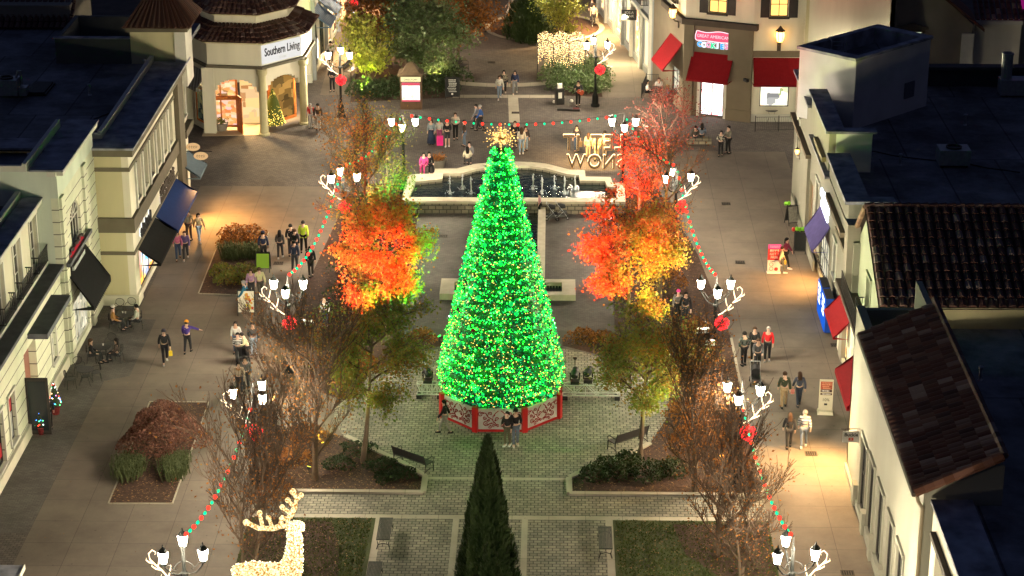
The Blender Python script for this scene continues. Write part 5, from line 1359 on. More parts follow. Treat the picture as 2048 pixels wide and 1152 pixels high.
# the foreground arborvitae
conifer('tall narrow dark arborvitae on the centre line in the foreground', (-2.3, 72.3), 6.5, 1.10, 15000, 51, .15)
conifer('short dark arborvitae in front of the taller one', (-2.15, 69.6), PY(980, 1090, 69.6).z, .9, 5000, 52, .15)
# planter and bed shrubs
mp_ = foliage_blob('japanese_maple', 'bronze dome-shaped japanese maple in the near left planter', (-16.8, 84.6), 1.75, 1.9, 2.0, LF_map, 7500, .12, 61, cat='small tree', lift=.55)
MB().tube([(0, 0, 0), (.1, .05, .4), (-.1, 0, .9), (.2, .1, 1.3)], [.09, .07, .06, .03], 7).build('trunk', M_bark, mp_)
def grass_clump(label, xy, rx, ry, h, n, seed, leaf=None):
    t = thing('ornamental_grass', label, 'grass clump', (xy[0], xy[1], .03), 0, 'green grass clumps in the planters'); rr = random.Random(seed); mb = MB()
    for k in range(n):
        x, y = rr.gauss(0, rx * .5), rr.gauss(0, ry * .5); a = rr.uniform(0, 6.28); L = h * rr.uniform(.6, 1.1)
        p = Vector((x, y, 0)); q = p + Vector((math.cos(a) * L * .35, math.sin(a) * L * .35, L)); e = q + Vector((math.cos(a) * L * .35, math.sin(a) * L * .35, -L * .12)); s = Vector((-math.sin(a), math.cos(a), 0)) * .018
        mb.add([p - s, p + s, q + s, q - s, e], [(0, 1, 2, 3), (3, 2, 4)])
    mb.build('blades', leaf or LF_grass, t)
grass_clump('green grass clump at the left edge of the near left planter', tuple(G(258, 945)[:2]), .55, .9, .65, 900, 1)
grass_clump('green grass clump at the right edge of the near left planter', tuple(G(352, 945)[:2]), .45, .9, .65, 900, 2)
grass_clump('dark green spiky clump in the middle of the far left planter', (-17.3, 109.0), .5, .4, .8, 300, 3)
grass_clump('dark green spiky clump at the right of the far left planter', (-16.3, 109.2), .5, .4, .75, 300, 4)
bs = random.Random(5)
def shrubs(spots, leaf, where, h=.8, r=.7, n=420, size=.13, cat='shrub', nm='low_shrub'):
    for i, (x, y, k) in enumerate(spots):
        foliage_blob(nm, where, (x, y), r * k, r * k * .9, h * k, leaf, int(n * k), size, 300 + i * 7 + int(abs(x) * 100), cat, where, .03)
shrubs([(1.9, 82.1, .9), (2.9, 82.4, 1), (4.2, 82.2, 1.1), (5.2, 82.6, 1.0), (2.4, 83.0, .8), (3.4, 83.5, .9)], LF_dk, 'dark shrubs along the front of the lower right bed', .75, .75, 600)
shrubs([(6.2, 86.0, 1), (6.9, 87.5, 1.1), (7.5, 85.3, 1), (6.0, 88.6, 1.0), (7.2, 89.8, 1.0), (7.9, 83.3, .9)], LF_ru, 'rust shrubs under the bare tree in the lower right bed', .8, .8, 600)
shrubs([(-7.1, 83.0, .9), (-6.2, 82.3, .8), (-8.3, 84.6, 1), (-9.0, 83.2, .9), (-6.9, 81.9, .7)], LF_dk, 'dark low plants round the trunk in the lower left bed', .45, .8, 420)
shrubs([(-11.0, 83.5, 1), (-11.4, 80.0, 1), (-10.6, 85.8, 1.0)], LF_ru, 'rust plants under the big bare tree in the lower left bed', .7, .9, 600)
shrubs([(1.6, 97.4, 1), (2.6, 97.2, .9), (4.8, 96.2, 1.1), (6.0, 97.2, 1.1), (7.2, 98.6, 1.1), (5.4, 94.6, .9)], LF_ru, 'brown shrubs under the right flood-lit maple', .7, .8, 500)
shrubs([(-6.2, 97.4, .9), (-9.6, 95.0, 1.1), (-10.8, 97.0, 1.1), (-9.2, 99.6, 1.0), (-11.6, 94.6, 1.0), (-8.6, 93.6, .9)], LF_ru, 'brown shrubs under the left flood-lit maple', .7, .8, 500)
shrubs([(-10.5, 103, 1.1), (-10.6, 107, 1.2), (-9.4, 110, 1.1), (-10.4, 113.5, 1.1), (-8.8, 106, 1.0), (-10.6, 117, 1.1)], LF_dk, 'dark shrubs in the bed left of the fountain', .9, .9, 500)
shrubs([(6.2, 105, 1.1), (5.0, 108, 1.1), (6.4, 110, 1.2), (5.2, 117, 1.1), (4.6, 111.5, 1.0)], LF_ru, 'brown shrubs in the bed right of the fountain', .9, .9, 500)
shrubs([(-17.6, 112.2, 1.1), (-16.6, 112.3, 1.0), (-17.6, 110.6, 1.0), (-16.4, 110.8, .9)], LF_ru, 'brown shrubs at the back of the far left planter', .7, .75, 500)
shrubs([(-17.4, 106.4, 1.0), (-16.2, 106.4, 1.0), (-17.0, 105.2, .9), (-15.9, 105.3, .9)], LF_gr, 'green brown shrubs at the front of the far left planter', .6, .75, 500)
hd = [G(1112, 165), G(1128, 180), G(1150, 184), G(1172, 184), G(1192, 182), G(1118, 148), G(1182, 150), G(1190, 164), G(1140, 170), G(1165, 168)]
shrubs([(p.x, p.y, 1.0) for p in hd], LF_hol, 'clipped dark green shrubs behind the guitar player', 1.25, 1.15, 650, .2)
hd = [G(730, 192), G(760, 196), G(785, 190), G(860, 188), G(885, 182), G(905, 165)]
shrubs([(p.x, p.y, 1.0) for p in hd], LF_dk, 'dark green bushes round the lit directory', 1.2, 1.3, 600, .2)
# fallen leaves, bark chips and lawn
M_fall = ramp_island('fallen leaves', [(.16, .075, .035), (.24, .14, .06), (.30, .20, .09), (.10, .05, .03)], .85, .15)
M_grassb = ramp_island('lawn blades', [(.035, .06, .014), (.06, .085, .02), (.10, .10, .03)], .85, .15)
def inside(p, poly):
    c = False; n = len(poly)
    for i in range(n):
        x0, y0 = poly[i][0], poly[i][1]; x1, y1 = poly[(i + 1) % n][0], poly[(i + 1) % n][1]
        if (y0 > p[1]) != (y1 > p[1]) and p[0] < (x1 - x0) * (p[1] - y0) / (y1 - y0) + x0: c = not c
    return c
def scatter(name, polys, n, size, m, z=.05, seed=1):
    rr = random.Random(seed); mb = MB()
    for poly, k in polys:
        xs = [p[0] for p in poly]; ys = [p[1] for p in poly]; c = 0; g = 0
        while c < k * n and g < 40 * k * n:
            g += 1; p = (rr.uniform(min(xs), max(xs)), rr.uniform(min(ys), max(ys)))
            if not inside(p, poly): continue
            c += 1; a = rr.uniform(0, 6.28); L = size * rr.uniform(.5, 1.2); e = Vector((math.cos(a), math.sin(a), rr.uniform(-.3, .3))) * L; f = Vector((-math.sin(a), math.cos(a), rr.uniform(-.3, .3))) * L * .6
            q = Vector((*p, z + rr.uniform(0, .02))); mb.add([q - e * .5, q - f * .5, q + e * .5, q + f * .5], [(0, 1, 2, 3)])
    return tag(mb.build(name, m), kind='stuff')
lawnL, lawnR = [(-12.2, 70), (-7.2, 70), (-7.2, 78.3), (-12.2, 78.3)], [(2.7, 70), (8.9, 70), (8.9, 78.3), (2.7, 78.3)]
scatter('fallen_leaves', [(LB, 1.4), (RB, 2), (LU, 1.2), (RU, 1.2), (PL1, .9), (PL2, .4), (lawnL, 1.0), (lawnR, .9)], 1100, .085, M_fall, .055, 3)
scatter('fallen_leaves', [([(-21, 75), (-12, 75), (-12, 100), (-21, 100)], 1), ([(9, 72), (12.6, 72), (14, 118), (8, 118)], .5), ([(-7, 73), (2.5, 73), (2.5, 118), (-7, 118)], .9)], 330, .06, M_fall, .022, 4)
def blades(name, polys, n, h, seed):
    rr = random.Random(seed); mb = MB()
    for poly in polys:
        xs = [p[0] for p in poly]; ys = [p[1] for p in poly]
        for k in range(n):
            p = Vector((rr.uniform(min(xs), max(xs)), rr.uniform(min(ys), max(ys)), .03)); a = rr.uniform(0, 6.28); s = Vector((math.cos(a), math.sin(a), 0)) * .03
            mb.tri(p - s, p + s, p + Vector((rr.gauss(0, .04), rr.gauss(0, .04), h * rr.uniform(.5, 1.2))))
    return tag(mb.build(name, M_grassb), kind='stuff')
blades('grass', [lawnL, lawnR], 9000, .08, 8)
# coloured floodlights that light the trees
floodlight(-9.6, 93.2, (-8.6, 97, 5.5), 'red floodlight in the bed in front of the left maple', RED, FP * 6.0, 60)
floodlight(-6.0, 94.3, (-7.5, 96.9, 3.8), 'amber floodlight in front of the left maple', AMB, FP * .15, 80)
floodlight(-5.4, 97.2, (-6.6, 96.9, 2.6), 'green floodlight at the plaza side of the left maple', GRN, FP * 4.5, 80)
floodlight(1.2, 94.6, (2.2, 97.1, 4.6), 'red floodlight at the plaza side of the right maple', RED, FP * 7.0, 70)
floodlight(2.6, 94.5, (3.2, 97.0, 3.0), 'amber floodlight in front of the right maple', YEL, FP * .15, 85)
floodlight(5.6, 94.9, (5.3, 97.1, 3.0), 'green floodlight at the walk side of the right maple', (.55, 1, .08), FP * 2.2, 70)
floodlight(5.3, 100.4, (5.7, 103.2, 4.5), 'red floodlight at the foot of the tall tree right of the fountain', RED, FP * 3, 45)
floodlight(3.5, 111.8, (4.8, 114.6, 3.6), 'red floodlight at the foot of the tree by the big letters', RED, FP * 4, 75)
floodlight(7.0, 112.4, (5.6, 114.6, 2.6), 'yellow floodlight at the walk side of the tree by the big letters', YEL, FP * .3, 70)
floodlight(-10.6, 101.0, (-10.0, 104, 4), 'green floodlight at the foot of the tall tree left of the fountain', GRN, FP * 1.5, 45)
floodlight(-11.3, 102.2, (-10.8, 104.5, 6.5), 'red floodlight beside the tall tree left of the fountain', RED, FP * 2, 55)
floodlight(-8.2, 111.4, (-8.6, 114, 3.2), 'green floodlight at the foot of the tree by the left end of the fountain', GRN, FP * 1.3, 70)
floodlight(-10.2, 111.6, (-10.3, 114, 4), 'amber floodlight left of the tree by the fountain', AMB, FP * .9, 70)
floodlight(-10.2, 82.4, (-9.2, 83.6, 4.2), 'yellow floodlight under the green and rust tree', (.85, .9, .12), FP * .8, 80)
floodlight(6.2, 82.6, (5.2, 83.8, 3.8), 'yellow floodlight under the yellow green tree', (.7, .95, .12), FP * .8, 80)
floodlight(7.4, 83.8, (6.4, 81.5, 3.6), 'amber floodlight among the rust shrubs', AMB, FP * .9, 85)
p_ = G(726, 196); floodlight(p_.x, p_.y, G(738, 178) + Vector((-.3, 0, 2.8)), 'yellow green floodlight under the small tree left of the directory', (.75, .95, .1), FP * 1.1, 80)
p_ = G(862, 178); floodlight(p_.x + .4, p_.y, G(848, 165) + Vector((.8, 0, 2.2)), 'warm floodlight under the glossy evergreen', (1, .8, .3), FP * 1.1, 80)

# beams of the stage lights on the trusses
spot('stage_beam', (-5.62, 90.85, 1.42), (-8.1, 97, 6.4), RED, FP * 18, 28)
spot('stage_beam', (1.2, 90.85, 1.42), (1.5, 97, 5.6), RED, FP * 15, 26)
spot('stage_beam', (1.85, 91.0, 1.42), (5.0, 97, 4.2), (.75, .9, .1), FP * 5, 30)

p_ = G(835, 112); floodlight(p_.x, p_.y, (p_.x + .5, 150.5, 4.5), 'amber floodlight under the far autumn trees', (1, .55, .15), FP * 1.2, 95)

# ================================================================== FOUNTAIN AND WATER
M_stone = paver('rough stone wall', (.24, .21, .15), (.15, .135, .10), (.06, .055, .045), .42, .24, .03, off=.5, bump=.9, stain=.3, upright=True)
M_rim = mat('pale limestone coping', (.44, .40, .30), .8, .18, 2, .15)
M_water, _t, _b = new_mat('dark fountain water')
_b.inputs['Base Color'].default_value = (.010, .016, .015, 1); _b.inputs['Roughness'].default_value = .07; _b.inputs['Specular IOR Level'].default_value = .6
_n = _t.nodes.new('ShaderNodeTexNoise'); _n.inputs['Scale'].default_value = 3.2; _n.inputs['Detail'].default_value = 5
_c = _t.nodes.new('ShaderNodeTexCoord'); _t.links.new(_c.outputs['Object'], _n.inputs['Vector'])
_p = _t.nodes.new('ShaderNodeBump'); _p.inputs['Strength'].default_value = .5; _p.inputs['Distance'].default_value = .12
_t.links.new(_n.outputs[0], _p.inputs['Height']); _t.links.new(_p.outputs[0], _b.inputs['Normal'])
FO = thing('fountain', 'long pale-rimmed fountain basin with a curved back wall behind the decorated tree', 'fountain', (-2.2, 120, 0))
outer = [(803, 402), (815, 349), (868, 347), (870, 337), (913, 337), (948, 328), (988, 324), (1030, 323), (1062, 324), (1092, 327), (1139, 339), (1169, 340), (1171, 353), (1221, 354), (1225, 365), (1249, 366), (1251, 404)]
inner = [(818, 394), (831, 363), (884, 358), (886, 347), (921, 347), (952, 338), (990, 333), (1030, 331), (1060, 332), (1090, 336), (1134, 348), (1158, 350), (1160, 361), (1210, 362), (1214, 373), (1233, 374), (1233, 396)]
O_ = [G(x, y, .75) for x, y in outer]; N_ = [G(x, y, .75) for x, y in inner]
n = len(O_)
rim, st = MB(), MB()
for i in range(n):
    j = (i + 1) % n
    a, b, c, d = O_[i], O_[j], N_[j], N_[i]
    lo = Vector((0, 0, -.14))
    rim.quad(a, b, c, d); rim.quad(a + lo, b + lo, b, a); rim.quad(d, c, c + lo, d + lo)
    k = Vector((0, 0, .14)); 
    a2, b2, d2, c2 = a - k, b - k, d - k, c - k
    st.quad((a2.x, a2.y, 0), (b2.x, b2.y, 0), b2, a2); st.quad(d2, c2, (c2.x, c2.y, .1), (d2.x, d2.y, .1))
W(rim, 'rim', M_rim, FO); W(st, 'basin_wall', M_stone, FO)
struct('water', MB().add([(p.x, p.y, .50) for p in N_], [tuple(range(n))]), M_water)
for xa, xb in ((-8.4, -5.3), (-3.9 - 1.3, -4.2), (-.25, 1.0), (1.05, 4.1)):
    W(MB().box(xa, xb, 116.95, 117.2, 0, .62), 'front_facing', M_stone, FO)
for xa, xb in ((-4.1, -3.68), (-.72, -.3)):
    W(MB().box(xa, xb, 105.3, 118.2, 0, .42), 'rill_kerb', M_rim, FO)
sheet('water', [(-3.66, 105.4), (-.74, 105.4), (-.74, 117.9), (-3.66, 117.9)], .06, M_water)
M_jet, _t, _b = new_mat('white water jet')
_b.inputs['Base Color'].default_value = (.75, .78, .76, 1); _b.inputs['Roughness'].default_value = .35; _b.inputs['Transmission Weight'].default_value = .35
for i, (x, y) in enumerate([(900, 388), (925, 379), (942, 388), (967, 378), (1066, 379), (1084, 388), (1109, 378), (1129, 388), (1150, 380)]):
    p = G(x, y, .5); hgt = (1.12, .95, 1.05, .9, .9, 1.05, .85, 1.1, .9)[i]
    t = thing('fountain_jet', 'white water jet, ' + ('first', 'second', 'third', 'fourth', 'fifth', 'sixth', 'seventh', 'eighth', 'ninth')[i] + ' from the left in the fountain', 'water jet', tuple(p), 0, 'water jets in the fountain')
    m = MB(); rj = random.Random(i)
    m.tube([(0, 0, 0)] + [(rj.gauss(0, .012), rj.gauss(0, .012), hgt * k / 7) for k in range(1, 8)], [.10, .05, .035, .04, .04, .05, .055, .02], 7)
    for q in range(26):
        a = rj.uniform(0, 6.28); r = rj.uniform(.05, .30); m.octa((r * math.cos(a), r * math.sin(a), rj.uniform(.01, .25) * (1 - r)), rj.uniform(.012, .035))
    for q in range(12): m.octa((rj.gauss(0, .07), rj.gauss(0, .07), hgt * rj.uniform(.6, 1.05)), rj.uniform(.012, .03))
    m.build('spray', M_jet, t)
BS = thing('grate_basin', 'low pale rectangular basin with a dark grate behind the decorated tree', 'basin', (-2.2, 104.1, 0))
W(MB().box(-5.7, 1.3, 103.0, 103.45, .0, .34).box(-5.7, 1.3, 104.8, 105.25, 0, .34).box(-5.7, -5.0, 103.45, 104.8, 0, .34).box(.6, 1.3, 103.45, 104.8, 0, .34), 'kerb', M_rim, BS)
gr = MB()
for i in range(36): gr.box(-4.98 + i * .155, -4.90 + i * .155, 103.46, 104.79, .1, .14)
W(gr, 'grate', M_black, BS)
sheet('stone_step', [(-7.6, 98.0), (3.2, 98.0), (3.2, 98.9), (-7.6, 98.9)], .014, mat('dark stone step', (.08, .085, .07), .9, .2, 2))

# ================================================================== LIT REINDEER, TUNNEL, LETTERS
YD = 70.6
def D(px, py, dy=0.0): p = PY(px, py, YD); return Vector((p.x, p.y + dy, p.z))
RD = thing('reindeer_sculpture', 'giant glowing warm white reindeer made of lights, bottom left', 'light sculpture', (D(560, 1130).x, YD, 0))
def skin(name, verts, edges, radii, m, parent, off=(0, 0, 0), sub=1, smooth=True, root=0):
    me = bpy.data.meshes.new(name); me.from_pydata([tuple(Vector(v) - Vector(off)) for v in verts], edges, []); me.update()
    o = bpy.data.objects.new(name, me); COL.objects.link(o)
    o.modifiers.new('s', 'SKIN'); 
    for i, r in enumerate(radii):
        rr = r if isinstance(r, tuple) else (r, r)
        me.skin_vertices[0].data[i].radius = rr; me.skin_vertices[0].data[i].use_root = (i == root)
    sb = o.modifiers.new('b', 'SUBSURF'); sb.levels = sub; sb.render_levels = sub
    dg = bpy.context.evaluated_depsgraph_get(); m2 = bpy.data.meshes.new_from_object(o.evaluated_get(dg))
    bpy.data.objects.remove(o); bpy.data.meshes.remove(me); m2.name = name
    m2.materials.clear(); m2.materials.append(m)
    if smooth:
        for p in m2.polygons: p.use_smooth = True
    return link(name, m2, parent)
G_deer = bpy.data.materials.new('reindeer light net'); G_deer.use_nodes = True
_t = G_deer.node_tree; _t.nodes.remove(_t.nodes['Principled BSDF'])
_e = _t.nodes.new('ShaderNodeEmission'); _c = _t.nodes.new('ShaderNodeTexCoord'); _v = _t.nodes.new('ShaderNodeTexNoise'); _v.inputs['Scale'].default_value = 15; _v.inputs['Detail'].default_value = 3
_t.links.new(_c.outputs['Object'], _v.inputs['Vector']); _r = _t.nodes.new('ShaderNodeValToRGB'); _r.color_ramp.elements[0].color = (.30, .13, .015, 1); _r.color_ramp.elements[0].position = .40; _r.color_ramp.elements[1].color = (1, .83, .42, 1); _r.color_ramp.elements[1].position = .6
_t.links.new(_v.outputs[0], _r.inputs[0]); _t.links.new(_r.outputs[0], _e.inputs[0]); _e.inputs[1].default_value = 1.9; _t.links.new(_e.outputs[0], _t.nodes['Material Output'].inputs[0])
off = RD.location
hd, ns, nk0, nk1, ch, mid_, rump = D(582, 1052), D(609, 1054), D(590, 1072), D(588, 1105), D(582, 1155), D(535, 1165), D(485, 1150)
legs = []
V_ = [mid_, ch, nk1, nk0, hd, ns, rump]
E_l = [(0, 1), (1, 2), (2, 3), (3, 4), (4, 5), (0, 6)]
Rr = [.66, .62, .34, .30, .30, .17, .58]
for (b, dx, dy) in ((1, .12, .32), (1, .12, -.32), (6, -.1, .3), (6, -.1, -.3)):
    base = V_[b]; i = len(V_)
    V_ += [base + Vector((dx, dy, -.6)), Vector((base.x + dx * 1.5, base.y + dy, 1.0)), Vector((base.x + dx * 1.2, base.y + dy, .08))]
    E_l += [(b, i), (i, i + 1), (i + 1, i + 2)]; Rr += [.22, .13, .12]
V_ += [D(470, 1135) + Vector((-.12, 0, .1))]; E_l.append((6, len(V_) - 1)); Rr.append(.14)
skin('body', V_, E_l, Rr, G_deer, RD, off)
an = MB()
for sgn, pts, tines in ((.22, [(578, 1040), (588, 1022), (592, 1006), (583, 994)], [((588, 1024), (573, 1010)), ((580, 1036), (562, 1024)), ((591, 1008), (600, 1000))]),
                        (-.22, [(570, 1044), (548, 1050), (520, 1048), (496, 1034)], [((548, 1050), (540, 1026)), ((528, 1048), (522, 1016)), ((560, 1048), (566, 1028))])):
    an.tube([D(x, y, sgn * (1 + k * .3)) - off for k, (x, y) in enumerate(pts)], [.11, .10, .09, .08], 7)
    an.ball(tuple(D(*pts[-1], sgn * 2) - off), .13, 8, 6)
    for p, q in tines:
        an.tube([D(*p, sgn * 1.5) - off, D(*q, sgn * 1.8) - off], [.075, .065], 6); an.ball(tuple(D(*q, sgn * 1.8) - off), .105, 8, 5)
an.build('antlers', G_deer, RD, smooth=True)
for s in (.26, -.26): MB().tube([hd + Vector((-.12, s * .8, .12)) - off, hd + Vector((-.4, s * 1.7, .18)) - off], [.12, .04], 6).build('ear', G_deer, RD)
bm_ = MB(); rr_ = random.Random(4)
dm = [o for o in RD.children if o.name.startswith('body')][0].data
for p in dm.polygons:
    for q in range(5 if p.area > .01 else 2):
        v = [dm.vertices[i].co for i in p.vertices]; w1, w2 = rr_.random(), rr_.random()
        c = v[0].lerp(v[1], w1).lerp(v[-1].lerp(v[2 if len(v) > 2 else 1], w1), w2)
        bm_.octa(c + p.normal * .03, rr_.uniform(.015, .03))
tag(bm_.build('light_bulbs', glow('reindeer bulbs', (1, .85, .5), 3.5, False, .6), RD), kind='stuff')

TN = thing('light_tunnel', 'arched walk-through tunnel hung with warm curtain lights, top centre right', 'light display', tuple(G(1122, 150)))
tw_, td_, th_ = 3.3, 2.4, 2.7
fr = MB()
for yy in (-td_ / 2, td_ / 2):
    for k in range(4): fr.tube([(-tw_ / 2 + tw_ * k / 3, yy, 0), (-tw_ / 2 + tw_ * k / 3, yy, th_ - .15)], .035, 5)
    pts = []
    for s in range(3):
        x0 = -tw_ / 2 + tw_ * s / 3
        for k in range(7): pts.append((x0 + tw_ / 3 * k / 6, yy, th_ - .15 + .28 * math.sin(PI * k / 6)))
    fr.tube(pts, .03, 5)
for k in range(4): fr.tube([(-tw_ / 2 + tw_ * k / 3, -td_ / 2, th_ - .15), (-tw_ / 2 + tw_ * k / 3, td_ / 2, th_ - .15)], .025, 5)
fr.build('frame', M_black, TN)
lt = MB(); rr_ = random.Random(9)
for yy in (-td_ / 2, td_ / 2):
    for s in range(34):
        x = -tw_ / 2 + tw_ * (s + .5) / 34; kk = (x + tw_ / 2) / (tw_ / 3); zt = th_ - .15 + .28 * math.sin(PI * (kk % 1)); L = rr_.uniform(1.2, 2.3) * (1 if .12 < (kk / 3) < .9 else .9)
        z = zt
        while z > zt - L:
            lt.octa((x + rr_.gauss(0, .02), yy + rr_.gauss(0, .03), z), rr_.uniform(.022, .042)); z -= rr_.uniform(.09, .17)
for s in range(260):
    x = rr_.uniform(-tw_ / 2, tw_ / 2); kk = (x + tw_ / 2) / (tw_ / 3); lt.octa((x, rr_.uniform(-td_ / 2, td_ / 2), th_ - .12 + .28 * math.sin(PI * (kk % 1))), rr_.uniform(.022, .04))
tag(lt.build('curtain_lights', glow('curtain bulbs', (1, .66, .28), 3.2, True, .4), TN), kind='stuff')
# big marquee letters LET IT SNOW, seen from behind
M_mar = mat('rusty letter backs', (.09, .065, .045), .7, .3, 4, .1)
G_mar = glow('letter rim bulbs', (1, .52, .18), .38)
def big_letters(word, x_right, y, z, size):
    """upright letters that face away from the camera (+Y)"""
    x = x_right
    for ch in word:
        if ch == ' ': x -= size * .42; continue
        me = text_mesh(ch, size, .0, 'LEFT')
        me.name = 'letter'
        xs = [v.co.x for v in me.vertices]; wdt = max(xs) - min(xs); x0 = min(xs)
        me.transform(Matrix.Diagonal((.86, 1, 1, 1)) @ Matrix.Translation((-x0, 0, 0))); wdt *= .86
        t = thing('marquee_letter', 'tall open marquee letter %s of the LET IT SNOW display, seen from behind' % ch, 'letter', (x, y, z), PI, 'big marquee letters by the fountain')
        # extruded letter body with a lit face on the far side and a rim seen from behind
        bm = bmesh.new(); bm.from_mesh(me); bpy.data.meshes.remove(me)
        bm.transform(Matrix.Rotation(PI / 2, 4, 'X'))
        g = bmesh.ops.extrude_face_region(bm, geom=bm.faces[:])
        bmesh.ops.translate(bm, vec=(0, .22, 0), verts=[v for v in g['geom'] if isinstance(v, bmesh.types.BMVert)])
        m2 = bpy.data.meshes.new('letter_body'); bm.to_mesh(m2); bm.free()
        b = link('letter_body', m2, t, M_mar); 
        # outline tubes on the side seen in the photo and bulbs on the front
        cv = bpy.data.curves.new('o', 'FONT'); cv.body = ch; cv.size = size; cv.align_y = 'CENTER'; cv.bevel_depth = .02; cv.fill_mode = 'NONE' if hasattr(cv, 'fill_mode') else 'BOTH'; cv.resolution_u = 3
        o = bpy.data.objects.new('o', cv); COL.objects.link(o); dg = bpy.context.evaluated_depsgraph_get()
        m3 = bpy.data.meshes.new_from_object(o.evaluated_get(dg)); bpy.data.objects.remove(o); bpy.data.curves.remove(cv)
        m3.transform(Matrix.Translation((0, .25, 0)) @ Matrix.Rotation(PI / 2, 4, 'X') @ Matrix.Diagonal((.86, 1, 1, 1)) @ Matrix.Translation((-x0, 0, 0)))
        link('letter_rim', m3, t, G_mar)
        m4 = m3.copy(); m4.transform(Matrix.Translation((0, -.29, 0))); link('lit_face_rim', m4, t, glow('letter face bulbs', (1, .75, .4), 5.0)); m4.materials.clear(); m4.materials.append(MATS['letter face bulbs'])
        x -= wdt + size * .12
Lx = PY(1136, 300, 124.9).x
big_letters('LET IT', Lx + 3.3, 124.9, 1.78, 1.35)
big_letters('SNOW', Lx + 3.4, 124.9, .56, 1.25)
spot('letters_glow', (Lx + 1.6, 125.7, 2.6), (Lx + 1.4, 127.5, 0), (1, .62, .25), 2200, 150, 1.0, .4)

# ================================================================== STREET FURNITURE
def make_bench():
    t = thing('park_bench', 'x', 'bench')
    s = MB()
    for i in range(9): s.box(-.9, .9, -.24 + i * .055, -.19 + i * .055, .43, .455)
    s.build('seat', M_black, t)
    b = MB()
    for i in range(8):
        z = .50 + i * .05; y = .27 + i * .018; b.box(-.9, .9, y, y + .02, z, z + .045)
    b.build('backrest', M_black, t)
    for x in (-.88, .88):
        l = MB().tube([(x, -.26, 0), (x, -.24, .25), (x, -.22, .43)], .025, 6).tube([(x, .34, 0), (x, .27, .43), (x, .42, .92)], .025, 6).tube([(x, -.24, .43), (x, .28, .43)], .022, 6)
        l.tube([(x, -.23, .43), (x, -.25, .62), (x, -.15, .69), (x, .1, .68), (x, .33, .66)], .02, 6).tube([(x, -.25, .12), (x, 0, .2), (x, .31, .12)], .016, 5)
        l.build('leg_frame', M_black, t)
    return t
def make_backless():
    t = thing('park_bench', 'x', 'bench'); s = MB()
    for i in range(10): s.box(-.95, .95, -.27 + i * .055, -.222 + i * .055, .43, .455)
    s.build('seat', M_black, t)
    for x in (-.9, .9):
        MB().tube([(x, -.26, 0), (x, -.2, .2), (x, -.25, .42), (x, .25, .42), (x, .2, .2), (x, .26, 0)], .028, 6).tube([(x, -.2, .2), (x, 0, .26), (x, .2, .2)], .018, 5).build('leg_frame', M_black, t)
    return t
bench0 = bl0 = None
for (px, py, ang, lab) in ((770, 1078, 90, 'black slatted bench on the left edge of the centre path'), (1210, 1096, -90, 'black slatted bench on the right edge of the centre path'), (748, 1168, 90, 'black bench cut by the bottom edge of the photo'),
                           (828, 935, None, 'black iron bench at the edge of the lower left bed facing the tree'), (1254, 893, None, 'black iron bench at the edge of the lower right bed facing the tree'),
                           (918, 146, 60, 'dark bench beside the glossy evergreen'), (1207, 148, 105, 'dark bench behind the rear lamp post by the hedge'), (704, 150, 75, 'dark bench beside the rear lamp on the left walk')):
    if 'slatted' in lab or 'cut by' in lab: o = make_backless() if bl0 is None else copy_tree(bl0); bl0 = bl0 or o
    else: o = make_bench() if bench0 is None else copy_tree(bench0); bench0 = bench0 or o
    p = G(px, py); o.location = (p.x, p.y, .022)
    if ang is None:
        a, b = (G(795, 930), G(858, 952)) if px < 1000 else (G(1215, 905), G(1292, 880))
        ang = math.degrees(math.atan2(b.y - a.y, b.x - a.x)) + 180
    o.rotation_euler = (0, 0, R(ang)); tag(o, lab, 'bench', 'black iron benches')
def make_table():
    t = thing('cafe_table', 'x', 'cafe table')
    MB().lathe([(.40, .71), (.42, .72), (.42, .74), (.40, .745)], 20).build('tabletop', mat('dark mesh metal', (.045, .045, .045), .5, .3, 20, .2), t)
    l = MB()
    for k in range(4):
        a = PI / 4 + PI / 2 * k; l.tube([(.38 * math.cos(a), .38 * math.sin(a), 0), (.2 * math.cos(a), .2 * math.sin(a), .4), (.3 * math.cos(a), .3 * math.sin(a), .71)], .014, 5)
    l.lathe([(.2, .38), (.2, .40)], 14).build('legs', M_black, t)
    return t
def make_chair():
    t = thing('cafe_chair', 'x', 'chair')
    MB().lathe([(.20, .43), (.22, .445), (.20, .46)], 14).build('seat', MATS['dark mesh metal'], t)
    m = MB(); ring_ = [(.22 * math.cos(a), .20 + .03 * abs(math.cos(a)), .72 + .20 * math.sin(a)) for a in [2 * PI * k / 14 for k in range(15)]]
    m.tube(ring_, .014, 5)
    for k in range(-3, 4): x = k * .055; h = .2 * math.sqrt(1 - (x / .22) ** 2); m.tube([(x, .21, .72 - h), (x, .21, .72 + h)], .006, 4)
    m.build('backrest', M_black, t)
    for x, y in ((-.18, -.18), (.18, -.18), (-.18, .2), (.18, .2)): MB().tube([(x * 1.15, y * 1.15, 0), (x * .9, y * .95, .44)], .013, 5).build('leg', M_black, t)
    MB().tube([(-.2, .2, .66), (-.24, 0, .66), (-.22, -.17, .62), (-.2, -.17, .44)], .012, 5).tube([(.2, .2, .66), (.24, 0, .66), (.22, -.17, .62), (.2, -.17, .44)], .012, 5).build('armrests', M_black, t)
    return t
tab0 = ch0 = None
TB = [(251, 656, 'round cafe table between the man in orange and the man in white'), (207, 722, 'round cafe table between the two long-haired women'), (172, 768, 'empty round cafe table nearest the shop entrance'), (1542, 242, 'round cafe table behind the iron fence by the cookie shop window'), (1314, 197, 'round cafe table beside the grey shop')]
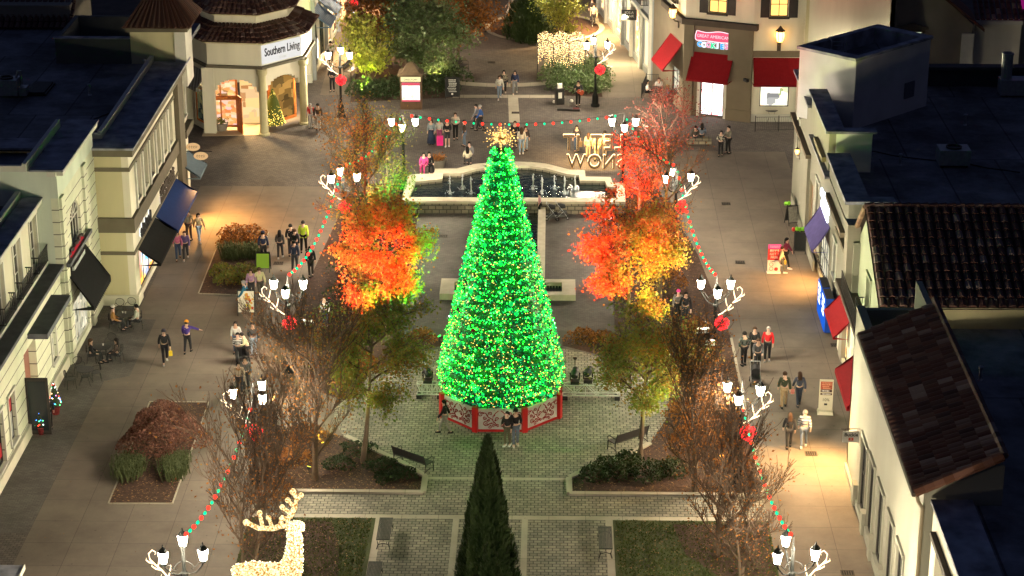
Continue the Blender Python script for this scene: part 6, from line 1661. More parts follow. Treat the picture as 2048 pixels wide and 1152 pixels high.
CHS = [(228, 660, 95, 'black chair under the man in the orange sweater'), (276, 656, -80, 'black chair under the man in white'), (240, 634, 0, 'empty round-backed chair behind the first table, left'), (262, 632, -10, 'empty round-backed chair behind the first table, right'),
       (184, 725, 100, 'black chair under the left long-haired woman'), (236, 724, -100, 'black chair under the right long-haired woman'), (222, 704, -10, 'empty round-backed chair behind the second table'),
       (142, 776, 120, 'empty chair left of the empty cafe table'), (160, 752, 30, 'empty chair behind the empty cafe table'), (193, 762, -70, 'empty chair right of the empty cafe table'), (1520, 238, 90, 'chair left of the table behind the iron fence'), (1565, 238, -80, 'chair right of the table behind the iron fence'),
       (1294, 194, 80, 'chair at the left of the table beside the grey shop'), (1334, 204, -60, 'chair at the right of the table beside the grey shop'), (1318, 190, 0, 'chair behind the table beside the grey shop')]
for px, py, lab in TB:
    o = make_table() if tab0 is None else copy_tree(tab0); tab0 = tab0 or o; p = G(px, py); o.location = (p.x, p.y, .012); tag(o, lab, 'cafe table', 'round cafe tables')
for px, py, rz, lab in CHS:
    o = make_chair() if ch0 is None else copy_tree(ch0); ch0 = ch0 or o; p = G(px, py); o.location = (p.x, p.y, .012); o.rotation_euler = (0, 0, R(rz)); tag(o, lab, 'chair', 'black round-backed cafe chairs')
for (px, py, z, lab) in ((245, 650, .758, 'small dark cup on the first cafe table'), (256, 652, .758, 'small bottle on the first cafe table'), (211, 716, .758, 'paper cup on the second cafe table')):
    p = G(px, py - 0, 0); k = 0 if px > 230 else 1; c = G(*TB[k][:2])
    t = thing('drink_cup', lab, 'cup', (c.x + (p.x - c.x) * .5, c.y + (p.y - c.y) * .3, z))
    MB().lathe([(.03, 0), (.045, .11), (.045, .12)], 10).build('cup', mat('white paper', (.6, .6, .55), .6, .1, 5, 0), t); MB().lathe([(.047, .121), (.03, .135)], 10).build('lid', M_black, t)
def bin_(px, py, lab):
    p = G(px, py); t = thing('trash_bin', lab, 'trash bin', (p.x, p.y, .012), 0, 'black trash bins with brown tops')
    MB().box(-.30, .30, -.30, .30, .05, .95).build('body', mat('black panel', (.02, .02, .022), .5, .2, 5), t)
    s = MB()
    for i in range(7): s.box(-.29 + i * .09, -.25 + i * .09, -.325, -.301, .1, .9)
    s.build('slats', M_black, t); MB().prism([(-.33, -.33), (.33, -.33), (.33, .33), (-.33, .33)], .952, 1.12, [(-.26, -.26), (.26, -.26), (.26, .26), (-.26, .26)]).build('hood', mat('brown lid', (.10, .06, .035), .6, .2, 3), t)
bin_(562, 722, 'brown-topped black trash bin left of the bare branches'); bin_(585, 718, 'trash bin right of the brown-topped one on the left walk')
bin_(1420, 768, 'trash bin under the dark direction signs on the right walk'); bin_(806, 372, 'trash bin at the left corner of the fountain')
M_ink = mat('white lettering', (.70, .70, .66), .6, .05, 3, 0); M_dark = mat('dark lettering', (.02, .02, .02), .6, .1, 3, 0)
def lines(parent, x0, x1, z0, z1, n, m, y=-.012, seed=0, h=.55, name='small_print'):
    """rows of print too small to read in the photo: short bars"""
    b = MB(); rr = random.Random(seed)
    for i in range(n):
        z = z1 - (z1 - z0) * (i + .5) / n; hh = (z1 - z0) / n * h / 2; x = x0 + (x1 - x0) * rr.uniform(0, .18); xe = x1 - (x1 - x0) * rr.uniform(0, .18)
        while x < xe - .02:
            wd = rr.uniform(.02, .07); b.box(x, min(x + wd, xe), y - .003, y, z - hh, z + hh); x += wd + .018
    return b.build(name, m, parent)
def direction_sign(px, py, lab, boards):
    p = G(px, py); t = thing('direction_sign', lab, 'direction sign', (p.x, p.y, 0), 0, 'black direction signs with white lettering')
    MB().lathe([(.05, 0), (.035, .1), (.03, 3.0), (.05, 3.05)], 8).build('pole', M_black, t)
    for (x, z0, z1, ry) in boards:
        b = MB().box(-.32, .32, -.03, .03, z0, z1).build('board', M_black, t); b.location = (x, -.06, 0); b.rotation_euler = (0, 0, R(ry))
        MB().box(-.31, .31, -.034, -.0301, z1 - .22, z1 - .03).build('lettering_panel', M_ink, b)
        lines(b, -.27, .27, z1 - .2, z1 - .05, 2, M_dark, -.035, int(z0 * 10), .7)
        MB().box(-.30, .30, -.12, .06, z1 + .002, z1 + .03).build('cap', M_ink, b)
direction_sign(607, 748, 'black direction sign with two white lettered boards on the left walk', [(.28, 1.75, 2.75, -8)])
direction_sign(1407, 765, 'pair of black direction boards with white caps on the right walk', [(-.12, 2.15, 2.75, 5), (.15, 1.55, 2.15, -8)])
def a_frame(px, py, rz, w_, h_, face, lab, frame=None, kind='sandwich_board', legs=.14):
    p = G(px, py); t = thing(kind, lab, 'sign board', (p.x, p.y, .012), R(rz), 'standing sign boards on the walks')
    f = MB()
    for s, yy in ((-1, -.30), (1, .30)):
        for x in (-w_ / 2, w_ / 2): f.tube([(x, yy, 0), (x, yy * .12, h_)], .025, 4)
        f.tube([(-w_ / 2, yy * (1 - legs), legs * h_), (w_ / 2, yy * (1 - legs), legs * h_)], .022, 4)
    f.tube([(-w_ / 2, 0, h_), (w_ / 2, 0, h_)], .03, 4).build('frame', frame or M_black, t)
    tilt = math.atan2(.30 * .88, h_)
    b = MB().box(-w_ / 2 + .03, w_ / 2 - .03, -.012, .012, .03, h_ * (1 - legs) - .04).build('face_panel', face, t)
    b.location = (0, -.30 * (1 - legs) , legs * h_); b.rotation_euler = (-tilt, 0, 0)
    b2 = MB().box(-w_ / 2 + .03, w_ / 2 - .03, -.012, .012, .03, h_ * (1 - legs) - .04).build('back_panel', M_black, t)
    b2.location = (0, .30 * (1 - legs), legs * h_); b2.rotation_euler = (tilt, 0, 0)
    return t, b
a_frame(527, 542, 0, .72, 1.05, glow('lit lime poster', (.30, .46, .04), .55, False), 'lime green sign board beside the far left planter', legs=.2)
t, b = a_frame(494, 628, 2, .85, 1.3, mat('pale poster', (.55, .52, .42), .6, .1, 3, 0), 'white sign board with red and orange pictures behind the man in teal', legs=.12)
pic = MB(); rr_ = random.Random(12)
for c, mm in (((.85, .12, .05), 'a'), ((.9, .45, .08), 'b'), ((.9, .75, .15), 'c')):
    q = MB()
    for k in range(9): x, z = rr_.uniform(0, .33), rr_.uniform(.2, .95); s = rr_.uniform(.04, .09); q.add([(x + s * math.cos(u), -.0135 - .001 * ord(mm) % 3 * .001, z + s * math.sin(u)) for u in [PI / 4 * k2 for k2 in range(8)]], [tuple(range(8))])
    q.build('picture', mat('poster ' + mm, tuple(v * .6 for v in c), .6, .1, 3, 0), b)
t, b = a_frame(905, 196, 0, .95, 1.45, mat('black sign face', (.012, .012, .013), .6, .1, 3, 0), 'black sign board with white writing by the dark bushes', legs=.1)
lines(b, -.33, .33, .75, 1.2, 4, M_ink, -.013, 5); lines(b, -.36, .36, .3, .75, 4, M_ink, -.013, 6, .4); MB().box(-.06, .06, -.016, -.013, .14, .26).build('emblem', M_ink, b)
bal0 = None
def balloons(p, z, cols, lab):
    t = thing('balloon_bunch', lab, 'balloons', (p.x, p.y, z))
    for i, (c, nm) in enumerate(cols):
        MB().ball((-.38 + .17 * i, -.05 * (i % 2), .10 + .04 * (i % 2)), .11, 10, 7, 1.15).build(nm + '_balloon', mat(nm + ' balloon', c, .3, .05, 2, 0, spec=.5), t, smooth=True)
    MB().tube([(-.4, 0, 0), (.4, 0, 0)], .008, 4).build('string', M_black, t)
BG, BRD = ((.22, .60, .03), 'green'), ((.6, .04, .03), 'red')
t, b = a_frame(1599, 505, -6, .62, 1.2, mat('black board', (.012, .014, .013), .6, .1, 3, 0), 'black sign board topped with green and red balloons by the purple awning')
balloons(t.location, 1.24, [BRD, BG, BG, BG, BG], 'green balloons and one red balloon on the black sign board')
t, b = a_frame(1583, 448, 20, .6, 1.1, mat('silvery board', (.22, .21, .18), .4, .4, 9, .1), 'silvery sign board with a green balloon at the white shop wall', frame=M_black)
balloons(t.location, 1.12, [BG, BG], 'two green balloons on the silvery sign board')
t, b = a_frame(541, 236, 25, .55, .95, mat('chalk board', (.02, .02, .022), .8, .2, 3, 0), 'small chalk board with a pale frame under the pavilion arch', frame=M_trim, legs=.05)
lines(b, -.18, .18, .2, .8, 5, M_ink, -.013, 9, .7)
p = G(1547, 546); BN = thing('pink_banner_sign', 'tall pink, red and white sale banner on the right walk', 'banner', (p.x, p.y, .012), 0)
MB().box(-.36, .36, -.15, .15, 0, .06).build('foot', M_ink, BN)
for z0, z1, c, nm in ((.06, .72, (.55, .53, .48), 'white_panel'), (.722, 1.36, (.55, .02, .02), 'red_panel'), (1.362, 1.6, (.62, .05, .35), 'pink_panel')):
    pn_ = MB().box(-.34, .34, -.02, .02, z0, z1).build(nm, mat('banner ' + nm, c, .6, .08, 2, 0), BN)
text('sale_lettering', 'BUY 3\nGET 3\nFREE', .19, mat('pale pink lettering', (.8, .55, .5), .6, .05, 2, 0), BN, (0, -.024, 1.06), (PI / 2, 0, 0), .002)
lines(BN, -.25, .25, 1.25, 1.33, 1, M_ink, -.022, 3); lines(BN, -.28, .28, 1.42, 1.55, 2, mat('light pink lettering', (.8, .4, .6), .6, .05, 2, 0), -.022, 4); lines(BN, -.26, .1, .62, .69, 1, M_dark, -.022, 2)
for cx, cz, rad, fill in ((-.14, .48, .10, 0), (-.14, .24, .10, 0), (.12, .22, .09, 1)):
    q = MB(); q.tube([(cx + rad * math.cos(PI * k / 8), -.026, cz + rad * math.sin(PI * k / 8)) for k in range(17)], .012, 4)
    if fill: q.add([(cx + rad * math.cos(PI * k / 8), -.024, cz + rad * math.sin(PI * k / 8)) for k in range(16)], [tuple(range(16))])
    q.build('round_mark', mat('red print', (.55, .03, .03), .6, .05, 2, 0), BN)
p = G(1650, 826); MS = thing('menu_sign', 'tall cream sign with brown menu strips beside the large red awning', 'menu sign', (p.x, p.y, .012), R(-4))
M_msf = mat('cream sign board', (.56, .52, .38), .6, .08, 2, 0)
MB().prism([(-.36, -.28), (.36, -.28), (.36, .28), (-.36, .28)], 0, .14, [(-.32, -.2), (.32, -.2), (.32, .2), (-.32, .2)]).build('foot', M_msf, MS)
MB().box(-.31, .31, -.06, .06, .14, 1.62).build('board', M_msf, MS)
for z0, z1, c in ((1.18, 1.56, (.28, .05, .02)), (1.04, 1.17, (.06, .03, .02)), (.90, 1.0, (.08, .04, .02))):
    MB().box(-.26, .26, -.066, -.0601, z0, z1).build('menu_strip', mat('menu strip %.2f' % z0, c, .6, .2, 6, 0), MS)
lines(MS, -.22, .22, 1.2, 1.54, 4, mat('salmon print', (.62, .28, .16), .6, .1, 2, 0), -.067, 7, .6); lines(MS, -.22, .22, 1.06, 1.15, 1, M_ink, -.067, 8); lines(MS, -.22, .22, .92, .98, 1, M_ink, -.067, 9, .7)
text('price_lettering', '10%', .2, M_dark, MS, (0, -.064, .66), (PI / 2, 0, 0), .002)
MB().box(-.07, .07, -.066, -.061, .40, .49).build('emblem', M_dark, MS)
p = G(132, 712); WF = thing('leaning_sign', 'white framed sign leaning on the rusticated wall by the cafe chairs', 'sign', (p.x - .1, p.y, .012), R(72))
o = MB().box(-.32, .32, -.02, .02, 0, 1.25).build('frame', M_ink, WF); o.rotation_euler = (R(-14), 0, 0)
o2 = MB().box(-.27, .27, -.026, -.021, .06, 1.19).build('face_panel', mat('grey print', (.35, .36, .33), .6, .2, 4, 0), o)
lines(o2, -.2, .2, .3, 1.0, 5, M_dark, -.027, 15, .5)
# directory kiosk
p = G(823, 216); DK = thing('directory_kiosk', 'lit directory kiosk with a dark peaked roof behind the left end of the light string', 'directory', (p.x, p.y, 0))
MB().box(-.72, .72, -.35, .35, 0, 2.35).build('body', mat('brown kiosk body', (.11, .06, .03), .6, .2, 3), DK)
MB().lathe([(1.15, 2.36), (1.18, 2.46), (.75, 2.62), (.45, 2.95), (.20, 3.12), (.02, 3.15)], 4, (0, 0, 0), PI / 4).build('roof', mat('bronze roof', (.12, .085, .05), .5, .3, 3), DK)
k_ = MB().box(-.60, .60, -.37, -.352, .55, 1.85).build('map_panel', shopglow('lit mall map', [(1, 1, .95), (.75, .9, .9), (1, 1, 1), (.95, .9, .5), (.6, .75, .8), (1, 1, .95)], 1.3, 5.5), DK)
MB().box(-.60, .60, -.376, -.371, 1.66, 1.85).build('red_band', glow('red band', (.75, .10, .14), 1.0), k_); MB().box(-.60, .60, -.376, -.371, .55, .66).build('red_band', MATS['red band'], k_)
h_ = MB().box(-.66, .66, -.38, -.352, 1.92, 2.28).build('header', glow('lit header', (1, .85, .42), 1.1), DK)
text('header_lettering', 'DIRECTORY', .17, M_dark, h_, (0, -.386, 2.05), (PI / 2, 0, 0), .002)
# vending machines
for k, yy in enumerate((101.0, 99.4)):
    t = thing('vending_machine', ('far' if k == 0 else 'near') + ' blue drinks vending machine against the white wall', 'vending machine', (13.72, yy, .012), -PI / 2, 'blue vending machines')
    MB().box(-.72, .72, -.18, .22, .06, 1.85).build('cabinet', mat('blue vending cabinet', (.01, .05, .30), .4, .15, 3, .02), t)
    f = MB().box(-.68, .68, -.22, -.182, .1, 1.8).build('lit_front', glow('blue lit front', (.02, .14, .75), .9), t)
    bz = MB(); rr_ = random.Random(k)
    for i in range(3): bz.box(-.5 + i * .06, .45 - i * .05, -.228, -.221, 1.5 - i * .36, 1.73 - i * .36)
    bz.build('white_lettering', glow('white lit lettering', (.85, .95, 1), 2.0), f)
    MB().box(-.68, .68, -.17, .2, 1.851, 1.87).build('top_plate', M_black, t)
# potted lit trees at the entrance
for (px, py, lab) in ((84, 868, 'multicoloured lit potted tree left of the man at the door'), (112, 828, 'multicoloured lit potted tree right of the man at the door')):
    p = G(px, py); t = thing('potted_light_tree', lab, 'potted tree', (p.x, p.y, .012), 0, 'multicoloured lit potted trees at the entrance')
    MB().lathe([(.16, 0), (.22, .35), (.24, .36), (.2, .36)], 12).build('pot', mat('red tartan pot', (.16, .02, .02), .6, .4, 12, 0), t)
    m = MB().lathe([(.04, .36), (.26, .45), (.10, 1.3), (.02, 1.55)], 10); m.build('crown', LF_dk, t)
    for c, nm in (((1, .05, .03), 'red'), ((.05, .25, 1), 'blue'), ((.1, .9, .3), 'green'), ((1, .7, .3), 'amber'), ((.8, .9, 1), 'white')):
        b = MB(); rr_ = random.Random(hash_ := int(px + ord(nm[0])))
        for q in range(9): z = rr_.uniform(.45, 1.5); a = rr_.uniform(0, 6.28); r = .27 * (1.6 - z) / 1.15 + .02; b.octa((r * math.cos(a), r * math.sin(a), z), .032)
        b.build(nm + '_lights', glow(nm + ' fairy light', c, 5.0, False), t)
def planter(px, py, lab, leaf=LF_gr):
    p = G(px, py); t = thing('planter_pot', lab, 'planter', (p.x, p.y, .012)); MB().lathe([(.28, 0), (.36, .1), (.45, .5), (.48, .55), (.40, .55), (.36, .45)], 14).build('pot', mat('grey stone pot', (.22, .20, .16), .8, .2, 3, .2), t)
    m = MB(); rr_ = random.Random(px)
    for q in range(260): leafquad(m, Vector((rr_.gauss(0, .2), rr_.gauss(0, .2), .55 + abs(rr_.gauss(0, .16)))), .13, rr_)
    m.build('plant', leaf, t)
planter(443, 262, 'grey stone planter pot beside the pavilion pier'); planter(877, 336, 'low plant bowl on the back rim of the fountain', LF_ru)
p = G(826, 62); t = thing('stone_pedestal', 'pale stone pedestal with a bust among the far bushes', 'statue', (p.x, p.y, 0))
MB().lathe([(.5, 0), (.5, .2), (.40, .3), (.38, 1.5), (.48, 1.6), (.48, 1.7)], 12).build('pedestal', M_rim, t); MB().lathe([(.2, 1.7), (.34, 2.0), (.30, 2.2), (.12, 2.3), (.17, 2.5), (.15, 2.68), (.04, 2.76)], 12).build('bust', M_rim, t)
# drains
for i, (px, py, lab) in enumerate([(1452, 408, 'small dark floor drain on the right walk nearest the fountain'), (1480, 525, 'small dark floor drain on the right walk left of the pink banner'), (1622, 908, 'small dark floor drain beside the couple in black and stripes'), (1695, 1147, 'floor drain at the bottom edge of the right walk'), (886, 473, 'floor drain on the paving left of the decorated tree'), (557, 527, 'floor drain near the walkers on the left walk'), (983, 125, 'floor drain on the far plaza'), (1031, 226, 'floor drain on the pale band behind the light string'), (1672, 691, 'round dark drain cover beside the blue machines')]):
    p = G(px, py); t = thing('floor_drain', lab, 'drain', (p.x, p.y, .02), 0, 'dark floor drains'); m = MB().box(-.26, .26, -.22, -.17, 0, .012).box(-.26, .26, .17, .22, 0, .012)
    for k in range(6): m.box(-.26 + k * .094, -.21 + k * .094, -.17, .17, 0, .011)
    m.build('grate', mat('rusty drain', (.05, .04, .03), .8, .3, 9), t); MB().box(-.25, .25, -.2, .2, -.008, -.002).build('pit', mat('black pit', (.005, .005, .005), .9), t)
# iron fences
def fence(p, q, lab, h=1.0):
    p, q = Vector(p), Vector(q); m_ = (p + q) / 2; t = thing('iron_fence', lab, 'fence', (m_.x, m_.y, 0)); d = q - p; L = d.length; d /= L
    for k in range(max(2, int(L / 1.5) + 1)): s = p + d * L * k / max(1, int(L / 1.5)) - m_; MB().tube([(s.x, s.y, 0), (s.x, s.y, h + .05)], .028, 6).build('post', M_black, t)
    r = MB(); 
    for z in (.1, h - .04): a, b = p - m_, q - m_; r.tube([(a.x, a.y, z), (b.x, b.y, z)], .016, 4)
    r.build('rail', M_black, t); b_ = MB()
    for k in range(1, int(L / .12)): s = p + d * k * .12 - m_; b_.tube([(s.x, s.y, .1), (s.x, s.y, h - .04)], .008, 3)
    b_.build('pickets', M_black, t)
fence(G(1510, 263)[:2], G(1603, 262)[:2], 'black iron fence in front of the cookie shop window table'); fence(G(1283, 196)[:2], G(1292, 176)[:2], 'short black iron fence at the cafe corner beside the grey shop'); fence(G(1292, 176)[:2], G(1330, 176)[:2], 'black iron fence behind the cafe table beside the grey shop')
# busker's things
p = G(1119, 208); t = thing('loudspeaker', 'black loudspeaker with a white paper sign beside the guitar player', 'loudspeaker', (p.x, p.y, .012), R(15)); MB().box(-.28, .28, -.25, .25, 0, 1.1).build('cabinet', M_black, t); MB().box(-.15, .1, -.257, -.251, .45, .85).build('paper_sign', M_ink, t); o = MB().box(-.16, .16, -.1, .08, 1.102, 1.4).build('mixer', M_ink, t)
p = G(1137, 221); t = thing('guitar_case', 'open black guitar case on the ground in front of the guitar player', 'guitar case', (p.x, p.y, .012)); MB().prism([(-.75, -.1), (-.2, -.14), (.25, -.26), (.75, -.26), (.8, 0), (.75, .26), (.25, .26), (-.2, .14), (-.75, .1)], 0, .14).build('shell', M_black, t); MB().prism([(.3, -.2), (.7, -.2), (.7, .2), (.3, .2)], .142, .15).build('lining', mat('dark red plush', (.09, .02, .02), .9, .2, 5), t)
for (px, py, lab) in ((1190, 206, 'white cap left on the paving right of the guitar player'), (1143, 204, 'white cup on the paving by the guitar player'), (1109, 206, 'white box on the paving left of the loudspeaker')):
    p = G(px, py); t = thing('small_item', lab, 'item', (p.x, p.y, .012)); MB().lathe([(.10, 0), (.13, .05), (.09, .16), (.02, .18)], 9).build('body', M_ink, t)
# wall lanterns
M_gold = glow('amber lantern glass', (1, .48, .10), 9.0)
def wall_lantern(pos, nrm, s, lab, lamp=60):
    t = thing('wall_lantern', lab, 'wall lantern', pos, 0, 'amber wall lanterns')
    n_ = Vector((*nrm, 0)).normalized()
    MB().tube([n_ * .02 + Vector((0, 0, -.55 * s)), n_ * .25 * s + Vector((0, 0, -.5 * s)), n_ * .38 * s + Vector((0, 0, -.3 * s))], .05 * s, 6).cbox(n_ * .03 + Vector((0, 0, -.55 * s)), .2 * s, .06, .75 * s, math.atan2(n_.y, n_.x) + PI / 2).build('bracket', M_dkbrown, t)
    c = n_ * .38 * s
    MB().lathe([(.14 * s, -.28 * s), (.23 * s, .0), (.20 * s, .25 * s)], 8, c).build('glass', M_gold, t)
    f = MB().lathe([(.23 * s, .26 * s), (.26 * s, .3 * s), (.12 * s, .42 * s), (.03 * s, .55 * s)], 8, c)
    for k in range(6): a = PI / 3 * k; f.tube([c + Vector((.15 * s * math.cos(a), .15 * s * math.sin(a), -.28 * s)), c + Vector((.245 * s * math.cos(a), .245 * s * math.sin(a), 0)), c + Vector((.215 * s * math.cos(a), .215 * s * math.sin(a), .27 * s))], .014 * s, 4)
    f.build('cage', M_dkbrown, t)
q = PY(1560, 72, 135.3); wall_lantern((q.x, 135.68, q.z), (0, -1), 1.25, 'large amber wall lantern above the right red awning of the cookie shop')
q = wall_pts(k0, k1, LA - 1.6, .02); wall_lantern((q[0], q[1], PY(1342, 25, q[1]).z), (-.98, -.2), 1.1, 'amber wall lantern at the left corner of the cookie shop')
q = PX(1598, 303, 14.1); wall_lantern((14.19, q.y, q.z), (-1, 0), .5, 'small warm wall lamp on the white shop wall')
t = thing('security_camera', 'black camera on a bracket at the corner pier of the cookie shop', 'camera', tuple(PY(1492, 160, 135.4))); MB().cbox((0, -.05, 0), .18, .42, .18, .5).build('body', M_black, t); MB().tube([(0, .05, -.05), (.05, .3, -.25)], .025, 5).build('bracket', M_black, t)

# ================================================================== SHOP SIGNS
def sign_on_wall(p0, p1, u, z, d, name, lab):
    q = wall_pts(p0, p1, u, d); ang = math.atan2(p1[1] - p0[1], p1[0] - p0[0])
    return thing(name, lab, 'shop sign', (q[0], q[1], z), ang)
p0, p1 = tuple(V[2]), tuple(V[3]); L = (V[3] - V[2]).length
S = sign_on_wall(p0, p1, L / 2, 5.28, .06, 'pavilion_sign', 'white lit sign with dark serif letters on the pavilion front')
pl = MB().box(-L / 2 + .02, L / 2 - .15, -.05, .05, -.62, .58).build('backing', glow('white lit sign', (1, .98, .94), .75), S)
text('lettering', 'Southern Living', .74, M_dark, pl, (-.06, -.056, .10), (PI / 2, 0, 0), .012, .014, .64)
text('small_lettering', 'STORE', .22, glow('white lettering', (1, 1, .95), 1.8), pl, (0, -.056, -.40), (PI / 2, 0, 0), .01)
S2 = thing('hanging_sign', 'small grey hexagonal sign at the corner of the pavilion', 'shop sign', tuple(PY(634, 95, 134.4)))
MB().prism([(-.05, -.3), (.05, -.3), (.05, .3), (-.05, .3)], -.7, .7).build('board', M_greyblue, S2)
S = sign_on_wall(k1, k2, 1.95, 5.2, .05, 'cookie_shop_sign', 'pink neon sign with coloured COOKIES letters over the cookie shop entrance')
pill = MB(); N = 24; top = []
for k in range(N + 1):
    u = -1.22 + 2.44 * k / N; e = max(0, abs(u) - 1.08) / .14; top.append((u, .36 * math.sqrt(max(0, 1 - e * e)) + .06 * math.sin(u * 3.2)))
pts = [(u, z + .18) for u, z in top] + [(u, .0 - (z - .06) * .3) for u, z in reversed(top)]
pill.add([(u, -.06, z) for u, z in pts] + [(u, .0, z) for u, z in pts], [tuple(range(len(pts)))] + [(i, (i + 1) % len(pts), len(pts) + (i + 1) % len(pts), len(pts) + i) for i in range(len(pts))])
pb = pill.build('pink_panel', glow('pink neon panel', (.95, .10, .18), 1.1), S)
MB().tube([(u, -.07, z) for u, z in pts + [pts[0]]], .028, 5).build('neon_outline', glow('pale pink neon', (1, .62, .66), 1.7), pb)
text('lettering', 'GREAT AMERICAN', .29, glow('pink white lettering', (1, .60, .66), 1.3), pb, (0, -.068, .22), (PI / 2, 0, 0), .006, 0, .92)
for i, (ch, c) in enumerate(zip('COOKIES', ((.02, .35, .9), (.9, .95, 1), (.9, .25, .4), (.02, .7, .28), (.9, .95, 1), (.02, .35, .9), (.9, .2, .35)))):
    text('letter', ch, .44, glow('cookie letter %d' % i, c, 1.2), S, (-.92 + i * .305, -.05, -.36 - .02 * (i % 2)), (PI / 2, 0, 0), .02, .025)
    text('letter_halo', ch, .44, glow('letter halo', (.85, .95, 1), 1.0), S, (-.92 + i * .305, -.02, -.36 - .02 * (i % 2)), (PI / 2, 0, 0), .005, .05)
S = sign_on_wall(l0, l1, LL - 7.1, 5.0, .06, 'clothing_shop_sign', 'white lit capital letters on the grey blue shop wall')
text('lettering', 'JOS.A.BANK', 1.0, glow('white sign letters', (1, 1, 1), 1.6), S, (0, -.03, 0), (PI / 2, 0, 0), .04, .012, 1.0)
q = wall_pts(l0, l1, LL - 4.6, .7); S = thing('hanging_sign', 'small black hanging plate beside the lit windows of the grey blue shop', 'shop sign', (q[0], q[1], 3.6))
b = MB().box(-.55, .55, -.03, .03, -.38, .38).build('board', M_black, S); text('lettering', 'JOS.A\nBANK', .26, M_ink, b, (0, -.034, .04), (PI / 2, 0, 0), .002); MB().tube([(-.6, 0, .5), (.75, 0, .5)], .02, 5).build('bracket', M_black, S)
q0 = PY(1702, 873, 80.3); S = thing('hanging_sign', 'grey rounded hanging sign with a red emblem below the large red awning', 'shop sign', (q0.x, 80.3, q0.z))
bd = MB().prism([(-.34, -.03), (.34, -.03), (.34, .03), (-.34, .03)], -.25, .22)
bd = bd.build('board', mat('grey sign board', (.40, .40, .37), .5, .1, 3, 0), S)
text('lettering', 'Buckle', .21, M_dark, bd, (0, -.036, .09), (PI / 2, 0, 0), .004, .006, 1.0)
e_ = MB().box(-.10, .10, -.036, -.031, -.17, -.04).build('red_emblem', mat('red emblem', (.40, .05, .03), .5, .1, 3, 0), bd); text('emblem_letter', 'B', .11, mat('grey sign board', ()), e_, (0, -.04, -.105), (PI / 2, 0, 0), .002)
MB().tube([(-.42, 0, .34), (.45, 0, .34)], .018, 5).tube([(-.25, 0, .34), (-.25, 0, .22)], .01, 4).tube([(.25, 0, .34), (.25, 0, .22)], .01, 4).build('bracket', M_dkbrown, S)
def scrawl(parent, x0, x1, z, h, m, seed, y=-.03, w_=.022, name='lettering'):
    """script letters too blurred to read in the photo"""
    b = MB(); rr = random.Random(seed); n = int((x1 - x0) / (h * .55))
    for i in range(n):
        cx = x0 + (x1 - x0) * (i + .5) / n; k = rr.random(); wd = h * .2
        if k < .4: b.tube([(cx - wd + 2 * wd * .5 * (1 + math.cos(a)), y, z + h * .3 * math.sin(a)) for a in [.4 + 5.2 * q / 8 for q in range(9)]], w_, 4)
        elif k < .7: b.tube([(cx - wd, y, z - h * .35), (cx - wd * .7, y, z + h * .5), (cx + wd * .2, y, z - h * .3), (cx + wd, y, z + h * .3)], w_, 4)
        else: b.tube([(cx, y, z + h * .55), (cx - wd * .2, y, z - h * .3), (cx + wd, y, z - h * .35)], w_, 4)
    return b.build(name, m, parent)
S = sign_on_wall(c0, c1, 2.3, 5.05, .1, 'awning_sign', 'red script sign on a black backing above the black scalloped awning'); 
for i in range(7): MB().box(-1.6 + i * .45, -1.14 + i * .45, -.05, .05, -.36, .30 + .12 * (i % 2)).build('backing', M_black, S)
scrawl(S, -1.5, 1.45, .02, .55, glow('dull red letters', (.75, .05, .06), .55), 3, -.08, .035)
MB().box(-1.25, 1.2, -.16, -.06, -.60, -.40).build('name_strip', mat('pale grey strip', (.42, .46, .44), .6, .1, 3, 0), S)
S = sign_on_wall(d0, d1, uB(104.6), 3.4, .06, 'storefront_sign', 'black block letters with white sides over the black awning'); scrawl(S, -1.3, 1.6, 0, .7, M_black, 8, -.1, .07); scrawl(S, -1.3, 1.6, 0, .7, glow('white letter glow', (1, 1, .95), 1.2), 8, -.03, .045, 'letter_glow')
S = sign_on_wall(d0, d1, uB(111.3), 3.42, .06, 'storefront_sign', 'brown script letters over the navy awning'); scrawl(S, -2.2, 2.2, .18, .5, M_dkbrown, 21, -.1, .05); scrawl(S, -2.2, 2.2, -.25, .45, M_dkbrown, 22, -.1, .045)
scrawl(S, -2.2, 2.2, -.25, .45, glow('letter glow warm', (1, .9, .8), .7), 22, -.03, .03, 'letter_glow')
S = thing('hanging_sign', 'two small oval gold signs hanging over the grey blue awning', 'shop sign', tuple(PX(398, 308, -20.2)))
for dx, dz, rx in ((-.32, .42, .4), (.1, -.12, .42)):
    o = MB().add([(dx + rx * math.cos(a), -.02, dz + .24 * math.sin(a)) for a in [PI / 8 * k for k in range(16)]] + [(dx + rx * math.cos(a), .02, dz + .24 * math.sin(a)) for a in [PI / 8 * k for k in range(16)]], [tuple(range(16)), tuple(range(31, 15, -1))] + [(i, (i + 1) % 16, 16 + (i + 1) % 16, 16 + i) for i in range(16)]).build('oval_board', glow('gold lit sign', (1, .62, .28), .65), S)
    scrawl(o, dx - .26, dx + .26, dz, .2, M_dkbrown, 31, -.03, .012)
MB().tube([(-.9, 0, .16), (.75, 0, .16)], .02, 5).build('bracket', M_black, S)
S = sign_on_wall(f0, f1, uF(105.3), 4.55, .05, 'storefront_sign', 'white glowing script over the purple awning'); scrawl(S, -1.7, 1.7, .18, .62, glow('white script', (.9, .95, 1), 2.6), 41, -.05, .06); scrawl(S, -1.3, 1.5, -.38, .45, MATS['white script'], 42, -.05, .05)
S = thing('hanging_sign', 'dark hanging plate above the walk at the far left rear', 'shop sign', tuple(PY(692, 17, 165)))
MB().box(-.9, .9, -.05, .05, -.45, .45).build('board', M_dkbrown, S); MB().tube([(-1.2, 0, .5), (1.0, 0, .5)], .03, 5).build('bracket', M_black, S)
